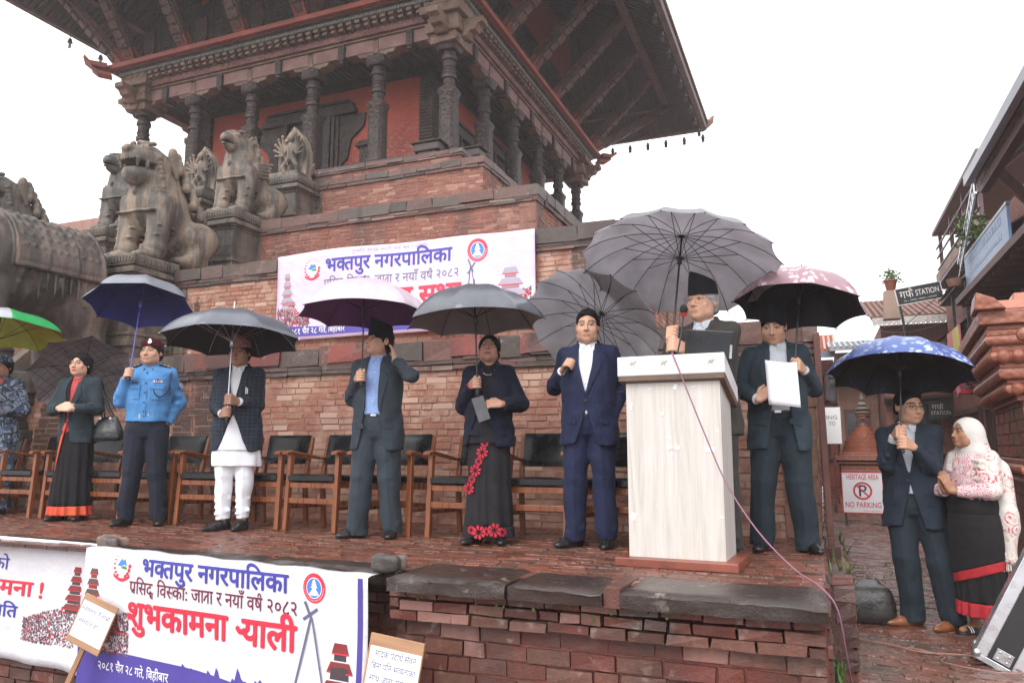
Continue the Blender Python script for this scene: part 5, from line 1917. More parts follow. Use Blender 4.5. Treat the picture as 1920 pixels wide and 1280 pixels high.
# --- woman in the flowered black sari
P = person('person', 'woman in midnight blue blazer and black sari with red flowers', (-2.33, 5.30, 0), 20, .915, .012, (.34, .185, .13), (-4, 16, 0),
     dict(R=dict(kind='grip', p=UM['nwoman'].at(.735), A=UM['nwoman'].A, pole=(-.3, .3, -1)), L=dict(kind='free', W=(.115, -.235, 1.115), d=(-1, -.12, .05), n=(0, .8, -.5), curl=.7, pole=(.8, .5, -.7))), female=True, seed=6, lips=(.26, .05, .05))
jacket(P, C_NAVYW, 'blazer', hem=.80, opening=([.78, .86, .96, 1.06, 1.20, 1.32, 1.47], [.12, .10, .07, .045, .035, .035, .04], [-.055, -.05, -.045, -.035, -.02, -.01, 0]), lapel=1.05, fat=.02, sleeve=(.070, .062, .05))
C_SARI2 = cloth('charcoal_sari', (.020, .018, .022), .75)
shirt(P, C_SARI2, collar=False, cuffs=False, hem=.80, buttons=False)
sari(P, C_SARI2, C_SARI2, bandh=.09, pleat=(.010, 11, .05, .9))
M_FLOWER = mat('red_embroidery', (.42, .010, .030), .7, .25, 40, .3, 90)
def flower(b, L, cx, cz, r, off):
 y = lambda x, z: front_y(L, x, z) - off
 for k in range(8):
  a = 2 * math.pi * k / 8 + .2
  pts = []
  for (rr, da) in ((.22, 0), (.7, -.30), (.98, -.16), (.90, 0), (.98, .16), (.7, .30)):
   x, z = cx + r * rr * math.cos(a + da), cz + r * rr * math.sin(a + da)
   pts.append((x, y(x, z), z))
  n = len(b.v); b.v.extend(pts); b.f.append(tuple(range(n, n + 6))); b.m.append(0); b.c.append((.5, 0, 0))
def flowers(P, spots, off=.024, name='embroidered_flowers', parent=None):
 b = MB()
 for (x, z, r) in spots: flower(b, P['SL'], x, z, r, off)
 b.build(name, M_FLOWER, parent or P['sari'], fix=False)
sp = []
for i in range(9):
 z = 1.02 - i * .072
 sp.append((.035 - .020 * i - (.0 if i < 5 else .008 * (i - 4)), z, .050 if i % 2 == 0 else .034))
for i in range(7): sp.append((-.19 + .062 * i + .0, .115 + .010 * math.sin(i * 2.1), (.058, .036)[i % 2]))
flowers(P, [q for q in sp if abs(q[0]) < .165])
b = MB()
zs = np.linspace(.93, .62, 6)
o_ = P['sari']
b.rings([[(.14 + .02 * math.cos(a), .05 + .10 * math.sin(a), z) for a in np.linspace(0, 2 * math.pi, 10, endpoint=False)] for z in zs]); b.build('sari_end', M_FLOWER, o_, smooth=50)
hair(P, grow=.009, front=.064, back=-.06, side=.0, extra=lambda F, f_, Mh: F.ell(f_(0, .10, -.05), (.055, .045, .055), .02, M=Mh))
for i in range(2): shoe(P['o'], P['legs'][i][1] + Vector((0, -.02, -.07)), R((-30, 2)[i]), M_SHOE)
b = MB(); E, W = P['J']['R']; d = (W - E).normalized(); b.tube([W - d * .015, W - d * .008], .034, 16); b.tube([W + d * .004, W + d * .010], .031, 16); b.build('bangle', mat('red_bangle', (.35, .03, .03), .4), P['o'], smooth=40)
b = MB()
pts = [(.052 * math.cos(a), -.075 - .045 * math.sin(a) * 0 - .035 * abs(math.cos(a * 1)) * 0 - .03, 1.405 - .045 * math.sin(a)) for a in np.linspace(0, math.pi, 9)]
b.tube(pts, .004, 6); b.build('necklace', mat('pearls', (.6, .5, .42), .3), P['o'], smooth=60)

# --- man in the navy suit
P = person('person', 'man in navy suit and open white collar, one hand in pocket', (-1.56, 5.36, 0), 8, 1.0, .012, (.42, .245, .165), (3, 0, 0),
     dict(R=dict(kind='grip', p=UM['nman'].at(.655), A=UM['nman'].A, pole=(-.4, .3, -1), r=.014, d=(.1, -.5, .6), twist=.3), L=dict(kind='pocket')), seed=7, stance=.115)
jacket(P, C_NAVYS, 'suit_jacket', hem=.745, opening=([.73, .80, .90, 1.02, 1.06, 1.12, 1.30, 1.47], [.085, .055, .022, -.01, -.01, .010, .052, .055], [0] * 8), lapel=1.08, fat=.018, buttons=[(.0, 1.035), (.0, .93)])
shirt(P, M_WHITE, hem=.94, cuffs='R')
trousers(P, C_NAVYS, (.11, .085, .076), seed=41, amp=.008)
for i in range(2): shoe(P['o'], P['legs'][i][1] + Vector((0, 0, -.07)), R((-38, 0)[i]), M_SHOE)
hair(P, grow=.005, front=.088, back=-.05, vol=4.0, short=True, extra=lambda F, f_, Mh: F.cap(f_(-.03, -.070, .095), f_(.05, -.055, .098), .012, .012, .03))

# --- the speaker
P = person('person', 'elderly speaker in grey-brown jacket and black cap behind the lectern', (-.69, 5.20, 0), -16, 1.06, .008, (.46, .27, .185), (-9, 2, 0),
     dict(R=dict(kind='grip', p=UM['speaker'].at(.775), A=UM['speaker'].A, pole=(-.3, .3, -1)), L=dict(kind='grip', p=UM['speaker'].at(.87), A=UM['speaker'].A, pole=(.4, .25, -.9))), seed=8, brow=(.22, .21, .20))
speaker_P = P
jacket(P, C_BROWN, 'jacket', hem=.76, opening=([.74, .9, 1.05, 1.12, 1.30, 1.47], [-.01, -.01, -.01, .012, .045, .055], [0] * 6), lapel=1.1, fat=.012)
shirt(P, C_GREYSH, hem=.98, cuffs=False)
trousers(P, C_BROWN, seed=51)
for i in range(2): shoe(P['o'], P['legs'][i][1] + Vector((0, 0, -.07)), R((-10, 10)[i]), M_SHOE)
hair(P, M_GREYHAIR, front=.052, back=-.05, grow=.007)
topi(P, C_CAP, .12, .046, 8); glasses(P, mat('gold_wire', (.35, .22, .12), .3, Metallic=.8), .030, .022)

# --- man reading a sheet
P = person('person', 'man in teal-grey suit looking down at the paper in his hand', (-.27, 5.66, 0), 2, .985, .02, (.42, .25, .17), (-6, -16, 0),
     dict(L=dict(kind='grip', p=UM['right'].at(.70), A=UM['right'].A, pole=(.35, .3, -1)), R=dict(kind='free', W=(-.125, -.235, 1.045), d=(.75, -.25, .55), n=(.35, .9, -.1), curl=.55, pole=(-1, .4, -.7))), seed=9, stance=.15)
paper_P = P
jacket(P, C_TEAL, 'suit_jacket', hem=.72, opening=([.70, .80, .92, 1.02, 1.12, 1.30, 1.47], [.10, .085, .068, .055, .055, .058, .055], [.02] * 7), lapel=1.02, fat=.024, buttons=[(-.045, 1.0)])
shirt(P, C_GREYSH, hem=.97, cuffs=True)
trousers(P, C_TEALT, (.114, .09, .084), seed=61, hem=.03)
belt(P, .975)
for i in range(2): shoe(P['o'], P['legs'][i][1] + Vector((0, 0, -.07)), R((-8, 26)[i]), M_SHOE)
hair(P, front=.05, back=-.05, grow=.006)
topi(P, C_CAP, .12, .05, 2)

# --- man under the blue umbrella
P = person('person', 'man in dark blue suit and tan shoes turning to the old woman', (.60, 6.33, -.56), -14, .985, .0, (.40, .225, .15), (44, -4, 0),
     dict(R=dict(kind='grip', p=UM['blue'].at(.69), A=UM['blue'].A, pole=(-.3, .3, -1)), L=dict(kind='grip', p=UM['blue'].at(.77), A=UM['blue'].A, pole=(.35, .3, -1))), seed=10, stance=.115, legdx=(.06, .09))
jacket(P, C_DKBLUE, 'suit_jacket', hem=.73, opening=([.71, .80, .90, 1.0, 1.08, 1.12, 1.30, 1.47], [.075, .055, .03, .004, -.01, .012, .05, .052], [.01] * 8), lapel=1.08, fat=.018, buttons=[(.0, 1.05), (.0, .98)])
shirt(P, C_GREYSH, hem=.95, cuffs='R')
trousers(P, C_TEALT, (.112, .088, .080), seed=71, hem=.045, amp=.008)
belt(P, .975)
for i in range(2): shoe(P['o'], P['legs'][i][1] + Vector((0, 0, -.07)), R((-46, -30)[i]), M_BROWNSHOE, pointy=1.0)
hair(P, grow=.005, front=.086, back=-.04, vol=3.6, short=True, extra=lambda F, f_, Mh: F.cap(f_(-.045, -.066, .088), f_(.045, -.062, .090), .012, .012, .03))
glasses(P, None, .026, .015)

# --- old woman with the shawl
P = person('person', 'old woman in white flowered shawl and black sari pressing her palms together', (.965, 6.17, -.56), -50, .86, .0, (.27, .135, .08), (-14, 6, 0),
     dict(R=dict(kind='free', W=(-.028, -.27, 1.13), d=(.12, -.40, .9), n=(1, 0, -.1), curl=.14, pole=(-.8, .3, -.8)), L=dict(kind='free', W=(.028, -.27, 1.13), d=(-.12, -.40, .9), n=(-1, 0, -.1), curl=.14, pole=(.8, .3, -.8))), female=True, seed=11, old=True, lean=-.02, feet=(-4, 12))
oldP = P
def m_floral(name, base, c1, c2, sc=16, cover=.46):
 t = NT(name); co = t.coord('Object')
 v = t.new('TexVoronoi', feature='F1'); v.inputs['Scale'].default_value = sc; t.t.links.new(co, v.inputs['Vector'])
 n = t.noise(60, co, 3)
 d = t.math('ADD', v.outputs['Distance'], t.math('MULTIPLY', n, .35))
 rings_ = t.ramp(t.math('SINE', t.math('MULTIPLY', d, 22)), (.35, 0.0), (.6, 1.0))
 area = t.ramp(t.noise(sc * .42, co, 2, .4), (cover, 0.0), (cover + .05, 1.0))
 sepc = t.new('SeparateColor'); t.t.links.new(v.outputs['Color'], sepc.inputs[0])
 fc = t.mix(t.ramp(sepc.outputs[0], (.45, 0.0), (.55, 1.0)), c1, c2)
 c = t.mix(t.math('MULTIPLY', rings_, area), base, fc)
 t.bump(t.noise(12, co, 4), .5, .02)
 return t.done(c, .85)
M_SHAWL = m_floral('white_floral_shawl', (.57, .535, .50), (.48, .08, .11), (.50, .36, .30), 11)
M_BLOUSE = m_floral('red_print_blouse', (.60, .52, .52), (.48, .02, .06), (.40, .03, .08), 30, .30)
jacket(P, M_BLOUSE, 'blouse', hem=.98, sleeve=(.068, .056, .045), lapel=False, collar=False, cut=.86, wide=.92, amp=.005)
C_SARI3 = cloth('black_homespun', (.017, .016, .017), .85)
M_REDHEM = mat('red_hem', (.36, .014, .022), .8, .25, 20, .4, 60)
def skirt(P):
 L = dict(z=[.16, .30, .50, .70, .86, .95, 1.08], rx=[.185, .185, .185, .195, .20, .185, .17], ry=[.165, .162, .160, .165, .168, .155, .14], cx=[0] * 7, cy=[-.01, 0, 0, -.005, -.01, -.012, -.01], n=2.1, pleat=(.013, 14, .1, .9))
 for nm, mm, z0, z1, g in (('skirt', C_SARI3, .27, 1.08, 0), ('skirt_hem', M_REDHEM, .16, .27, .003)):
  F = Field((-.3, -.28, .12), (.3, .26, 1.12), .008)
  F.loft(L, 0, grow=g, z0=z0, z1=z1); F.wrinkle(.004, 16, 6)
  o = F.build(nm, mm, P['o'], smooth_iter=1)
  if nm == 'skirt': sk = o
  else: o.parent = sk
 # outer wrap whose red edge climbs towards her left
 for nm, mm, a, g in (('overwrap', C_SARI3, .055, .018), ('overwrap_hem', M_REDHEM, -.02, .014)):
  F = Field((-.32, -.30, .30), (.32, .28, .98), .008)
  L2 = dict(L); L2['pleat'] = (.005, 7, .1, .9)
  F.loft(L2, 0, grow=g, z0=.34, z1=.95)
  F.op(lambda X, Y, Z, a=a: (.44 + a + .42 * (X * .75 + Y * .35 + .10) - Z) * .9, (-.32, -.3, .3), (.32, .28, 1.0), 0, 'i')
  if nm == 'overwrap_hem':
   F.op(lambda X, Y, Z: (Z - (.497 + .42 * (X * .75 + Y * .35 + .10))) * .9, (-.32, -.3, .3), (.32, .28, 1.0), 0, 'i')
  F.build(nm, mm, sk, smooth_iter=1)
 F = Field((-.3, -.3, .92), (.3, .28, 1.14), .008)
 F.loft(dict(z=[.94, 1.0, 1.07, 1.11], rx=[.195, .205, .20, .18], ry=[.165, .18, .178, .15], cx=[0] * 4, cy=[-.015] * 4, n=2.1), 0); F.wrinkle(.007, 18, 3)
 F.build('waist_cloth', C_SARI3, P['o'], smooth_iter=1)
skirt(P)
def shawl(P):
 Mh, HC = P['Mh'], P['HC']
 f_ = lambda x, y, z: HC + Mh @ Vector((x, y, z))
 F = Field((-.36, -.34, .50), (.36, .32, 1.80), .0085)
 F.ell(f_(0, .018, .03), (.098, .116, .108), .0, M=Mh)
 F.ell(f_(0, .05, -.05), (.100, .095, .11), .05, M=Mh)
 F.cap((0, .03, 1.42), (0, .03, 1.36), .12, .145, .06)
 for sg in (-1, 1):
  S = P['SH']['R' if sg < 0 else 'L']; E = P['J']['R' if sg < 0 else 'L'][0]
  F.cap((sg * .06, .02, 1.41), S + Vector((sg * .005, .01, -.02)), .078, .074, .04)
 E = P['J']['L'][0]; S = P['SH']['L']
 F.cap(S, S.lerp(E, .9) + Vector((.01, .02, 0)), .078, .08, .04)
 F.cap((.15, .09, 1.30), (.20, .10, .86), .09, .065, .05)
 F.cap((.21, .09, .95), (.225, .06, .62), .06, .045, .04)
 F.cap((0, .12, 1.35), (.05, .14, 1.0), .11, .09, .05)
 # crossing folds over the chest
 for j in range(4):
  F.cap((-.14, -.05 - .012 * j, 1.40 - .035 * j), (.16, -.10, 1.36 - .045 * j), .028, .03, .02)
 F.wrinkle(.011, 19, 12, ([.5, .8, 1.2, 1.5, 1.6, 1.8], [1.2, 1.1, 1, .7, .3, .2]))
 # open for the face, flat underneath
 F.ell(f_(0, -.115, -.015), (.066, .09, .094), .012, 's', Mh)
 o = F.build('shawl', M_SHAWL, P['o'], smooth_iter=2)
 b = MB(); rnd = random.Random(4)
 for i in range(26):
  a = i / 25; x = .18 + .09 * math.sin(a * 3.1 + .5) * .6; y = .12 - .14 * a
  z = .60 + .03 * math.sin(a * 3)
  pts = [(x + rnd.uniform(-.01, .01), y, z + .04)]
  for k in range(4): pts.append((pts[-1][0] + rnd.uniform(-.008, .008), pts[-1][1] + rnd.uniform(-.006, .006), pts[-1][2] - .035))
  b.tube(pts, .0035, 4)
 b.build('fringe', mat('shawl_fringe', (.62, .56, .50), .85), o)
shawl(P)
def sandal(P, an, yaw):
 b = MB()
 out = [(-.042, .06), (-.045, -.02), (-.05, -.12), (-.03, -.17), (.02, -.175), (.05, -.14), (.05, -.06), (.042, .06), (0, .08)]
 b.prism(out, 0, .025, axes='xy')
 for k in range(9):
  pass
 rs = [[(.052 * math.cos(a), y, .024 + .045 * math.sin(a)) for a in np.linspace(0, math.pi, 9)] for y in (-.115, -.06, -.02)]
 b.rings(rs, cap=False, closed=False)
 o = b.build('sandal', mat('black_sandal', (.014, .014, .015), .5), P['o'], smooth=50, bevel=.004); o.location = an + Vector((0, 0, -.075)); o.rotation_euler.z = yaw
 w_ = MB()
 for y in (-.098, -.078):
  w_.rings([[(.054 * math.cos(a), y + dy, .025 + .047 * math.sin(a)) for a in np.linspace(0, math.pi * .4, 6)] for dy in (0, .011)], cap=False, closed=False)
 w_.build('sandal_stripe', M_WHITE, o)
for i in range(2): sandal(P, P['legs'][i][1], R((-4, 12)[i]))
# ------------------------------------------------------------------ stone guardians, their pedestals and the stair
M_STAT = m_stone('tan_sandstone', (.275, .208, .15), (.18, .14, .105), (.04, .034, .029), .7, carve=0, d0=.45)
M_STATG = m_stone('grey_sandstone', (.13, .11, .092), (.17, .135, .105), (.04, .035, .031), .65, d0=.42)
M_PED = m_stone('pedestal_stone', (.115, .095, .08), (.17, .135, .105), (.04, .035, .03), .55, scale=3)
M_STEP = m_stone('step_stone', (.20, .155, .12), (.15, .12, .095), (.05, .043, .037), .5, scale=2)
SCX = -10.6      # axis of the stair

def course(b, u0, u1, v0, v1, z0, z1, jit=.004, seg=.34):
 """a run of dressed blocks round a pedestal"""
 z = z0
 b.box(u0 + .004, u1 - .004, v0 + .004, v1 - .004, z0, z1)
 rows = max(1, round((z1 - z0) / .15)); hh = (z1 - z0) / rows
 for r_ in range(rows):
  a = u0 - (seg / 2 if r_ % 2 else 0)
  while a < u1:
   c = min(a + seg * random.uniform(.8, 1.2), u1); p = max(a, u0)
   if c - p > .03: b.box(p, c - .006, v0 - random.uniform(0, .008), v0 + .1, z + .003, z + hh - .003, jit=jit)
   a += seg
  a = v0 - (seg / 2 if r_ % 2 else 0)
  while a < v1:
   c = min(a + seg * random.uniform(.8, 1.2), v1); p = max(a, v0 + .02)
   if c - p > .03: b.box(u1 - .1, u1 + random.uniform(0, .008), p, c - .006, z + .003, z + hh - .003, jit=jit)
   a += seg
  z += hh

def pedestal(label, u0, u1, v0, v1, z0, z1, grp='stone pedestals beside the stair'):
 cu, cv = (u0 + u1) / 2, (v0 + v1) / 2
 root = empty('statue_pedestal', (cu, cv, z0), label=label, cat='pedestal', group=grp)
 def put(b, name, bev=.008):
  o = b.build(name, M_PED, root, bevel=bev); o.location = (-cu, -cv, -z0); return o
 H = z1 - z0
 b = MB(); course(b, u0 + .07, u1 - .07, v0 + .07, v1, z0, z1 - .34); put(b, 'shaft', 0)
 b = MB()
 for (e, a, c) in ((.02, .0, .10), (.05, .10, .15), (.03, .15, .20)):
  b.box(u0 + e, u1 - e, v0 + e, v1, z0 + a + H * .22, z0 + c + H * .22)
 put(b, 'base_moulding', .012)
 b = MB()
 for (e, a, c) in ((.05, .34, .30), (.02, .30, .27), (-.02, .27, .20), (.02, .20, .16), (-.01, .16, .145)):
  b.box(u0 + e, u1 - e, v0 + e, v1, z1 - a, z1 - c)
 put(b, 'cornice_moulding', .012)
 b = MB(); b.box(u0, u1, v0, v1 + .02, z1 - .145, z1); put(b, 'top_slab', .02)
 b = MB()
 n = int((u1 - u0) / .055)
 for i in range(n):
  x = u0 + (i + .5) * (u1 - u0) / n; b.box(x - .018, x + .018, v0 - .012, v0 + .02, z1 - .11, z1 - .05)
 n = int((v1 - v0) / .055)
 for i in range(n):
  y = v0 + (i + .5) * (v1 - v0) / n; b.box(u1 - .02, u1 + .012, y - .018, y + .018, z1 - .11, z1 - .05)
 put(b, 'carved_band', 0)
 return root

def beast_rings(o, m, pts, name):
 pass

class Shifted:
 """a field drawn through a scale about a pivot, for the oversized heads"""
 def __init__(self, F, pv, k, sh): self.F, self.pv, self.k, self.sh = F, pv, k, sh
 def q(self, p): return tuple(c + (a - c) * self.k + d for a, c, d in zip(p, self.pv, self.sh))
 def cap(self, a, b, ra, rb=None, k=.02, mode='u', **kw): self.F.cap(self.q(a), self.q(b), ra * self.k, (ra if rb is None else rb) * self.k, k, mode, **kw)
 def ell(self, c, r, k=.02, mode='u', M=None): self.F.ell(self.q(c), tuple(x * self.k for x in r), k, mode, M)
 def rbox(self, c, s, rad, k=0., mode='u', M=None): self.F.rbox(self.q(c), tuple(x * self.k for x in s), rad * self.k, k, mode, M)

def lion(label, u, v, z, s=1.0, mirror=1, kind='lion', mat_=None, h=.014, rz=4):
 """seated stone guardian, front legs straight, haunches folded, facing -y"""
 mat_ = mat_ or M_STAT
 F = Field((-.66, -.85, -.03), (.66, 1.05, 1.95), h)
 x = mirror
 # trunk from haunch to chest, deep chest narrowing to the belly
 F.cap((0, .45, .42), (0, .05, .78), .36, .40, .08, sx=.95)
 F.cap((0, .0, .76), (0, -.10, 1.12), .36, .29, .08)
 F.ell((0, -.20, .86), (.30, .20, .30), .08)
 for sg in (-1, 1):
  F.cap((sg * .26, -.16, .84), (sg * .26, -.25, .14), .175, .140, .045)       # fore leg
  F.ell((sg * .25, -.34, .075), (.135, .19, .085), .04)                        # paw
  for t in range(4):
   F.ell((sg * .25 + (t - 1.5) * .062, -.49, .06), (.034, .05, .05), .015)
  F.cap((sg * .36, .62, .50), (sg * .37, .40, .20), .20, .16, .06)            # folded thigh
  F.ell((sg * .36, .50, .48), (.19, .30, .26), .06)
  F.cap((sg * .38, .50, .12), (sg * .38, .22, .10), .12, .105, .05)
  F.ell((sg * .38, .14, .075), (.125, .17, .08), .04)
  for t in range(3):                                                           # bangles on the legs
   zz = .20 + .035 * t
   F.cap((sg * .25 - .02, -.245, zz), (sg * .25 + .02, -.245, zz), .148 - .004 * t, .148 - .004 * t, .004)
   if t < 2: break
  F.rbox((sg * .25, -.17, .50), (.158, .16, .012), .01, .012)
  F.rbox((sg * .25, -.20, .36), (.148, .15, .010), .01, .012)
  F.ell((sg * .30, -.22, .90), (.09, .10, .11), .03)                           # scrolled shoulder
  for q in range(9):
   a = q * .8; r = .02 + .011 * q
   F.cap((sg * .33 + r * math.cos(a) * .3, -.285 + .02 * math.cos(a), .92 + r * math.sin(a)), (sg * .33 + r * math.cos(a + .7) * .3, -.29, .92 + r * math.sin(a + .7)), .012, .012, .006)
 # chest band and collar of beads
 for k in range(15):
  a = math.pi * (k / 14)
  F.ell((.27 * math.cos(a), -.14 - .22 * math.sin(a), 1.08 - .05 * math.sin(a)), (.035, .03, .035), .01)
 F.rbox((0, -.16, .70), (.335, .25, .014), .012, .015)
 F.ell((.0, -.42, .98), (.035, .03, .06), .01)
 # neck mass that carries the mane
 F.cap((0, -.06, 1.34), (0, .22, .92), .25, .30, .08)
 # head
 G_ = F; F = Shifted(F, (0, -.1, 1.28), 1.16 if kind == 'lion' else 1.14, (0, .07 if kind == 'lion' else .03, .03))
 if kind == 'lion':
  F.ell((0, -.20, 1.36), (.235, .27, .22), .06)
  F.cap((0, -.28, 1.40), (0, -.45, 1.385), .19, .150, .05, sx=1.2)            # muzzle
  F.ell((0, -.575, 1.455), (.085, .05, .05), .03)
  F.cap((0, -.22, 1.21), (0, -.43, 1.19), .175, .140, .04, sx=1.2)            # lower jaw
  F.rbox((0, -.49, 1.292), (.23, .17, .036), .02, .012, 's')                    # open mouth
  for sg in (-1, 1):
   F.cap((sg * .125, -.535, 1.34), (sg * .125, -.535, 1.25), .028, .014, .006)
   F.cap((sg * .165, -.42, 1.33), (sg * .165, -.42, 1.265), .03, .02, .006)
   F.ell((sg * .115, -.42, 1.50), (.062, .05, .05), .02)
   F.ell((sg * .115, -.47, 1.505), (.035, .02, .028), .006)
   F.cap((sg * .05, -.45, 1.565), (sg * .19, -.36, 1.565), .034, .03, .02)
   F.cap((sg * .25, -.12, 1.50), (sg * .255, -.04, 1.26), .075, .035, .02, sx=.55)   # ear
   for t in range(5):
    F.ell((sg * .23, -.24 - .015 * t, 1.20 + .05 * t), (.03, .035, .03), .01)
  for t in range(6):
   F.ell(((t - 2.5) * .045, -.585, 1.33), (.018, .014, .022), .004)
  mane = [(r_, c_) for r_ in range(8) for c_ in range(7)]
  for (r_, c_) in mane:                                                        # rows of mane curls down the back
   zz = 1.54 - .095 * r_; yy = -.08 + .052 * r_; a = math.pi * (c_ + .5 * (r_ % 2) - .2) / 6.2
   rad = .225 + .014 * r_
   F.ell((rad * math.cos(a), yy + (.20 + .012 * r_) * math.sin(a), zz - .05 * math.sin(a)), (.055, .05, .065), .014)
 else:
  # beaked griffin
  F.ell((0, -.18, 1.36), (.20, .24, .20), .06)
  F.cap((0, -.30, 1.39), (0, -.50, 1.36), .155, .10, .05)
  F.cap((0, -.48, 1.38), (0, -.575, 1.25), .085, .022, .03)
  F.cap((0, -.26, 1.25), (0, -.46, 1.25), .125, .07, .04)
  F.rbox((0, -.50, 1.295), (.14, .10, .010), .008, .01, 's')
  for sg in (-1, 1):
   F.ell((sg * .12, -.36, 1.45), (.052, .045, .045), .015); F.ell((sg * .125, -.40, 1.455), (.026, .016, .022), .004)
   F.cap((sg * .03, -.44, 1.50), (sg * .17, -.28, 1.53), .028, .028, .02)
   for q in range(8):
    a = q * .9; r = .015 + .011 * q
    F.cap((sg * .20, -.08 + r * math.cos(a), 1.47 + r * math.sin(a)), (sg * .205, -.08 + r * math.cos(a + .8), 1.47 + r * math.sin(a + .8)), .02, .02, .008)
   for q in range(5):                                                       # small wing
    F.cap((sg * .30, -.10, 1.02 - .045 * q), (sg * .40, .20 - .03 * q, 1.12 - .07 * q), .035, .022, .01)
  for r_ in range(6):
   for c_ in range(6):
    zz = 1.42 - .10 * r_; yy = -.05 + .05 * r_; a = math.pi * (c_ + .5 * (r_ % 2) - .1) / 5.2
    F.ell(((.20 + .016 * r_) * math.cos(a), yy + .20 * math.sin(a), zz), (.05, .045, .055), .014)
 F = G_
 F.rbox((0, .1, -.5), (2, 2, .5), 0, 0, 's')
 F.wrinkle(.005, 14, 3); F.wrinkle(.0035, 45, 9)
 name = 'lion_statue' if kind == 'lion' else 'griffin_statue'
 o = F.build(name, mat_)
 o.location = (u, v, z); o.scale = (s * .94, s, s); o.rotation_euler.z = R(rz)
 tag(o, label, 'statue', 'stone guardian statues on the stair')
 return o

UR, UL = -9.17, SCX * 2 + 9.17
# right-hand row, then its mirror on the far side of the stair
pedestal('stepped stone pedestal under the big open mouthed lion', UR - .52, UR + .52, 7.5, 8.3, 1.72, 3.38)
lion('large tan stone lion with open fanged mouth above the blue umbrella', UR, 8.30, 3.38, 1.08)
pedestal('stone block pedestal under the beaked griffin nearest the temple door', UR - .50, UR + .50, 9.38, 10.1, 3.27, 4.60)
lion('beaked stone griffin with curled ears sitting on the block pedestal', UR + .04, 10.05, 4.60, .93, 1, 'griffin')
pedestal('tall narrow stone pedestal carrying the carved deity slab by the door', -9.40, -8.72, 11.0, 11.75, 4.53, 5.75)
pedestal('stone pedestal on the far side of the stair under the darker griffin', UL - .50, UL + .50, 9.38, 10.1, 3.27, 4.60)
lion('darker beaked griffin half hidden behind the big lion', UL + .17, 10.05, 4.60, .93, -1, 'griffin', M_STATG)  # far griffin takes the darker grey sandstone
pedestal('stone pedestal of the cropped lion at the left picture edge', UL - .97, UL + .07, 7.5, 8.3, 1.72, 3.38)
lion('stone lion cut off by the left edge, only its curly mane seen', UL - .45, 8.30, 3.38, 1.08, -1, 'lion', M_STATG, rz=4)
pedestal('stone pedestal on the far side under the second deity slab', -11.68, -11.0, 11.0, 11.75, 4.53, 5.75)

def stele(label, u, v, z, s=1.0):
 F = Field((-.50, -.34, -.02), (.50, .34, 1.20), .013)
 # pointed slab
 def slab(X, Y, Z):
  wdt = np.interp(Z, [0, .25, .55, .8, .98, 1.12], [.30, .345, .35, .27, .13, .0])
  return np.maximum(np.maximum((np.abs(X) - wdt) * .8, np.abs(Y - .13 - .10 * ((Z - .2) / 1.0) * 0) - .085), -Z)
 F.op(slab, (-.5, -.1, -.02), (.5, .34, 1.2), 0)
 F.ell((0, .02, .55), (.285, .11, .45), .02, 's')
 F.rbox((0, .0, .04), (.34, .24, .055), .02, .01)
 # dancing many-armed figure in high relief
 F.cap((0, -.02, .42), (.02, -.03, .68), .085, .075, .03); F.ell((.02, -.06, .83), (.072, .07, .085), .02); F.cap((.02, -.04, .90), (.02, -.02, .97), .055, .02, .02)
 F.cap((-.03, -.02, .42), (-.15, -.05, .26), .065, .05, .02); F.cap((-.15, -.05, .26), (-.10, -.03, .09), .045, .035, .02)
 F.cap((.04, -.02, .42), (.16, -.04, .27), .065, .05, .02); F.cap((.16, -.04, .27), (.15, -.03, .09), .045, .035, .02)
 for sg in (-1, 1):
  for q in range(5):
   a = -.9 + .48 * q
   e = (sg * (.09 + .13 * math.cos(a)), -.06, .60 + .14 * math.sin(a)); hnd = (sg * (.10 + .22 * math.cos(a + .35)), -.10, .62 + .25 * math.sin(a + .35))
   F.cap((sg * .06, -.03, .64), e, .032, .026, .012); F.cap(e, hnd, .026, .022, .01); F.ell(hnd, (.034, .034, .034), .008)
 F.cap((-.24, -.10, .78), (.10, -.12, .10), .014, .014, .004)
 for k in range(14):
  a = math.pi * k / 13; F.ell((.31 * math.cos(a), .06, .50 + .42 * math.sin(a)), (.028, .02, .028), .006)
 o = F.build('deity_slab', M_STAT); o.location = (u, v, z); o.scale = (s, s, s)
 tag(o, label, 'statue', 'carved deity slabs at the top of the stair'); return o
stele('carved deity slab with pointed top on the tall pedestal by the door', -9.12, 11.3, 5.75, .98)
stele('carved deity slab between the lion and the red wall, farther from us', -11.34, 11.3, 5.75, .93)

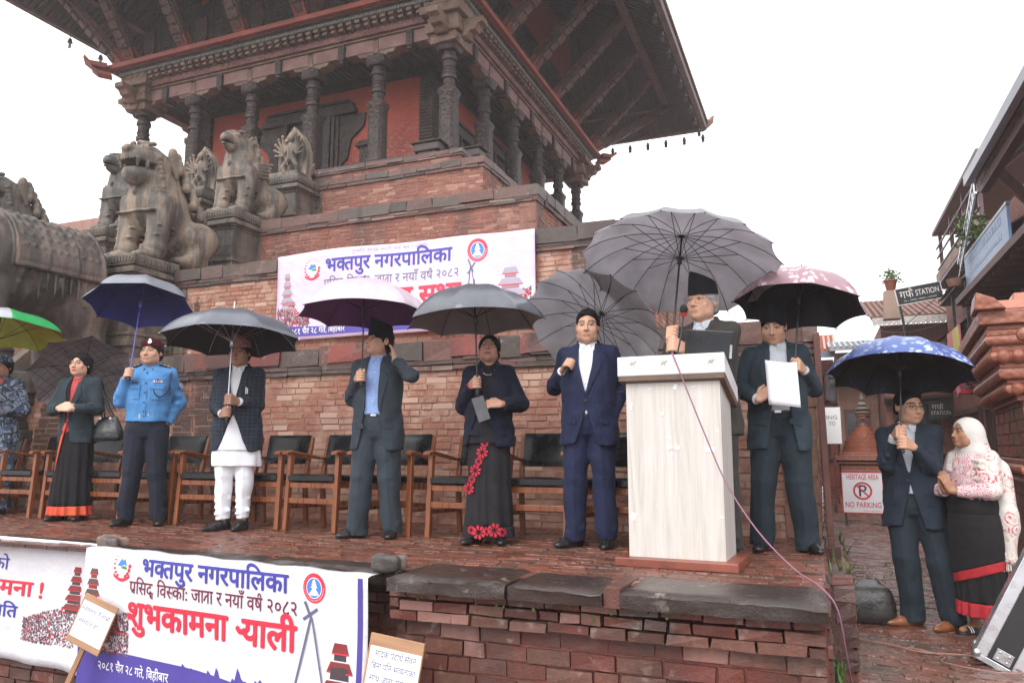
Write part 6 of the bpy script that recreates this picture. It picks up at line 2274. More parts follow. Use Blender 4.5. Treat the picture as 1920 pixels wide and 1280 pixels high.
# elephant on its own low pedestal at the left edge
def elephant():
 F = Field((-.80, -1.75, -.02), (.80, 1.10, 2.25), .021)
 F.cap((0, -.55, 1.42), (0, .42, 1.38), .64, .62, .15, sx=.95)
 F.ell((0, .55, 1.20), (.56, .48, .62), .15)
 F.ell((0, -.85, 1.50), (.55, .5, .60), .12)
 for sg in (-1, 1):
  F.cap((sg * .33, .62, .95), (sg * .34, .70, .02), .27, .225, .08)
  F.cap((sg * .33, -.75, .95), (sg * .34, -.80, .02), .26, .22, .08)
  F.ell((sg * .52, -1.18, 1.62), (.10, .30, .38), .05)
  F.ell((sg * .36, .55, 1.0), (.27, .36, .50), .08)
 F.ell((0, -1.25, 1.72), (.38, .38, .42), .1)
 pts = [(0, -1.5, 1.6), (0, -1.66, 1.2), (0, -1.62, .7), (0, -1.6, .3)]
 for i in range(3): F.cap(pts[i], pts[i + 1], .17 - .03 * i, .14 - .03 * i, .06)
 F.cap((0, 1.02, 1.45), (.04, 1.08, .75), .06, .035, .04)
 # saddle cloth with borders, bell rope round the rump
 def cloth_band(X, Y, Z):
  return np.sqrt((X / .655) ** 2 + ((Z - 1.40) / .665) ** 2 + 0 * Y) * .64 - .66
 for (y0, y1, g) in ((-.62, .62, .022),):
  F.op(lambda X, Y, Z: np.maximum(np.maximum((np.sqrt((X / .66) ** 2 + ((Z - 1.41) / .665) ** 2) - 1) * .65 - g, np.abs(Y - (y0 + y1) / 2) - (y1 - y0) / 2), 1.30 - Z), (-.75, -.7, 1.2), (.75, .7, 2.2), .01)
 for k in range(2):
  zz = 1.31 + .09 * k
  for sg in (-1, 1):
   F.cap((sg * .665, -.6, zz), (sg * .665, .62, zz), .030 - .008 * k, .030 - .008 * k, .01)
 for k in range(22):
  a = math.pi * k / 21
  F.ell((.66 * math.cos(a), .63, 1.38 + .68 * math.sin(a)), (.04, .045, .04), .012)
  F.ell((.66 * math.cos(a), .20, 1.38 + .70 * math.sin(a)), (.025, .03, .025), .012)
 for k in range(11):
  F.cap((.62, -.5 + .11 * k, 1.27), (.62, -.5 + .11 * k, 1.27 - .22 - .06 * (k % 3)), .022, .014, .012)
 for k in range(9):
  t = k / 8
  F.ell((.60 - .05 * t, .64 + .30 * t, 1.35 - .30 * t), (.055, .06, .06), .012)
 for r_ in range(5):                                                             # raised carving on the cloth and rump
  for k in range(10):
   a = .25 + .22 * r_; y = -.52 + .115 * k
   F.ell((.675 * math.cos(a), y, 1.41 + .685 * math.sin(a)), (.035, .035, .035), .012)
 for r_ in range(4):
  F.op(lambda X, Y, Z, r_=r_: np.sqrt((np.abs(Y - (-.62 + .41 * r_)) - 0) ** 2 + (np.sqrt((X / .66) ** 2 + ((Z - 1.41) / .665) ** 2) * .66 - .683) ** 2 + np.maximum(1.3 - Z, 0) ** 2) - .022, (-.75, -.75, 1.2), (.75, .75, 2.2), .01)
 for k in range(7):                                                              # hanging folds of the belly cloth
  y = -.50 + .17 * k
  for q in range(5):
   a0, a1 = -.25 - .22 * q, -.25 - .22 * (q + 1)
   F.cap((.62 * math.cos(a0), y, 1.38 + .60 * math.sin(a0)), (.62 * math.cos(a1), y + .015, 1.38 + .60 * math.sin(a1)), .030, .028, .02)
 F.rbox((0, 0, -.5), (2, 3, .5), 0, 0, 's')
 F.wrinkle(.010, 7, 4)
 o = F.build('elephant_statue', m_stone('stained_sandstone', (.175, .115, .085), (.115, .096, .082), (.036, .031, .028), .6, scale=1.1, d0=.40), smooth_iter=1)
 o.location = (-9.48, 6.62, 1.62); o.scale = (.96, .98, .98)
 tag(o, 'huge stone elephant in carved harness at the left edge, seen from its flank', 'statue')
elephant()
root = empty('statue_pedestal', (-9.48, 6.3, 0), label='carved lotus pedestal under the stone elephant behind the soldier', cat='pedestal')
b = MB()
for (e, z0, z1) in ((.0, 0, .22), (.10, .22, .34), (.04, .34, .50), (.12, .50, .62), (.0, .62, .78), (-.03, .78, .92), (.06, .92, 1.02), (.10, 1.02, 1.22), (.0, 1.22, 1.36), (-.05, 1.36, 1.62)):
 b.box(-.55 + e, .55 - e, -1.1 + e, 1.15, z0, z1)
b.build('moulded_body', M_PED, root, bevel=.02)
b = MB()
for zc, rr_ in ((.42, .045), (.84, .05), (1.28, .042)):
 for k in range(22):
  y = -1.0 + k * .096
  b.lathe([(0, -.03), (rr_ * .8, -.02), (rr_, .0), (rr_ * .55, .022), (0, .03)], 8, o=(.53, y, zc), M=rotm(0, R(90), 0))
 for k in range(11):
  b.lathe([(0, -.03), (rr_ * .8, -.02), (rr_, .0), (rr_ * .55, .022), (0, .03)], 8, o=(-.48 + k * .096, -1.08, zc), M=rotm(R(90), 0, 0))
b.build('lotus_band', M_STATG, root, smooth=50)

# stair between the two rows
st = empty('stone_stair', (SCX, 6.4, 0), label='steep stone stair climbing to the temple door between the statues', cat='stairs')
b = MB()
ns = 30
for i in range(ns):
 t0 = i / ns
 v = 6.30 + 6.2 * t0; z1 = .0 + 6.40 * (i + 1) / ns
 a = UL + .5
 while a < UR - .5:
  c = min(a + random.uniform(.5, .9), UR - .5)
  b.box(a - SCX, c - .008 - SCX, v - 6.4, v - 6.4 + .5, z1 - 6.4 / ns - .02, z1 + random.uniform(-.006, .006), jit=.006)
  a = c
b.build('steps', M_STEP, st)
b = MB()
for s_, uu in ((1, UR - .46), (-1, UL + .46)):
 b.prism([(6.25 - 6.4, 0), (12.6 - 6.4, 6.42), (12.6 - 6.4, 6.62), (6.05 - 6.4, .2), (6.05 - 6.4, 0)], uu - .10 - SCX, uu + .10 - SCX, axes='yz')
b.build('cheek_wall', M_STEP, st, bevel=.015)
# stone blocks of the terraces between pedestals
for i, (v0, z0, z1) in enumerate(((8.25, 1.72, 3.0), (10.05, 3.27, 4.3), (11.7, 4.53, 5.6))):
 b = MB(); lay_bricks(b, UR - .6, UR + .75 if i == 0 else UR + .5, z0, z1, v0 - .015, L=.4, H=.16, mo=.008, jit=.006)
 o = b.build('stone_facing', M_PED, plinth); o.location = (-UC, -VC, 0)
# ------------------------------------------------------------------ chairs
M_CHAIRW = mat('varnished_teak', (.19, .058, .020), .3, .4, 5, .15, 60, .002, stretch=(4, 4, .5))
M_LEATHER = mat('black_leather', (.008, .008, .009), .24, .25, 8, .3, 45, .003, Specular_IOR_Level=.3)
def cushion(name, cx, cy, cz, sx, sy, sz, M, parent, puff=.3):
 n = 10; b = MB(); vs = []
 for (top) in (1, -1):
  for i in range(n + 1):
   for j in range(n + 1):
    a, c = -1 + 2 * i / n, -1 + 2 * j / n
    e = (1 - abs(a) ** 5) * (1 - abs(c) ** 5)
    vs.append(M @ Vector((a * sx, c * sy, top * sz * (.55 + .45 * e + puff * .3 * (1 - a * a) * (1 - c * c)))) + Vector((cx, cy, cz)))
 fs = []; N = (n + 1) ** 2
 for i in range(n):
  for j in range(n):
   q = i * (n + 1) + j
   fs.append((q, q + 1, q + n + 2, q + n + 1)); fs.append((N + q, N + q + n + 1, N + q + n + 2, N + q + 1))
 for i in range(n):
  for (p, q) in ((i, i + 1), (n * (n + 1) + i + 1, n * (n + 1) + i)):
   fs.append((p, N + p, N + q, q))
  p, q = i * (n + 1), (i + 1) * (n + 1); fs.append((q, N + q, N + p, p))
  p, q = i * (n + 1) + n, (i + 1) * (n + 1) + n; fs.append((p, N + p, N + q, q))
 b.add(vs, fs)
 return b.build(name, M_LEATHER, parent, smooth=55)
def chair_proto():
 root = empty('armchair', (0, 0, 0))
 W = .265
 for s in (-1, 1):
  b = MB(); b.beam((s * W, -.23, 0), (s * (W - .005), -.19, .645), .045, .04, up=(0, 1, 0), w2=.04, h2=.052); b.build('front_leg', M_CHAIRW, root, bevel=.005)
  b = MB(); b.beam((s * (W - .03), .24, 0), (s * (W - .03), .20, .42), .04, .04, up=(0, 1, 0)); b.beam((s * (W - .03), .20, .42), (s * (W - .02), .29, .80), .04, .045, up=(0, 1, 0), w2=.032, h2=.03); b.build('rear_leg', M_CHAIRW, root, bevel=.005)
  b = MB()
  pts = [(s * W, -.27, .655, .062), (s * W, -.20, .668, .066), (s * (W - .002), -.05, .645, .058), (s * (W - .012), .12, .615, .045), (s * (W - .02), .235, .605, .034)]
  rings = []
  for (x, y, z, ww) in pts:
   rings.append([(x - ww / 2, y, z - .013), (x + ww / 2, y, z - .013), (x + ww / 2, y, z + .013), (x - ww / 2, y, z + .013)])
  b.rings(rings); b.build('armrest', M_CHAIRW, root, bevel=.006)
  b = MB(); b.beam((s * (W - .015), -.205, .40), (s * (W - .03), .20, .375), .024, .05); b.beam((s * (W - .005), -.21, .20), (s * (W - .03), .215, .19), .022, .034); b.build('side_rail', M_CHAIRW, root, bevel=.004)
 b = MB(); b.beam((-W, -.215, .255), (W, -.215, .255), .024, .045); b.beam((-W, -.205, .385), (W, -.205, .385), .024, .045); b.build('front_rail', M_CHAIRW, root, bevel=.004)
 b = MB(); b.beam((-W + .03, .21, .21), (W - .03, .21, .21), .022, .04); b.beam((-W + .03, .20, .375), (W - .03, .20, .375), .022, .04); b.build('back_rail', M_CHAIRW, root, bevel=.004)
 cushion('seat', 0, -.01, .435, .245, .23, .038, rotm(R(-3)), root)
 cushion('backrest', 0, .255, .685, .225, .135, .030, rotm(R(77)), root, .2)
 return root
proto = chair_proto()
CH = [(-8.58, 5.68, 3), (-7.72, 5.68, -2), (-7.06, 5.70, 2), (-6.50, 5.70, -3), (-5.94, 5.70, 4), (-5.28, 5.70, 0), (-4.67, 5.68, 2), (-4.02, 5.66, -4), (-3.37, 5.66, 3), (-2.64, 5.66, -3), (-2.04, 5.66, 2), (-1.44, 5.70, -2), (-.86, 5.76, 1)]
CL = ['armchair at the left end, between the soldier and the woman with glasses', 'armchair mostly hidden behind the woman with glasses, on her right hand side', 'armchair hidden behind the handbag woman, its arm just showing', 'armchair right behind the police officer, between his legs',
   'armchair between the police officer and the man in white, back fully visible', 'armchair hidden behind the man in white trousers', 'armchair just right of the man in white, seam in its backrest', 'armchair left of the man holding his ear, seat in full view',
   'armchair behind the man holding his ear, wet backrest on his right', 'armchair just left of the woman in the flowered sari, half hidden by her', 'armchair between the flowered sari woman and the navy suit man', 'armchair between the navy suit man and the lectern', 'armchair behind the lectern with only its arm and leg showing']
for i, ((x, y, a), lb) in enumerate(zip(CH, CL)):
 o = proto if i == 0 else copy_tree(proto)
 o.location = (x, y, .002); o.rotation_euler.z = R(a)
 tag(o, lb, 'chair', 'wooden armchairs in a row along the brick wall')

# ------------------------------------------------------------------ lectern, microphone, cable, folder, paper
def m_laminate():
 t = NT('wood_grain_laminate'); co = t.coord('Object', (1, 1, .05))
 n = t.noise(26, co, 4, .6, .6); n2 = t.noise(90, co, 3)
 c = t.ramp(t.math('ADD', t.math('MULTIPLY', n, .7), t.math('MULTIPLY', n2, .3)), (.34, (.44, .41, .37)), (.5, (.54, .51, .47)), (.66, (.60, .57, .535)))
 st = t.noise(2.5, t.coord('Object', (1, 1, .5)), 5)
 c = t.mix(t.ramp(st, (.60, 0.0), (.70, .35)), c, (.46, .40, .26))
 return t.done(c, .42)
M_LAM = m_laminate()
M_LAMW = mat('white_laminate', (.62, .61, .61), .35, .06, 6, .05)
lec = empty('lectern', (-.815, 4.78, 0.004), R(-2.5), label='pale wood grain lectern with white slanted top and taped scraps', cat='lectern')
b = MB(); b.box(-.36, .36, -.22, .27, .0, .052); b.build('base_plinth', mat('red_brown_plinth', (.20, .055, .035), .35, .3, 5), lec, bevel=.006)
b = MB(); b.box(-.285, .285, -.165, .215, .052, 1.10); b.build('body', M_LAM, lec, bevel=.003)
b = MB()
b.prism([(-.21, 1.135), (.27, .985), (.27, 1.085), (-.21, 1.255)], -.325, .325, axes='yz')
b.build('slanted_top', M_LAMW, lec, bevel=.005)
b = MB()
b.prism([(-.208, 1.105), (.268, .955), (.268, .984), (-.208, 1.134)], -.318, .318, axes='yz')
b.build('top_underside', mat('bare_board', (.12, .075, .055), .6), lec)
M_SCRAP = mat('paper_scrap', (.75, .74, .76), .7, .05)
for (x, z, w_, h_, r_) in ((.215, .69, .062, .026, 0), (-.255, .29, .026, .04, .3), (.02, 1.065, .022, .03, .3), (-.02, .695, .03, .014, -.4), (.02, .70, .034, .02, .2), (-.012, .665, .008, .02, .2), (-.255, .95, .012, .04, .1), (-.13, 1.055, .025, .006, 0), (.13, 1.058, .03, .006, 0), (.26, .80, .018, .012, .4), (-.06, .90, .016, .014, .3), (.27, .30, .016, .014, .2), (-.02, .76, .012, .010, .5)):
 b = MB(); M_ = rotm(0, r_, 0)
 b.box(-w_ / 2, w_ / 2, -.0015, .0, -h_ / 2, h_ / 2, M=M_, o=(x, -.1655, z), jit=.0025); b.build('tape_scrap', M_SCRAP, lec)
for (x, z) in ((-.22, 1.21), (-.03, 1.205), (.25, 1.20)):
 b = MB()
 for k in range(4): b.box(-.012, .012, -.001, 0, -.003, .003, M=rotm(0, R(60 * k - 40), 0), o=(x + .006 * (k - 2), -.2125, z + .008 * (k % 2)), jit=.002)
 b.build('glue_mark', mat('old_glue', (.45, .40, .33), .7), lec)
# taped microphone standing on the lectern
mic = empty('microphone', (-.775, 4.90, 1.19), label='black gooseneck microphone with red ring on the lectern', cat='microphone')
b = MB(); b.tube([(-.03, -.06, -.02), (-.045, -.065, .10), (-.02, -.05, .22), (-.005, -.03, .355)], .006, 8); b.build('gooseneck', M_BLACKP, mic, smooth=60)
F = Field((-.05, -.08, .33), (.05, .05, .46), .005); F.ell((-.002, -.022, .395), (.026, .027, .033), 0); F.build('foam_head', mat('foam', (.012, .012, .013), .9, .3, 60, .8, 180, .003), mic)
b = MB(); b.lathe([(.015, .352), (.020, .356), (.022, .366), (.017, .370)], 12, o=(-.003, -.024, 0)); b.build('red_ring', mat('red_plastic', (.45, .02, .01), .4), mic, smooth=40)
# folder clasped under the speaker's arm, and the sheet of paper
fo = empty('folder', (-.635, 4.955, 1.365), R(-6), label='black folder held upright against the chest of the speaker', cat='folder')
M_FOLD = mat('black_folder_cover', (.014, .016, .020), .3, .2, 8, .2, 60)
b = MB(); M_ = rotm(R(8), R(7), 0)
b.box(-.155, .155, -.011, .011, -.09, .085, M=M_); b.build('cover', M_FOLD, fo, bevel=.004)
b = MB(); b.box(-.148, .150, -.013, -.0115, -.083, .079, M=M_); b.box(-.135, .138, -.0145, -.0125, -.07, .066, M=M_); b.build('cover_panel', M_FOLD, fo, bevel=.001)
b = MB(); b.box(.135, .150, -.016, -.013, -.086, .0, M=M_); b.build('corner_clip', M_STEEL, fo)
b = MB()
rows = []
for j in range(9):
 t = j / 8; z = .15 - .30 * t
 rows.append([(-.100 + .2 * (i / 8) + .012 * t, -.012 * math.sin(math.pi * i / 8) - .02 * math.cos(t * 2.2), z - .025 * (i / 8) - .010 * math.sin(math.pi * i / 8) * (1 - t)) for i in range(9)])
vs = [p for r_ in rows for p in r_]
b.add(vs, [(j * 9 + i, j * 9 + i + 1, (j + 1) * 9 + i + 1, (j + 1) * 9 + i) for j in range(8) for i in range(8)])
o = b.build('paper_sheet', mat('white_paper', (.80, .80, .84), .75, .03), smooth=60, fix=False)
so = o.modifiers.new('thick', 'SOLIDIFY'); so.thickness = .0012
o.location = (-.225, 5.375, 1.14); o.rotation_euler = (R(-8), 0, R(2)); tag(o, 'white sheet of paper held by the man in the teal-grey suit', 'paper')
b = MB(); b.box(-.045, .045, -.006, .006, -.09, .09); o = b.build('notebook', mat('grey_cover', (.10, .10, .11), .5), bevel=.003); o.location = (-2.295, 5.075, .985); o.rotation_euler = (R(6), R(-18), R(18)); tag(o, 'small grey notebook under the hand of the woman in the flowered sari', 'notebook')

# purple cable from the microphone down over the stage edge and along the lane
M_CABLE = mat('purple_cable', (.22, .095, .15), .45, .1)
pts = [Vector(p) for p in ((-.80, 4.86, 1.16), (-.81, 4.70, 1.25), (-.80, 4.545, 1.262), (-.74, 4.53, 1.10), (-.62, 4.50, .78), (-.50, 4.44, .50), (-.34, 4.36, .26), (-.16, 4.24, .09), (-.04, 4.12, .03), (.03, 4.06, -.06), (.06, 4.10, -.28), (.09, 4.30, -.50), (.16, 4.45, -.545), (.30, 4.35, -.55), (.46, 4.15, -.55), (.62, 3.8, -.55))]
def smooth_path(P, n=6):
 out = []
 for i in range(len(P) - 1):
  p0, p1, p2, p3 = P[max(0, i - 1)], P[i], P[i + 1], P[min(len(P) - 1, i + 2)]
  for k in range(n):
   t = k / n
   out.append(.5 * ((2 * p1) + (p2 - p0) * t + (2 * p0 - 5 * p1 + 4 * p2 - p3) * t * t + (3 * p1 - p0 - 3 * p2 + p3) * t ** 3))
 return out + [P[-1]]
b = MB(); b.tube(smooth_path(pts), .0044, 7); o = b.build('cable', M_CABLE, smooth=60); tag(o, 'purple microphone cable hanging from the lectern over the stage edge', 'cable')
M_CABLE2 = mat('dull_pink_cable', (.28, .15, .12), .5, .1)
pts = [Vector(p) for p in ((.16, 5.72, -.548), (.34, 5.62, -.545), (.52, 5.50, -.545), (.74, 5.52, -.545), (.95, 5.45, -.545), (1.10, 5.38, -.545), (1.35, 5.33, -.545))]
b = MB(); b.tube(smooth_path(pts), .005, 6); o = b.build('cable', M_CABLE2, smooth=60); tag(o, 'thin brownish cable snaking across the wet lane behind the shoes', 'cable', None)
pts = [Vector(p) for p in ((.45, 5.60, -.546), (.62, 5.45, -.546), (.60, 5.30, -.546), (.82, 5.18, -.546), (.98, 5.22, -.546), (.92, 5.38, -.546), (1.06, 5.25, -.546), (1.30, 5.12, -.546))]
b = MB(); b.tube(smooth_path(pts), .004, 6); o = b.build('cable', M_CABLE2, smooth=60); tag(o, 'looped thin cable lying beside the flight case on the lane', 'cable', None)

# ------------------------------------------------------------------ loose stones, flight case, plants in cracks
def rock(label, loc, r, m, seed, h=.018, flat=True, cat='stone', name='rock', amp=.03, f=9):
 F = Field([-q * 1.3 for q in r], [q * 1.3 for q in r], h)
 F.rbox((0, 0, 0), [q * .92 for q in r], min(r) * .55, 0); F.wrinkle(amp, f, seed); F.wrinkle(amp * .35, f * 3, seed + 1)
 o = F.build(name, m, smooth_iter=1); o.location = loc; tag(o, label, cat); return o
M_BOULD = m_stone('wet_black_stone', (.030, .028, .028), (.045, .04, .038), (.016, .015, .015), .22, scale=4)
o = rock('dark wet squared boulder standing at the corner of the platform', (.235, 6.42, -.42), (.20, .21, .17), M_BOULD, 3, amp=.035, f=8); o.rotation_euler.z = R(8)
rock('grey stone weighing down the right corner of the banner', (-2.32, 3.87, .055), (.10, .075, .05), M_STATG, 5, .010, amp=.018, f=26)
rock('brownish stone weighing down the gap between the two front banners', (-4.63, 4.02, .05), (.10, .07, .04), m_stone('brown_stone', (.24, .15, .11), (.18, .11, .085), (.06, .045, .04), .6), 7, .010, amp=.018, f=26)

fc = empty('flight_case', (.885, 5.42, -.56), R(-9), label='silver edged black flight case leaning on the shrine behind the slippers', cat='case')
M_ALU = mat('aluminium_edge', (.62, .63, .66), .28, .12, 12, .15, 60, Metallic=.75)
M_CASE = mat('black_case_panel', (.018, .018, .019), .6, .2, 30, .2, 120)
T_ = rotm(0, R(27), 0)
def fbox(b, *a): return b.box(*a, M=T_)
b = MB(); fbox(b, -.125, .125, -.115, .115, .03, .74); b.build('shell', M_CASE, fc)
b = MB()
for x in (-.13, .065):
 fbox(b, x, x + .065, -.12, .12, .03, .74)
fbox(b, -.13, .13, -.12, .12, .0, .035); fbox(b, -.13, .13, -.12, .12, .735, .765)
b.build('edge_profile', M_ALU, fc, bevel=.004)
for z in (.03, .735):
 for x in (-.12, .12):
  for y in (-.11, .11):
   b = MB(); p = T_ @ Vector((x, y, z)); b.lathe([(0, -.028), (.02, -.02), (.029, 0), (.02, .02), (0, .028)], 12, o=p); b.build('ball_corner', M_STEEL, fc, smooth=50)
for x, z in ((.0, .69), (.0, .08)):
 b = MB(); fbox(b, x - .04, x + .05, -.124, -.119, z - .035, z + .035)
 for dx, dz in ((-.02, .02), (.03, .02), (-.02, -.02), (.03, -.02)):
  b.lathe([(0, -.004), (.007, -.003), (.008, .001)], 8, o=T_ @ Vector((x + dx, -.125, z + dz)), M=T_ @ rotm(R(-90)))
 b.build('riveted_plate', M_STEEL, fc, bevel=.002)
b = MB(); b.lathe([(.045, 0), (.05, .01), (.05, .13), (.045, .14)], 16); o = b.build('metal_can', M_STEEL, smooth=40); o.location = (1.10, 5.78, -.56); tag(o, 'small metal can standing behind the flight case', 'can')

# grass and weeds at the platform corner
def m_leaf(name, a, b_):
 t = NT(name); co = t.coord('Object'); c = t.ramp(t.noise(20, co, 3), (.35, a), (.65, b_)); return t.done(c, .55)
M_GRASS = m_leaf('wet_weed', (.045, .085, .015), (.085, .15, .03))
def weeds(label, box, n, hgt, seed, name='weeds'):
 rnd = random.Random(seed); b = MB()
 for i in range(n):
  x, y, z = (rnd.uniform(box[k], box[k + 1]) for k in (0, 2, 4))
  a = rnd.uniform(0, 6.28); L = hgt * rnd.uniform(.4, 1.1); lean = rnd.uniform(.1, .7); w_ = .004 + .003 * rnd.random()
  d = Vector((math.cos(a), math.sin(a), 0)); s_ = Vector((-d.y, d.x, 0)) * w_
  p = Vector((x, y, z)); q = p + d * L * lean * .4 + Vector((0, 0, L * .6)); e = p + d * L * lean + Vector((0, 0, L))
  b.add([p - s_, p + s_, q + s_ * 1.3, q - s_ * 1.3, e], [(0, 1, 2, 3), (3, 2, 4)])
 o = b.build(name, M_GRASS, fix=False); tag(o, label, 'weeds', kind='stuff'); return o
weeds('green weeds growing in the crack beside the platform corner', (.02, .12, 5.6, 8.2, -.56, -.2), 700, .22, 1)
weeds('tufts of grass along the foot of the platform', (-.02, .06, 4.1, 5.6, -.56, -.52), 160, .08, 2)
weeds('small weeds sprouting under the cracked edge stones', (-2.2, -.3, 3.80, 3.86, -.15, -.09), 26, .022, 3)
weeds('moss tufts between the lane bricks', (.3, 1.6, 6.4, 9.5, -.558, -.553), 240, .02, 4)
b = MB(); b.box(-.01, .11, 4.9, 6.2, -.56, -.12, jit=.02); b.box(.0, .10, 6.2, 7.4, -.56, -.02, jit=.02)
lay_bricks(b, 4.9, 7.4, -.56, -.1, .12, 'r', out=.02, jit=.012)
o = b.build('low_brick_kerb', M_BRICK3); tag(o, 'low mossy brick kerb running along the side of the platform', 'kerb', kind='structure')
b = MB(); b.beam((.03, 6.40, .04), (.005, 6.36, 1.60), .05, .05); b.beam((.05, 6.42, -.3), (.03, 6.40, .04), .05, .05); o = b.build('corner_post', mat('maroon_post', (.14, .055, .045), .5, .3, 4), bevel=.008); tag(o, 'thin maroon wooden post leaning against the corner of the brick wall', 'post')

# individual wet bricks of the lane and of the platform floor (tilted a little, so each catches the sky differently)
def pave(u0, u1, v0, v1, z, m, L, H, seed, name, parent=None, tilt=.9, lift=.012, along='u'):
 rnd = random.Random(seed); b = MB(); v = v0; row = 0
 while v < v1:
  u = u0 - (L * .5 if row % 2 else 0) - rnd.uniform(0, .05)
  while u < u1:
   l = L * rnd.choice((1, 1, .95, 1.05, .6))
   a0, a1 = max(u, u0), min(u + l - .010, u1); u += l
   if a1 - a0 < .03 or rnd.random() < .02: continue
   M_ = rotm(R(rnd.gauss(0, tilt)), R(rnd.gauss(0, tilt)), R(rnd.gauss(0, .8)))
   cx, cy = (a0 + a1) / 2, v + H / 2; hl = (a1 - a0) / 2; hh = H / 2 - .005
   dz = rnd.uniform(-.004, .004)
   b.box(-hl, hl, -hh, hh, -.03, lift + dz, M=M_, o=(cx, cy, z), col=(rnd.random(), 1.0 if rnd.random() < .03 else 0, rnd.random()), jit=.002)
  v += H; row += 1
 return b.build(name, m, parent)
def m_wetbrick(name, cols, lo=.06, hi=.42, dirt=(.07, .05, .035), sc=1.0, wave=.3):
 t = NT(name); a = t.attr('Col'); sep = t.new('SeparateColor'); t.t.links.new(a.outputs['Color'], sep.inputs[0])
 c = t.ramp(sep.outputs[0], *[(i / (len(cols) - 1), q) for i, q in enumerate(cols)])
 co = t.coord('Object'); n = t.noise(22, co, 6, .65)
 c = t.mix(t.ramp(n, (.4, 0.0), (.62, .6)), c, dirt)
 c = t.mix(t.ramp(t.noise(3.0 * sc, co, 5), (.5, 0.0), (.64, .75)), c, dirt)
 c = t.mix(t.ramp(t.noise(55, co, 4, .7), (.66, 0.0), (.72, .5)), c, (.26, .21, .18))
 pud = t.noise(1.3 * sc, co, 5, .6)
 t.bump(t.math('ADD', t.math('ADD', n, t.noise(70, co, 3)), t.math('MULTIPLY', t.noise(11, co, 2), wave)), .28 if wave < 1 else .7, .005 if wave < 1 else .012)
 r = t.math('ADD', t.math('MULTIPLY', t.ramp(pud, (.40, 0.0), (.6, 1.0)), hi - lo), lo)
 return t.done(c, t.math('ADD', r, t.math('MULTIPLY', n, .08)), Specular_IOR_Level=1.0)
M_LB = m_wetbrick('lane_brick', [(.20, .058, .036), (.15, .055, .04), (.24, .085, .056), (.14, .075, .058)], .13, .33, wave=4.0)
M_SB = m_wetbrick('stage_brick', [(.23, .06, .033), (.165, .048, .03), (.28, .082, .044), (.15, .06, .042)], .10, .36, wave=1.5)
tag(pave(.12, 3.2, 3.6, 17.5, -.568, M_LB, .25, .072, 5, 'lane_bricks', tilt=2.3), kind='structure')
o = pave(-9.6, -.02, 4.04, 6.44, -.008, M_SB, .215, .062, 6, 'floor_bricks', stage, tilt=.6, lift=.010)
# ------------------------------------------------------------------ lettering (built-in font; conjuncts put together by hand)
_glyph = {}
def _raw(body, bold):
 c = bpy.data.curves.new('letters', 'FONT'); c.body = body; c.offset = bold; c.resolution_u = 3
 o = bpy.data.objects.new('letters', c); COL.objects.link(o)
 dg = bpy.context.evaluated_depsgraph_get(); dg.update()
 m = bpy.data.meshes.new_from_object(o.evaluated_get(dg))
 V = [(v.co.x, v.co.y) for v in m.vertices]; Fc = [tuple(p.vertices) for p in m.polygons]
 bpy.data.objects.remove(o); bpy.data.curves.remove(c); bpy.data.meshes.remove(m)
 return V, Fc
def glyph(ch, bold=0.0):
 k = (ch, bold)
 if k not in _glyph:
  V, Fc = _raw(ch, 0)
  bar = max(x for x, y in _raw('WWW', 0)[0])
  adv = max(x for x, y in _raw(ch + 'WWW', 0)[0]) - bar
  _glyph[k] = (V, Fc, adv)
 return _glyph[k]
def clip_x(V, Fc, xmax=None, xmin=None):
 """keep the part of a glyph left of xmax (half forms)"""
 bm = bmesh.new(); vs = [bm.verts.new((x, y, 0)) for x, y in V]
 for f in Fc:
  try: bm.faces.new([vs[i] for i in f])
  except ValueError: pass
 for lim, nrm in ((xmax, (1, 0, 0)), (xmin, (-1, 0, 0))):
  if lim is not None:
   bmesh.ops.bisect_plane(bm, geom=bm.verts[:] + bm.edges[:] + bm.faces[:], plane_co=(lim, 0, 0), plane_no=nrm, clear_outer=True)
 bm.verts.index_update()
 V2 = [(v.co.x, v.co.y) for v in bm.verts]; F2 = [tuple(v.index for v in f.verts) for f in bm.faces]
 bm.free(); return V2, F2
def stroke(pts, w_):
 V, Fc = [], []
 n = len(pts)
 for i, (x, y) in enumerate(pts):
  a, b_ = pts[max(0, i - 1)], pts[min(n - 1, i + 1)]
  dx, dy = b_[0] - a[0], b_[1] - a[1]; L = math.hypot(dx, dy) or 1
  V += [(x - dy / L * w_ / 2, y + dx / L * w_ / 2), (x + dy / L * w_ / 2, y - dx / L * w_ / 2)]
 for i in range(n - 1): Fc.append((2 * i, 2 * i + 1, 2 * i + 3, 2 * i + 2))
 return V, Fc
ZERO = set('ुूृेैंँ्ॅ')
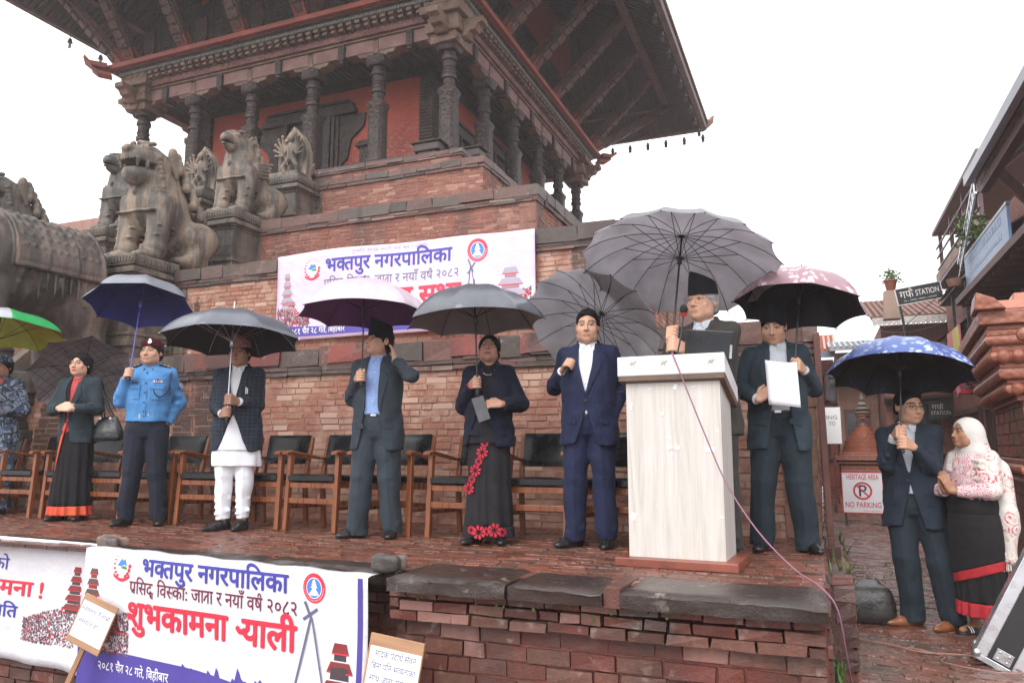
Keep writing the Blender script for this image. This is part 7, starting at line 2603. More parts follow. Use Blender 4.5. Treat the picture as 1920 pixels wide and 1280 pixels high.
def layout(items, bold=0.0):
 """items: list of single letters, or ('h', c) half form, ('ra',) slanting r below, ('reph',), ('tra',), ('ddha',), ('eye',) eyelash r, ('sp', w)"""
 V, Fc, x = [], [], 0.0
 sw = .085 + 2 * bold
 def put(v, f, ox=0, oy=0, sc=1.0):
  o = len(V); V.extend((a * sc + ox, b_ * sc + oy) for a, b_ in v); Fc.extend(tuple(i + o for i in q) for q in f)
 for it in items:
  if isinstance(it, str):
   if it == ' ': x += .28; continue
   v, f, adv = glyph(it, bold)
   put(v, f, x); x += 0 if it in ZERO else adv
  elif it[0] == 'h':
   v, f, adv = glyph(it[1], bold)
   cut = adv - (.16 if it[1] not in 'क' else .27)
   v, f = clip_x(v, f, cut); put(v, f, x); x += cut
  elif it[0] == 'ra':
   v, f = stroke([(-.13, .26), (-.22, .16), (-.33, .06)], sw); put(v, f, x)
  elif it[0] == 'reph':
   v, f = stroke([(-.30, .66), (-.32, .76), (-.24, .83), (-.14, .78), (-.10, .64)], sw * .85); put(v, f, x)
  elif it[0] == 'tra':
   v, f, adv = glyph('ा', bold); put(v, f, x + .20)
   v, f = stroke([(-.02, .585), (.5, .585)], .075); put(v, f, x)
   v, f = stroke([(.34, .40), (.16, .36), (.02, .12)], sw); put(v, f, x)
   x += .20 + adv
  elif it[0] == 'ddha':
   v, f, adv = glyph('द', bold); put(v, f, x)
   v, f, a2 = glyph('ध', bold); put(v, f, x + adv * .52, -.18, .55); x += adv + .12
  elif it[0] == 'eye':
   v, f = stroke([(.02, .40), (.10, .31), (.22, .30), (.30, .36)], sw); put(v, f, x); x += .20
  elif it[0] == 'sp':
   x += it[1]
 return V, Fc, x
H = lambda c: ('h', c)
RA, REPH, TRA, DDHA, EYE = ('ra',), ('reph',), ('tra',), ('ddha',), ('eye',)
def words(s): return list(s)
BHAKTAPUR = ['भ', H('क'), 'त', 'प', 'ु', 'र']
NAGAR = ['न', 'ग', 'र', 'प', 'ा', 'ि', 'ल', 'क', 'ा']
ROW2 = ['प', RA, 'ि', 'स', DDHA, ' ', 'ि', 'व', H('स'), 'क', 'ा', ':', ' ', 'ज', 'ा', TRA, 'ा', ' ', 'र', ' ', 'न', 'य', 'ा', 'ँ', ' ', 'व', 'ष', REPH, ' ', '२', '०', '८', '२']
SHUBHA = ['श', 'ु', 'भ', 'क', 'ा', 'म', 'न', 'ा']
RYALI = [EYE, 'य', 'ा', 'ल', 'ी']
DATE = ['२', '०', '८', '१', ' ', 'च', 'ै', TRA, ' ', '२', '८', ' ', 'ग', 'त', 'े', ',', ' ', 'ि', 'ब', 'ह', 'ी', 'ब', 'ा', 'र']

def flat_mat(n, c, r=.5): return mat('print_' + n, c, r, .04, 6, .0)
INK = dict(blue=flat_mat('blue', (.055, .055, .34)), red=flat_mat('red', (.62, .03, .06)), maroon=flat_mat('maroon', (.16, .022, .05)), white=flat_mat('white', (.78, .78, .80)), purple=flat_mat('purple', (.075, .055, .30)),
     sky=flat_mat('sky_blue', (.06, .20, .62)), green=flat_mat('green', (.05, .22, .07)), ink=flat_mat('ink', (.12, .12, .20)), brown=flat_mat('brown', (.12, .06, .05)), dark=flat_mat('dark', (.055, .04, .045)), grey=flat_mat('grey', (.35, .33, .40)), gold=flat_mat('gold', (.5, .30, .05)), faded=flat_mat('faded_brown', (.34, .19, .22)), dark2=flat_mat('deep_red', (.22, .03, .03)))

class Sheet:
 """a hanging printed sheet: maps (s, t) in metres, t downwards from the top edge, to the rippled cloth"""
 def __init__(self, a, b_, h, wave, sagt=None, out=(0, -1, 0), tilt=0.0, skew=0.0):
  self.a, self.b, self.h, self.wave = Vector(a), Vector(b_), h, wave
  self.w = (self.b - self.a).length; self.u = (self.b - self.a).normalized(); self.sagt = sagt or (lambda q: 0.0)
  self.n = self.u.cross(Vector((0, 0, 1))).normalized(); self.tilt = tilt; self.skew = skew
  if self.n.y > 0: self.n = -self.n
 def P(self, s, t, off=0.0):
  q = s / self.w
  return self.a + self.u * (s + self.skew * t) + Vector((0, 0, -t + self.sagt(q) * (1 - t / self.h))) + self.n * (self.wave(q, t / self.h) + off + self.tilt * t)
 def cloth(self, name, m, parent, nx=56, ny=16, th=.0015, back=.0):
  b = MB(); rows = []
  for j in range(ny + 1):
   rows.append([self.P(self.w * i / nx, self.h * j / ny) for i in range(nx + 1)])
  n = nx + 1
  b.add([p for r_ in rows for p in r_], [(j * n + i, (j + 1) * n + i, (j + 1) * n + i + 1, j * n + i + 1) for j in range(ny) for i in range(nx)])
  o = b.build(name, m, parent, smooth=60, fix=False)
  sd = o.modifiers.new('thick', 'SOLIDIFY'); sd.thickness = th; sd.offset = 0
  return o
 def poly(self, mb, V, Fc, off, mi=0):
  mb.add([self.P(x, y, off) for x, y in V], Fc, mi)
 def text(self, name, items, s0, s1, t0, t1, m, parent, bold=0.0, off=.004, arc=None):
  """set a line between s0..s1 with its head stroke at t0 and its foot at t1"""
  V, Fc, w_ = layout(items, 0)
  sx = (s1 - s0) / w_; sy = (t1 - t0) / .62
  b = MB()
  sh = [(0, 0)] if bold < .006 else [(-bold, 0), (bold, 0), (0, bold), (0, -bold)] if bold < .016 else [(-bold, -bold * .5), (bold, -bold * .5), (-bold, bold * .5), (bold, bold * .5), (0, bold), (0, -bold), (0, 0)]
  for i, (dx, dy) in enumerate(sh):
   self.poly(b, [(s0 + (x + dx) * sx, t1 - (y + dy) * sy) for x, y in V], Fc, off + .0003 * i)
  return b.build(name, m, parent, fix=False)
 def fill(self, name, pts, m, parent, off=.003, nx=1):
  b = MB()
  if nx > 1:     # strip given as top list + bottom list
   top, bot = pts; n = len(top); k = 10 if nx == 2 else 1
   g = [(p[0] + (q[0] - p[0]) * j / k, p[1] + (q[1] - p[1]) * j / k) for j in range(k + 1) for p, q in zip(top, bot)]
   self.poly(b, g, [(j * n + i, j * n + n + i, j * n + n + i + 1, j * n + i + 1) for j in range(k) for i in range(n - 1)], off)
  else:
   self.poly(b, pts, [tuple(range(len(pts)))], off)
  return b.build(name, m, parent, fix=False)

def ell_pts(cx, cy, rx, ry, n=24, a0=0.0, a1=2 * math.pi):
 return [(cx + rx * math.cos(a0 + (a1 - a0) * k / n), cy + ry * math.sin(a0 + (a1 - a0) * k / n)) for k in range(n)]
def crest(S, cx, cy, r, parent):
 """round crest: wreath of red blossoms, snow hill and blue sky inside, red ribbon below"""
 root = S.fill('emblem', ell_pts(cx, cy, r * .74, r * .84), INK['white'], parent, .0035)
 b = MB()
 for k in range(18):
  a = 2 * math.pi * k / 18
  if 1.15 < a < 2.0: continue
  S.poly(b, ell_pts(cx + r * .86 * math.cos(a), cy + r * .90 * math.sin(a), r * .17, r * .15, 7, a), [tuple(range(7))], .0045)
 b.build('wreath', INK['red'], root, fix=False)
 S.fill('sky_patch', [(cx - r * .55, cy + r * .02), (cx - r * .1, cy - r * .52), (cx + r * .12, cy - r * .38), (cx + r * .34, cy - r * .52), (cx + r * .55, cy + r * .05), (cx + r * .2, cy - r * .08), (cx - r * .1, cy + r * .08)], INK['sky'], root, .0045)
 S.fill('hill', [(cx - r * .2, cy + r * .18), (cx + r * .2, cy + r * .0), (cx + r * .6, cy + r * .12), (cx + r * .55, cy + r * .28), (cx + r * .1, cy + r * .24)], INK['green'], root, .005)
 S.fill('ribbon', ([(cx - r * .95 + r * 1.9 * k / 8, cy + r * (.62 + .34 * math.sin(math.pi * k / 8))) for k in range(9)], [(cx - r * .88 + r * 1.76 * k / 8, cy + r * (.86 + .34 * math.sin(math.pi * k / 8))) for k in range(9)]), INK['red'], root, .0055, 2)
def seal(S, cx, cy, r, parent):
 """round seal: red ring, blue disc, white tiered temple"""
 root = S.fill('seal', ell_pts(cx, cy, r, r * 1.05, 36), INK['red'], parent, .0035)
 S.fill('seal_rim', ell_pts(cx, cy, r * .70, r * .74, 30), INK['white'], root, .0045)
 S.fill('seal_field', ell_pts(cx, cy, r * .64, r * .68, 30), INK['sky'], root, .005)
 tw = [(-.05, -.62), (.05, -.62)]
 right = [(.05, -.6), (.16, -.42), (.09, -.42), (.24, -.22), (.13, -.22), (.32, -.02), (.16, -.02), (.17, .10), (.30, .25), (.42, .42), (.40, .52)]
 S.fill('seal_temple', [(cx + r * x, cy + r * y) for x, y in right] + [(cx - r * x, cy + r * y) for x, y in reversed(right)], INK['white'], root, .0055)
 b = MB(); rnd = random.Random(3)
 for k in range(40):
  a = 2 * math.pi * k / 40
  S.poly(b, ell_pts(cx + r * .85 * math.cos(a), cy + r * .89 * math.sin(a), r * .035, r * .05, 5, a), [tuple(range(5))], .005)
 b.build('seal_legend', INK['white'], root, fix=False)
def tiers(S, cx, base, w_, h, n, parent, body, roof, name='printed_pagoda'):
 b = MB(); rnd = random.Random(int(w_ * 1000))
 for k in range(n):
  z1 = base - h * k / n; z0 = base - h * (k + .92) / n; ww = w_ * (1 - .17 * k * 5 / n * .9)
  S.poly(b, [(cx - ww * .36, z1), (cx + ww * .36, z1), (cx + ww * .33, z0), (cx - ww * .33, z0)], [(0, 1, 2, 3)], .0032)
  S.poly(b, [(cx - ww * .5, z0 + h / n * .52), (cx + ww * .5, z0 + h / n * .52), (cx + ww * .36, z0), (cx - ww * .36, z0)], [(0, 1, 2, 3)], .0037, 1)
  S.poly(b, [(cx - ww * .5, z0 + h / n * .60), (cx + ww * .5, z0 + h / n * .60), (cx + ww * .5, z0 + h / n * .52), (cx - ww * .5, z0 + h / n * .52)], [(0, 1, 2, 3)], .004, 2)
 return b.build(name, [INK[body], INK[roof], INK['red']], parent, fix=False)
CROWD = ['dark', 'dark2', 'brown', 'faded', 'ink', 'brown', 'dark2', 'dark', 'grey', 'red']
def crowd(S, x0, x1, t0, t1, n, parent, seed=1, prof=None, r=.012):
 b = MB(); rnd = random.Random(seed)
 for k in range(n):
  x = rnd.uniform(x0, x1); q = (x - x0) / (x1 - x0); top = t0 + (prof(q) if prof else 0) * (t1 - t0)
  y = rnd.uniform(top, t1); rr = r * rnd.uniform(.5, 1.3)
  S.poly(b, ell_pts(x, y, rr * rnd.uniform(.6, 1), rr * rnd.uniform(.8, 1.6), 6, rnd.random()), [tuple(range(6))], .003 + .0012 * rnd.random(), rnd.randrange(len(CROWD)))
 return b.build('printed_crowd', [INK[c] for c in CROWD], parent, fix=False)
def skyline(S, s0, s1, base, h, parent):
 pts = [(s0, base)]; rnd = random.Random(9); x = s0
 prof = [.1, .3, .3, .62, .35, .5, .28, .28, .22, .55, .3, .75, .32, .25, .2, .45, .95, .5, .42, .3, .55, .62, .3, .35, .18, .4, .15]
 for k, p in enumerate(prof):
  x = s0 + (s1 - s0) * k / (len(prof) - 1)
  pts.append((x, base - h * p)); pts.append((x + (s1 - s0) / len(prof) * .55, base - h * (p * .8)))
 b = MB(); n = len(pts)
 S.poly(b, pts + [(px, base + .002) for px, _ in pts], [(i, n + i, n + i + 1, i + 1) for i in range(n - 1)], .0035)
 return b.build('printed_skyline', INK['purple'], parent, fix=False)

M_VINYL = mat('white_banner_vinyl', (.66, .655, .70), .38, .03, 4, .35, 7, .04)
M_VINYL2 = mat('lilac_banner_vinyl', (.64, .53, .69), .38, .08, 3, .35, 6, .04)

# --- banner high on the brick wall
root = empty('banner', (-6.70, 8.14, 3.26), label='long lilac white banner hung high on the brick wall behind the umbrellas', cat='banner', group='printed banners')
def rl(o): return o
class RS(Sheet):
 pass
def wv1(q, t): return .012 * math.sin(q * 17 + t * 2) * (.3 + t) + .010 * math.sin(q * 7 - 3 * t) + .02 * max(0, .12 - q) * 10 * (1 - t)
S1 = Sheet((0, 0, 0), (3.70, 0, 0.0), 1.14, wv1, sagt=lambda q: .055 * math.sin(math.pi * min(1, q * 1.15)) * (.6 + .4 * math.sin(q * 9)))
S1.cloth('cloth', M_VINYL2, root)
W1, H1 = S1.w, S1.h
crest(S1, .150 * W1, .20 * H1, .125, root); seal(S1, .80 * W1, .17 * H1, .135, root)
S1.text('title_lettering', BHAKTAPUR + [' '] + NAGAR, .205 * W1, .705 * W1, .115 * H1, .255 * H1, INK['blue'], root, .022)
S1.text('motto_lettering', ['"', 'प', 'ु', 'र', H('ख'), 'य', 'ौ', 'ल', 'े', ' ', 'ि', 'स', 'र', H('ज'), 'े', 'क', 'ो', ' ', 'स', 'म', H('प'), 'ि', 'त', ',', ' ', 'ह', 'ा', 'म', RA, 'ो', ' ', 'क', 'ल', 'ा', ' ', 'र', ' ', 'स', 'ं', H('स'), 'क', 'ृ', 'ि', 'त', '"'], .31 * W1, .62 * W1, .03 * H1, .065 * H1, INK['grey'], root)
S1.text('festival_lettering', ROW2, .20 * W1, .735 * W1, .345 * H1, .435 * H1, INK['ink'], root, .004)
S1.text('greeting_lettering', SHUBHA + [' ', 'स', 'भ', 'ा'], .20 * W1, .74 * W1, .51 * H1, .70 * H1, INK['red'], root, .028)
S1.fill('date_band', ([(W1 * k / 24, H1 * (.83 + .06 * math.sin(k / 24 * 3.0))) for k in range(25)], [(W1 * k / 24, H1 * (.965 if k < 2 else .965)) for k in range(25)]), INK['purple'], root, .003, 2)
S1.text('date_lettering', DATE, .05 * W1, .295 * W1, .875 * H1, .935 * H1, INK['white'], root, .01, .005)
tiers(S1, .045 * W1, .70 * H1, .24, .56, 5, root, 'faded', 'grey')
tiers(S1, .065 * W1, .79 * H1, .26, .28, 3, root, 'dark2', 'faded', 'printed_chariot')
crowd(S1, .005 * W1, .14 * W1, .62 * H1, .84 * H1, 420, root, 2, lambda q: .5 * q, .014)
tiers(S1, .915 * W1, .72 * H1, .42, .40, 3, root, 'faded', 'grey', 'printed_chariot')
crowd(S1, .86 * W1, .985 * W1, .60 * H1, .83 * H1, 300, root, 3, lambda q: .4 * (1 - q), .014)
for (p, q, w_) in (((.775, .34), (.765, .72), .014), ((.778, .34), (.80, .72), .012), ((.765, .42), (.792, .30), .018), ((.766, .26), (.785, .40), .018)):
 v, f = stroke([(p[0] * W1, p[1] * H1), (q[0] * W1, q[1] * H1)], w_); b = MB(); S1.poly(b, v, f, .0045); b.build('printed_pole', INK['ink'], root, fix=False)

# --- main banner on the front of the platform
root = empty('banner', (-4.74, 3.925, .02), label='white banner with red greeting hanging from the platform edge', cat='banner', group='printed banners')
def wv2(q, t): return .010 * math.sin(q * 9 + 1) * t + .008 * math.sin(q * 21 + 2 * t) * t - .035 * (1 - t) ** 6 * 0 + .012 * math.sin(5 * t + 3 * q)
S2 = Sheet((0, -.03, 0), (2.385, -.215, -.028), 1.0, wv2, skew=.0)
S2.cloth('cloth', M_VINYL, root)
W2, H2 = S2.w, S2.h
# the flap that lies on top of the edge
b = MB(); n = 20; rows = [[S2.P(W2 * i / n, 0) + Vector((0, .002, .001)) + Vector((.0, d, .006 * math.sin(i * 1.7) * (d > .02) + (.004 if d > 0 else 0))) for i in range(n + 1)] for d in (0, .03, .075, .11 )]
b.add([p for r_ in rows for p in r_], [(j * (n + 1) + i, j * (n + 1) + i + 1, (j + 1) * (n + 1) + i + 1, (j + 1) * (n + 1) + i) for j in range(3) for i in range(n)])
o = b.build('top_flap', M_VINYL, root, smooth=60, fix=False); sd = o.modifiers.new('thick', 'SOLIDIFY'); sd.thickness = .0015
crest(S2, .165 * W2, .085, .085, root); seal(S2, .845 * W2, .085, .08, root)
S2.text('title_lettering', BHAKTAPUR + [' '] + NAGAR, .245 * W2, .765 * W2, .030, .130, INK['blue'], root, .024)
S2.text('festival_lettering', ROW2, .20 * W2, .795 * W2, .178, .252, INK['maroon'], root, .008)
S2.text('greeting_lettering', SHUBHA + [('sp', .34)] + RYALI, .195 * W2, .79 * W2, .315, .455, INK['red'], root, .030)
S2.fill('date_band', ([(W2 * k / 24, (.645 - .03 * math.sin(k / 24 * 4) + .10 * (k / 24))) for k in range(25)], [(W2 * k / 24, H2 * .90) for k in range(25)]), INK['purple'], root, .003, 2)
S2.text('date_lettering', DATE, .085 * W2, .36 * W2, .715, .765, INK['white'], root, .01, .005)
skyline(S2, .36 * W2, .76 * W2, .715, .125, root)
tiers(S2, .050 * W2, .46, .22, .34, 5, root, 'dark2', 'brown')
crowd(S2, .03 * W2, .20 * W2, .34, .66, 1300, root, 5, lambda q: .45 - .35 * q, .0062)
tiers(S2, .145 * W2, .54, .12, .15, 2, root, 'brown', 'dark2', 'printed_chariot')
tiers(S2, .925 * W2, .66, .24, .30, 3, root, 'dark', 'dark2', 'printed_chariot')
crowd(S2, .80 * W2, .965 * W2, .56, .84, 1400, root, 6, lambda q: .35 * (1 - q), .0058)
for (p, q, w_) in (((.835, .25), (.79, .66), .014), ((.838, .25), (.885, .66), .012), ((.812, .265), (.855, .20), .017), ((.817, .165), (.835, .25), .018)):
 v, f = stroke([(p[0] * W2, p[1]), (q[0] * W2, q[1])], w_); b = MB(); S2.poly(b, v, f, .0045); b.build('printed_pole', INK['ink'], root, fix=False)
S2.fill('purple_stripe', ([(W2 * .972, 0.005 + H2 * k / 8 * .97) for k in range(9)], [(W2 * .987, .005 + H2 * k / 8 * .97) for k in range(9)]), INK['purple'], root, .003, 2)

# --- left banner, cut by the picture edge
root = empty('banner', (-6.97, 4.20, .03), label='white banner at the left edge, its right side curling over the placard', cat='banner', group='printed banners')
def wv3(q, t): return .012 * math.sin(q * 9) * t + .05 * max(0, q - .86) * 7 * (t * .8 + .2) + .012 * math.sin(q * 25 + 3 * t) * t
S3 = Sheet((0, -.03, 0), (2.21, -.09, -.015), .90, wv3, skew=-.09)
S3.cloth('cloth', M_VINYL, root)
W3 = S3.w
S3.fill('purple_stripe', ([(W3 * .985 * k / 20, .022) for k in range(21)], [(W3 * .985 * k / 20, .05) for k in range(21)]), INK['purple'], root, .003, 2)
S3.text('title_lettering', ['न', 'य', 'ा', 'ँ', ' ', 'व', 'ष', REPH, 'क', 'ो'], .18 * W3, .515 * W3, .165, .245, INK['blue'], root, .01)
S3.text('greeting_lettering', SHUBHA + [' ', '!'], .20 * W3, .715 * W3, .325, .425, INK['red'], root, .026)
S3.text('signature_lettering', ['म', 'ू', 'ल', ' ', 'स', 'ि', 'म', 'ि', 'त'], .25 * W3, .585 * W3, .51, .59, INK['blue'], root, .018)
tiers(S3, .865 * W3, .50, .22, .33, 5, root, 'dark', 'dark2')
tiers(S3, .91 * W3, .47, .10, .18, 3, root, 'red', 'dark2', 'printed_chariot')
crowd(S3, .62 * W3, .90 * W3, .42, .74, 1500, root, 8, lambda q: .5 * (1 - q), .0062)

# --- hand-written placards on sticks
M_PLY = mat('placard_plywood', (.36, .20, .11), .6, .25, 6, .2, 40, stretch=(.3, 1, 4))
M_STICK = mat('placard_stick', (.27, .14, .07), .6, .25, 8, stretch=(1, 1, .2))
def placard(label, loc, rot, w_, h, lines, stick=.75):
 root = empty('placard', loc, label=label, cat='placard'); root.rotation_euler = rot
 b = MB(); b.box(-w_ / 2, w_ / 2, 0, .012, 0, h, jit=.002); b.build('board', M_PLY, root, bevel=.002)
 b = MB(); b.box(-w_ / 2 + .012, w_ / 2 - .006, -.0015, 0, h * .13, h * .87); b.build('paper', mat('white_paper', (.80, .80, .84), .75, .03), root)
 S = Sheet((-w_ / 2, -.0015, h), (w_ / 2, -.0015, h), h, lambda q, t: 0)
 for (it, a, c, t0, t1) in lines:
  S.text('handwriting', it, a * w_, c * w_, t0 * h, t1 * h, INK['ink'], root, -.006, .0015)
 b = MB(); b.box(-.018, .018, .014, .032, -stick, h * .7); b.build('stick', M_STICK, root, bevel=.002)
 return root
placard('hand lettered placard on a stick tilted between the two front banners', (-4.535, 3.74, -.585), (R(-7), R(19), R(8)), .275, .315,
  [([H('स'), 'व', 'ा', H('स'), H('थ'), 'य', ' ', 'न', 'ै', ' ', 'ह', 'ा', 'म', RA, 'ो'], .07, .92, .24, .32), (['स', H('म'), 'प', 'ि', H('त'), 'त', ' ', 'ह', 'ो', '।'], .12, .74, .48, .56)])
placard('hand lettered placard leaning on the brick below the stone, four lines of writing', (-2.18, 3.60, -.76), (R(-6), R(7), R(4)), .315, .475,
  [(['म', 'ा', 'द', 'क', ' ', 'प', 'द', 'ा', 'थ', REPH, ' ', 'स', 'े', 'व', 'न'], .14, .90, .17, .235), (['ि', 'ब', 'न', 'ा', ' ', 'प', 'ि', 'न', ' ', 'भ', H('व'), 'य', 'त', 'ा', 'क', 'ा'], .10, .92, .30, .365), (['स', 'ा', 'थ', ' ', 'ज', 'ा', TRA, 'ा', ' ', 'स', H('म'), 'प', H('न'), 'न'], .10, .90, .43, .495), (['ग', 'न', REPH, ' ', 'स', 'ि', 'क', H('न'), 'छ', ' ', '!'], .18, .78, .56, .625)], .3)
# ------------------------------------------------------------------ brick shrine at the right edge
M_TERRA = m_brick('terracotta', [(.28, .085, .048), (.235, .07, .043), (.31, .105, .06), (.21, .065, .042)], (.27, .105, .07), stain=.6, smear=.62, rough=.5, wet=.25)
M_TERRAM = m_carved('moulded_terracotta', (.19, .057, .034), (.28, .095, .053), 22, .42, .5, .02)
M_ORANGE = mat('orange_tile', (.38, .12, .06), .35, .25, 6, .3, 40)
shr = empty('brick_shrine', (1.37, 6.50, -.56), R(-5), label='red brick shrine with stepped terracotta cornices at the right edge', cat='shrine')
SW, SD = 1.7, 1.9
b = MB()
lay_bricks(b, .0, SW, .34, 1.66, .0, L=.23, H=.085, mo=.008, out=.004, jit=.002, mortar_p=.02)
for row in range(14):
 z0 = .34 + row * .0943; y = .1 - (.11 if row % 2 else 0)
 while y < SD:
  y1 = min(y + .22, SD); b.box(.0 + random.uniform(-.004, .003), .1, max(.11, y), y1 - .008, z0 + .004, z0 + .0903, jit=.002, col=(random.random(), 0, random.random())); y += .22
b.box(.03, SW, .03, SD, .0, 1.7, col=(.5, 1, 0))
b.build('brick_body', M_TERRA, shr)
def ring_tube(z, e, r, m=M_TERRAM, name='moulding', n=10, beads=0):
 b = MB()
 b.tube([(-e, SD, z), (-e, -e, z), (SW, -e, z)], r, n)
 if beads:
  k = int(SD / beads)
  for i in range(k): b.lathe([(0, -r * 1.3), (r * 1.1, -r * .7), (r * 1.25, 0), (r * 1.1, r * .7), (0, r * 1.3)], 8, o=(-e, -e + (i + .5) * beads, z))
  k = int(SW / beads)
  for i in range(k): b.lathe([(0, -r * 1.3), (r * 1.1, -r * .7), (r * 1.25, 0), (r * 1.1, r * .7), (0, r * 1.3)], 8, o=(-e + (i + .5) * beads, -e, z))
 return b.build(name, m, shr, smooth=50)
def ring_box(z0, z1, e, m=M_TERRAM, name='string_course', bev=.008):
 b = MB(); b.box(-e, SW, -e, SD, z0, z1); return b.build(name, m, shr, bevel=bev)
for (z0, z1, e) in ((.0, .10, .20), (.10, .16, .15), (.26, .34, .06)): ring_box(z0, z1, e)
ring_tube(.21, .10, .055)
ring_box(1.02, 1.06, .03); ring_tube(1.10, .025, .036, beads=.07); ring_box(1.14, 1.18, .03); ring_tube(1.02, .02, .022)
for (z0, z1, e) in ((1.60, 1.65, .04), (1.65, 1.72, .06), (1.72, 1.76, .10), (1.76, 1.83, .09), (1.83, 1.88, .14), (1.88, 1.95, .13), (1.95, 2.0, .18), (2.0, 2.06, .165), (2.06, 2.10, .21), (2.10, 2.14, .20), (2.14, 2.24, .25)): ring_box(z0, z1, e)
ring_tube(1.685, .075, .042, beads=.085); ring_tube(1.795, .11, .05); ring_tube(1.915, .155, .046, beads=.09); ring_tube(2.03, .19, .04)
for i in range(9):
 b = MB(); b.lathe([(0, 0), (.05, .0), (.045, .02), (.02, .03), (0, .03)], 14, o=(.02 + i * .16, -.215, 2.06), M=rotm(R(90))); b.build('lotus_rosette', M_TERRAM, shr, smooth=50)
b = MB(); b.prism([(-.28, .0), (-.08, .0), (-.15, .08), (-.26, .13)], -.32, .02, M=rotm(0, 0, 0), o=(0, 0, 2.24)); b.build('corner_acroterion', M_TERRAM, shr, bevel=.01)
for k in range(6):
 e = .17 - .16 * k
 b = MB(); b.box(-e, SW + e, -e, SD + e, 2.25 + .075 * k, 2.325 + .075 * k, top=.985); b.build('roof_course', M_ORANGE, shr, bevel=.012)

# ------------------------------------------------------------------ houses along and at the end of the lane
def m_far_brick(name, c1, c2, mo):
 t = NT(name); co = t.coord('UV')
 b = t.new('TexBrick'); b.inputs['Scale'].default_value = 1
 b.inputs['Brick Width'].default_value = .24; b.inputs['Row Height'].default_value = .075; b.inputs['Mortar Size'].default_value = .008
 t.put(b.inputs['Color1'], c1); t.put(b.inputs['Color2'], c2); t.put(b.inputs['Mortar'], mo)
 t.t.links.new(co, b.inputs['Vector'])
 c = t.mix(t.ramp(t.noise(1.5, t.coord('Object'), 5), (.45, 0.), (.65, .6)), b.outputs['Color'], tuple(q * .5 for q in c1))
 t.bump(t.math('MULTIPLY', b.outputs['Fac'], -1.0), .5, .01)
 return t.done(c, .75)
M_FB = m_far_brick('house_brick', (.27, .085, .055), (.21, .07, .045), (.30, .18, .14))
M_FB2 = m_far_brick('pale_house_brick', (.33, .16, .11), (.27, .12, .085), (.34, .24, .19))
M_FW = mat('brown_house_timber', (.085, .035, .025), .6, .35, 4, .4, 40)
M_GLASS = mat('dark_window_glass', (.03, .035, .04), .12, .2, 3)
M_CORR = mat('corrugated_sheet', (.30, .31, .33), .4, .2, 3, .2, 30, Metallic=.4)
M_BLK = mat('black_sheet', (.018, .018, .02), .5, .3, 5)
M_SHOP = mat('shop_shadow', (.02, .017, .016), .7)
def wall(root, name, x0, x1, y0, y1, z0, z1, m):
 b = MB(); b.box(x0, x1, y0, y1, z0, z1); return uv_box(b.build(name, m, root))
def window(root, x, y, z, w_, h, face='f', m=M_FW, bars=2):
 b = MB()
 def bx(a0, a1, d0, d1, z0, z1):
  if face == 'f': b.box(x + a0, x + a1, y + d0, y + d1, z + z0, z + z1)
  else: b.box(x + d0, x + d1, y + a0, y + a1, z + z0, z + z1)
 bx(-w_ / 2 - .1, w_ / 2 + .1, -.10, .02, h, h + .12); bx(-w_ / 2 - .14, w_ / 2 + .14, -.13, .02, -.1, 0)
 bx(-w_ / 2 - .08, -w_ / 2, -.07, .02, 0, h); bx(w_ / 2, w_ / 2 + .08, -.07, .02, 0, h)
 for k in range(1, bars): bx(-w_ / 2 + w_ * k / bars - .02, -w_ / 2 + w_ * k / bars + .02, -.06, .02, 0, h)
 f = b.build('window', m, root)
 g = MB(); b = g; bx(-w_ / 2, w_ / 2, -.03, .01, 0, h); g.build('pane', M_GLASS, f)
 return f
def gable_roof(root, name, x0, x1, y0, y1, z0, rise, m, over=.6):
 """single pitch falling towards -y, with ribs of tile"""
 b = MB()
 b.add([(x0, y0 - over, z0), (x1, y0 - over, z0), (x1, y1, z0 + rise), (x0, y1, z0 + rise), (x0, y0 - over, z0 - .09), (x1, y0 - over, z0 - .09), (x1, y1, z0 + rise - .09), (x0, y1, z0 + rise - .09)],
    [(0, 1, 2, 3), (7, 6, 5, 4), (0, 4, 5, 1), (1, 5, 6, 2), (2, 6, 7, 3), (3, 7, 4, 0)])
 n = int((x1 - x0) / .16)
 for i in range(n + 1):
  x = x0 + (x1 - x0) * i / n
  b.beam((x, y0 - over - .02, z0 + .02), (x, y1, z0 + rise + .02), .07, .05)
 k = int(math.hypot(y1 - y0 + over, rise) / .22)
 for j in range(k):
  t = j / k; y = y0 - over + (y1 - y0 + over) * t; z = z0 + rise * t
  b.beam((x0, y, z + .03), (x1, y, z + .03), .03, .03)
 return b.build(name, m, root)

# house at the end of the lane, facing us
hC = empty('brick_house', (3.4, 24.5, -.56), label='brick house closing the lane, tiled roof with scalloped white eave board', cat='house')
def off(o, root): o.location = (-root.location.x, -root.location.y, -root.location.z); return o
def W_(root, *a): return off(wall(root, *a), root)
W_(hC, 'wall', 1.75, 6.5, 24.0, 30, -.56, 4.2, M_FB)
off(gable_roof(hC, 'roof', 1.5, 6.8, 24.0, 28, 4.30, 1.3, M_TILE, .75), hC)
b = MB()
for i in range(26):
 x = 1.5 + i * .12; b.prism([(x, 4.30), (x + .12, 4.30), (x + .12, 4.12), (x + .06, 4.05), (x, 4.12)], 23.20, 23.23)
off(b.build('scalloped_eave', mat('peeling_white', (.50, .48, .45), .6, .3, 12), hC), hC)
for (x, z, w_, h) in ((2.95, 2.6, .85, .85), (2.2, 2.75, .35, .6), (2.5, .9, 1.0, 1.0)): off(window(hC, x, 24.0, z, w_, h), hC)
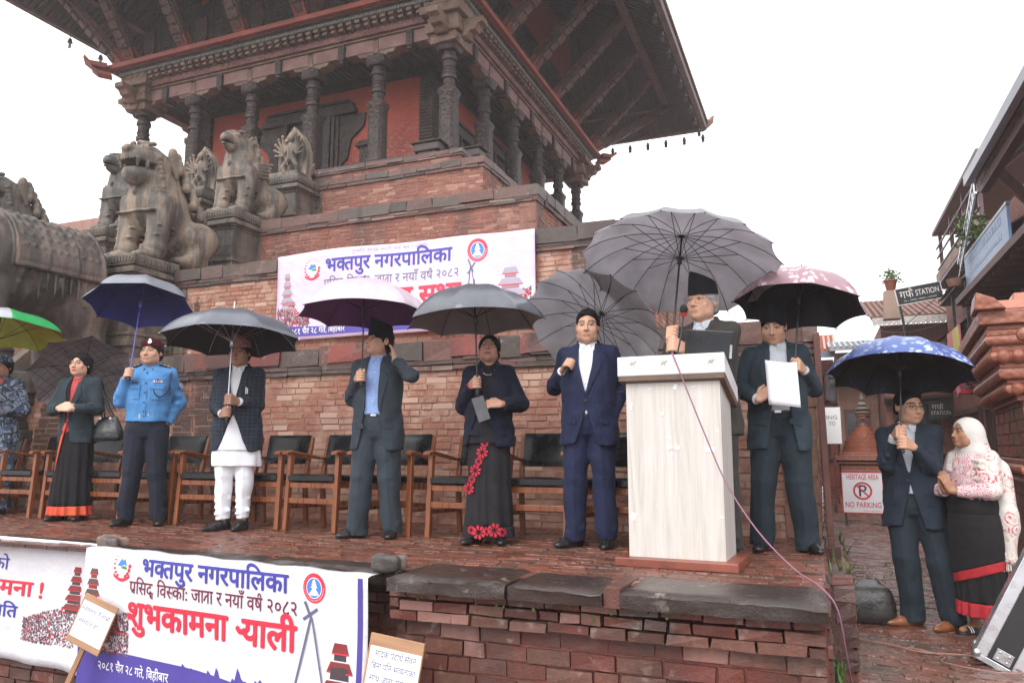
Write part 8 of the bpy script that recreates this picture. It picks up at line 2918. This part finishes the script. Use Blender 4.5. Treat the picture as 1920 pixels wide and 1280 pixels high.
b = MB(); b.box(1.9, 3.2, 23.97, 24.02, -.56, .55); b.box(3.5, 5, 23.97, 24.02, -.56, 1.2); off(b.build('shop_shade_panel', M_SHOP, hC), hC)  # near-black panels: the shade inside the shops put into their colour
b = MB(); b.box(1.7, 5, 23.3, 24, 2.05, 2.13); b.box(1.7, 5, 23.88, 23.99, 1.9, 2.05); off(b.build('ledge', M_FW, hC), hC)
# low old house to its left with weathered roofs
hE = empty('old_house', (.9, 27, -.56), label='weathered low house left of the end house, grey sheets on its roof', cat='house')
W_(hE, 'wall', .55, 1.72, 26.5, 31, -.56, 3.75, M_FB2)
off(gable_roof(hE, 'roof', .4, 1.75, 26.5, 29, 3.85, .55, M_CORR, .5), hE)
b = MB(); b.box(.35, 1.73, 25.6, 26.5, 2.9, 2.96); b.beam((.4, 25.65, 2.9), (1.6, 25.65, 3.15), .06, .08); off(b.build('lean_to', M_BLK, hE), hE)
off(window(hE, 1.1, 26.5, 3.1, .5, .5), hE)
off(window(hE, 1.1, 26.5, .9, .6, .9), hE)
hD = empty('red_house', (-1.5, 28, -.56), label='long low red house with bright orange roof far behind the platform corner', cat='house')
W_(hD, 'wall', -6, .52, 28, 33, -.56, 3.7, mat('red_painted_wall', (.30, .07, .045), .7, .2, 3))
off(gable_roof(hD, 'roof', -6.4, .6, 28, 31, 3.95, 1.0, M_ORANGE, .7), hD)
b = MB(); b.box(-6.4, .58, 27.25, 27.32, 3.70, 3.88); off(b.build('gutter', mat('blue_grey_gutter', (.14, .22, .28), .5), hD), hD)
for x in (-.05, -.75, .35): off(window(hD, x, 28, 2.3, .5, .9), hD)
for x in (-.1, -.9): off(window(hD, x, 28, .4, .6, 1.0), hD)
b = MB(); b.box(-6, .4, 27.2, 28, 1.75, 1.85); off(b.build('ledge', M_FW, hD), hD)

# houses on the right side of the lane
hA = empty('roofed_house', (3.3, 12, -.56), label='near right house under a big corrugated roof with dark timber underside', cat='house')
W_(hA, 'wall', 3.3, 7, 8.5, 17.0, -.56, 5.0, M_FB)
b = MB()
b.add([(2.50, 8.4, 4.94), (2.50, 13.7, 4.94), (5.5, 13.7, 7.2), (5.5, 8.4, 7.2), (2.50, 8.4, 4.89), (2.50, 13.7, 4.89), (5.5, 13.7, 7.15), (5.5, 8.4, 7.15)], [(0, 3, 2, 1), (4, 5, 6, 7), (0, 1, 5, 4), (1, 2, 6, 5), (3, 7, 6, 2), (0, 4, 7, 3)])
off(b.build('roof', M_FW, hA), hA)
b = MB()
n = 66
for i in range(n):
 v = 8.4 + i * 5.3 / n; b.beam((2.45, v, 4.93 + .02 * (i % 2)), (5.5, v, 7.24 + .02 * (i % 2)), .075, .02)
off(b.build('corrugated_sheets', M_CORR, hA), hA)
b = MB(); b.beam((2.42, 8.4, 4.94), (2.42, 13.8, 5.0), .10, .16); off(b.build('gutter', M_CORR, hA), hA)
b = MB()
for i in range(8):
 v = 8.6 + i * .65; b.beam((2.58, v, 4.84), (4.2, v, 6.1), .08, .12)
for i in range(3):
 v = 9 + i * 1.95; b.beam((2.6, v, 4.92), (3.35, v, 3.9), .1, .14)
b.box(2.55, 2.67, 8.4, 13.6, 4.72, 4.86)
off(b.build('rafters', M_FW, hA), hA)
for v in (9.6, 11.6, 13.6, 15.6): off(window(hA, 3.3, v, 2.3, .9, 1.2, 'r'), hA)
b = MB(); b.box(2.6, 3.35, 8.5, 16.6, 3.42, 3.50); b.beam((2.58, 8.5, 3.48), (2.58, 16.6, 3.48), .08, .12)
for i in range(20): b.box(2.62, 3.3, 8.6 + i * .41, 8.66 + i * .41, 3.36, 3.42)
off(b.build('lower_canopy', M_FW, hA), hA)
for v in (9.2, 11.2, 13.2, 15.2): off(window(hA, 3.3, v, -.2, 1.1, 1.6, 'r', bars=4), hA)
bb = empty('sign_board', (2.75, 14.6, 4.02), label='long faded blue sign board under the big corrugated roof', cat='sign')
b = MB(); b.box(-.02, .02, -1.75, 1.85, -.27, .27); b.build('board', mat('faded_blue_board', (.16, .27, .45), .4, .25, 3), bb)
b = MB(); rnd = random.Random(5)
for r_, (zz, hh) in enumerate(((.08, .13), (-.14, .08))):
 y = -1.3
 while y < 1.3:
  l = rnd.uniform(.04, .14); b.box(-.026, -.02, y, y + l, zz, zz + hh * rnd.uniform(.7, 1)); y += l + .05
b.build('worn_lettering', mat('worn_pale_blue', (.32, .42, .55), .5), bb)
b = MB(); b.beam((0, -1.78, -.29), (0, 1.88, -.29), .06, .05); b.beam((0, -1.78, .29), (0, 1.88, .29), .06, .05); b.build('frame', M_CORR, bb)

hB = empty('terrace_house', (3.4, 19.5, -.56), label='right lane house with roof terrace, thin posts and brown flat canopy', cat='house')
W_(hB, 'wall', 3.3, 7, 17.02, 23.0, -.56, 4.9, M_FB)
b = MB(); b.box(2.95, 5.5, 15.8, 21.9, 6.15, 6.24); off(b.build('terrace_canopy', mat('brown_canopy', (.13, .085, .07), .6, .2, 3), hB), hB)
for v in (16.5, 18.2, 19.9, 21.6):
 b = MB(); b.box(3.05, 3.13, v - .04, v + .04, 4.95, 6.15); off(b.build('post', mat('plum_paint', (.12, .065, .075), .5), hB), hB)
b = MB()
for z in (5.25, 5.55, 5.8): b.beam((3.03, 16.2, z), (3.03, 21.9, z), .035, .035)
b.box(2.98, 3.3, 16.2, 22.2, 4.80, 4.95)
off(b.build('terrace_rail', mat('plum_paint', (.12, .065, .075), .5), hB), hB)
b = MB()
for i in range(9):
 v = 16.2 + i * .63; b.beam((2.98, v, 5.0), (2.98, v + .63, 5.0 + .0), .02, .24)
off(b.build('brick_parapet', M_FB2, hB), hB)
b = MB(); n = 40
for i in range(n):
 v = 14.5 + 6.2 * i / n; b.beam((2.8, v, 4.20), (3.3, v, 4.5), .13, .03)
b.box(2.83, 3.3, 14.5, 20.7, 4.10, 4.15)
off(b.build('black_awning', M_BLK, hB), hB)
for v in (18.2, 20.3): off(window(hB, 3.3, v, 2.3, .8, 1.1, 'r'), hB)
b = MB()
off(b.beam((2.9, 17.5, 2.2), (2.9, 17.5, 4.1), .06, .06).build('awning_post', M_BLK, hB), hB)
off(MB().beam((2.9, 19.2, 2.2), (2.9, 19.2, 4.1), .06, .06).build('awning_post', M_BLK, hB), hB)
b = MB(); b.box(2.5, 3.3, 19.4, 23, 3.0, 3.08); b.beam((2.45, 19.4, 3.05), (2.45, 23, 3.05), .06, .12); b.add([(2.35, 19.8, 2.95), (3.3, 19.8, 3.7), (3.3, 23.2, 3.7), (2.35, 23.2, 2.95)], [(0, 1, 2, 3)])
off(b.build('brown_eave', M_FW, hB), hB)
for v in (18.0, 19.9, 21.8): off(window(hB, 3.3, v, -.2, 1.2, 1.7, 'r', bars=4), hB)
# stair rail of steel on the awning
b = MB(); b.beam((2.62, 14.3, 5.2), (2.62, 16.4, 4.2), .04, .04); b.beam((2.62, 14.3, 4.95), (2.62, 16.4, 3.95), .03, .03)
for i in range(10): b.beam((2.62, 14.4 + .2 * i, 5.15 - .095 * i), (2.62, 14.4 + .2 * i, 4.88 - .095 * i), .02, .02)
o = b.build('stair_rail', M_STEEL); tag(o, 'steel stair rail in front of the black awning', 'rail')
b = MB(); b.box(-.015, .015, -.75, .75, -.35, .35); o = b.build('sign_board', [mat('pink_yellow_sign', (.55, .16, .18), .5, .3, 2)]); o.location = (2.62, 17.6, 2.75); tag(o, 'pink and yellow shop sign hanging below the brown eave', 'sign')
b = MB(); b.box(-.018, -.015, -.72, .05, -.32, .32); c = b.build('yellow_panel', mat('yellow_sign', (.60, .50, .06), .5, .2, 4), o)
# cloth hanging for sale
rnd = random.Random(12); b = MB()
for i in range(70):
 v = rnd.uniform(15.2, 17.5); z = rnd.uniform(1.7, 2.25); b.box(2.55 + rnd.uniform(-.1, .1), 2.6 + rnd.uniform(-.05, .1), v, v + rnd.uniform(.05, .15), z, z + rnd.uniform(.05, .2), rnd.randrange(3), jit=.03)
o = b.build('hanging_goods', [mat('red_goods', (.40, .03, .05), .7), mat('dark_goods', (.03, .03, .05), .7), mat('pink_goods', (.45, .16, .2), .7)]); tag(o, 'red and dark textile goods hung out for sale under the shop sign', 'textiles', kind='stuff')

# signs with writing
def latin(root, txt, x0, x1, z0, z1, m, y=-.012, skew=0.0, name='lettering'):
 V, Fc = _raw(txt, .006); xs = [p[0] for p in V]; ys = [p[1] for p in V]
 sx = (x1 - x0) / (max(xs) - min(xs)); sz = (z1 - z0) / (max(ys) - min(ys))
 b = MB(); b.add([(x0 + (a - min(xs)) * sx, y, z0 + (c - min(ys)) * sz) for a, c in V], Fc); return b.build(name, m, root, fix=False)
def deva_flat(root, items, x0, x1, z0, z1, m, y=-.012):
 V, Fc, w_ = layout(items, 0); b = MB(); b.add([(x0 + a * (x1 - x0) / w_, y, z0 + c * (z1 - z0) / .62) for a, c in V], Fc); return b.build('lettering', m, root, fix=False)
M_SIGNBK = mat('black_sign', (.022, .022, .024), .4, .2, 5)
M_SIGNW = flat_mat('sign_white', (.74, .74, .74)); M_SIGNR = flat_mat('sign_red', (.50, .03, .05))
gs = empty('cafe_sign', (2.33, 20.0, 4.33), R(8), label='black sign reading in white letters, raised on a pole before the end house', cat='sign')
gs.rotation_euler = (0, R(-9), R(8))
b = MB(); b.box(-.49, .49, -.01, .02, -.19, .19); b.build('board', M_SIGNBK, gs)
b = MB()
for (a0, a1, c0, c1) in ((-.5, .5, .19, .205), (-.5, .5, -.205, -.19), (-.505, -.49, -.2, .2), (.49, .505, -.2, .2)): b.box(a0, a1, -.016, .02, c0, c1)
b.build('frame', M_SIGNW, gs)
deva_flat(gs, ['ग', 'फ', REPH], -.42, -.12, -.05, .11, M_SIGNW)
latin(gs, 'STATION', -.07, .44, -.04, .10, M_SIGNW)
latin(gs, 'TEA  |  COFFEE  |  DRINKS  |  HOOKAH', -.36, .36, -.145, -.105, M_SIGNW, name='small_lettering')
b = MB(); b.beam((-.46, .03, -.2), (-.62, .03, -4.8), .05, .05); b.build('pole', M_BLK, gs)
g2 = empty('cafe_sign', (3.02, 23.2, 1.75), label='small black sign with clipped corner and white letters behind the man in the lane', cat='sign')
b = MB(); b.prism([(-.30, -.27), (.27, -.27), (.27, -.05), (.10, .22), (-.22, .22), (-.30, .10)], -.01, .02); b.build('board', M_SIGNBK, g2)
deva_flat(g2, ['ग', 'फ', REPH], -.22, .06, -.02, .10, M_SIGNW); latin(g2, 'STATION', -.24, .22, -.16, -.06, M_SIGNW)
np_ = empty('parking_sign', (.59, 14.0, -.56), label='white no parking sign with red border standing in the lane', cat='sign')
b = MB(); b.box(-.30, .30, -.008, .012, .215, .86); b.build('board', flat_mat('sign_board', (.66, .65, .68)), np_)
b = MB()
for (a0, a1, c0, c1) in ((-.31, .31, .86, .875), (-.31, .31, .20, .215), (-.315, -.30, .2, .875), (.30, .315, .2, .875)): b.box(a0, a1, -.014, .014, c0, c1)
b.build('frame', M_SIGNR, np_)
latin(np_, 'HERITAGE AREA', -.23, .25, .745, .835, M_SIGNR); latin(np_, 'NO PARKING', -.27, .27, .295, .385, M_SIGNR)
latin(np_, 'Bhaktapur Municipality', .0, .26, .232, .25, M_SIGNR, name='small_lettering')
latin(np_, 'P', -.055, .065, .475, .66, flat_mat('sign_ink', (.03, .03, .05)), y=-.011)
b = MB(); n = 30
for i in range(n):
 a0, a1 = 2 * math.pi * i / n, 2 * math.pi * (i + 1) / n
 b.add([(r_ * math.cos(a), -.0125, .565 + r_ * math.sin(a)) for r_, a in ((.115, a0), (.145, a0), (.145, a1), (.115, a1))], [(0, 1, 2, 3)])
v, f = stroke([(-.09, .655), (.09, .475)], .024); b.add([(x, -.0132, z) for x, z in v], f); b.build('prohibition_ring', M_SIGNR, np_, fix=False)
for s in (-1, 1):
 b = MB(); b.beam((s * .27, .02, .02), (s * .27, .02, .22), .03, .03); b.box(s * .27 - .035, s * .27 + .035, -.0, .04, 0, .02); b.build('leg', M_BLK, np_)
po = empty('poster', (.22, 16.5, 1.15), label='white poster with printed words beside the maroon corner post', cat='poster')
b = MB(); b.box(-.16, .16, 0, .015, -.36, .36); b.build('sheet', M_SIGNW, po)
latin(po, 'ING', -.10, .10, .12, .20, INK['ink'], -.002); latin(po, 'TO', -.06, .06, .0, .08, INK['ink'], -.002);
b = MB(); b.beam((0, .03, -1.7), (0, .03, .36), .03, .03); b.build('stake', M_FW, po)

# small brick stupa in the lane
sp_ = empty('small_stupa', (.82, 17.3, -.56), label='small bell shaped brick stupa with stepped base in the lane', cat='shrine')
b = MB()
for (r_, z0, z1) in ((.62, 0, .14), (.54, .14, .3), (.48, .3, .95), (.54, .95, 1.02), (.60, 1.02, 1.10), (.50, 1.10, 1.18)):
 b.lathe([(r_, z0), (r_, z1)], 4, sq=True)
uv_box(b.build('base', M_FB, sp_, bevel=.01))
b = MB(); pr = []
for k in range(9):
 r_ = .44 - .022 * k - .012 * k * k * .5; z = 1.18 + .085 * k
 pr += [(r_, z), (r_, z + .06), (r_ - .03, z + .065), (r_ - .03, z + .083)]
b.lathe(pr, 20); b.build('stepped_dome', M_TERRAM, sp_, smooth=30)
b = MB(); b.lathe([(.12, 1.94), (.16, 1.98), (.08, 2.02), (.13, 2.06), (.06, 2.12), (.10, 2.15), (.04, 2.22), (.06, 2.26), (.02, 2.36), (.0, 2.44)], 14); b.build('finial', M_STATG, sp_, smooth=40)
# flower pots on roofs, hanging plant
def plant(label, loc, n, r, seed, m=None, droop=0.0, name='potted_plant', pot=True):
 root = empty(name, loc, label=label, cat='plant'); rnd = random.Random(seed); b = MB()
 for i in range(n):
  a = rnd.uniform(0, 6.28); e = rnd.uniform(-.2, 1.4); rr = r * rnd.uniform(.3, 1)
  p = Vector((rr * math.cos(a) * math.cos(e), rr * math.sin(a) * math.cos(e), rr * math.sin(e) - droop * rnd.random() * r))
  d = Vector((rnd.uniform(-1, 1), rnd.uniform(-1, 1), rnd.uniform(-.5, 1))).normalized() * r * .22; s_ = d.cross(Vector((rnd.random(), rnd.random(), rnd.random()))).normalized() * r * .07
  b.add([p - s_, p + d * .5 - s_ * 1.2, p + d, p + d * .5 + s_ * 1.2, p + s_], [(0, 1, 2, 3, 4)])
 b.build('foliage', m or m_leaf('pale_leaf', (.06, .13, .03), (.16, .26, .08)), root, fix=False)
 if pot:
  b = MB(); b.lathe([(.10, -.28), (.15, -.05), (.17, -.04), (.17, 0), (.12, .0), (.11, -.03)], 14); b.build('pot', M_TERRAM, root, smooth=40)
 return root
plant('potted plant with pale flowers standing high behind the raised black sign', (1.83, 21, 4.9), 160, .28, 1)
b = MB(); b.box(1.62, 2.0, 20.85, 21.2, 3.9, 4.62, top=.8); o = b.build('roof_pier', M_FB2); tag(o, 'short brick pier carrying the flower pot near the raised black sign', 'pier')
plant('green plant drooping from the terrace by the stair rail', (2.75, 15.6, 4.75), 260, .34, 2, M_GRASS, 1.2, 'hanging_plant', False)
b = MB(); b.lathe([(.0, -.1), (.12, -.1), (.16, .04), (.13, .05), (.0, .05)], 12); o = b.build('hanging_lamp', mat('clay_lamp', (.24, .13, .09), .6), smooth=40); o.location = (2.62, 16.9, 3.96); tag(o, 'clay lamp bowl hanging under the black awning', 'lamp')
# sagging wires over the lane
for i, (p, q, sg_) in enumerate((((-1.9, 9.0, 1.72), (2.5, 12, 2.2), .3), ((.3, 24, 3.2), (2.6, 17, 4.0), .35), ((1.5, 23.2, 4.0), (3.0, 16, 3.4), .3))):
 P_, Q_ = Vector(p), Vector(q); b = MB()
 b.tube([P_.lerp(Q_, t / 12) - Vector((0, 0, sg_ * 4 * (t / 12) * (1 - t / 12))) for t in range(13)], .008, 5)
 o = b.build('wire', M_BLK); tag(o, ('wire running from the platform wall across the lane', 'wire from the red house to the black awning', 'wire from the end house eave to the shop sign')[i], 'wire')
# ------------------------------------------------------------------ thin rainy air
b = MB(); b.box(-70, 70, -30, 75, -2.2, 32)
hm = bpy.data.materials.new('rain_haze'); hm.use_nodes = True
ht = hm.node_tree
for n_ in list(ht.nodes):
 if n_.type == 'BSDF_PRINCIPLED': ht.nodes.remove(n_)
pv = ht.nodes.new('ShaderNodeVolumePrincipled')
pv.inputs['Color'].default_value = (.97, .96, .955, 1); pv.inputs['Density'].default_value = .0021; pv.inputs['Anisotropy'].default_value = .3
ht.links.new(pv.outputs[0], [n_ for n_ in ht.nodes if n_.type == 'OUTPUT_MATERIAL'][0].inputs['Volume'])
o = b.build('haze', hm); o['kind'] = 'stuff'
SC.cycles.volume_bounces = 1
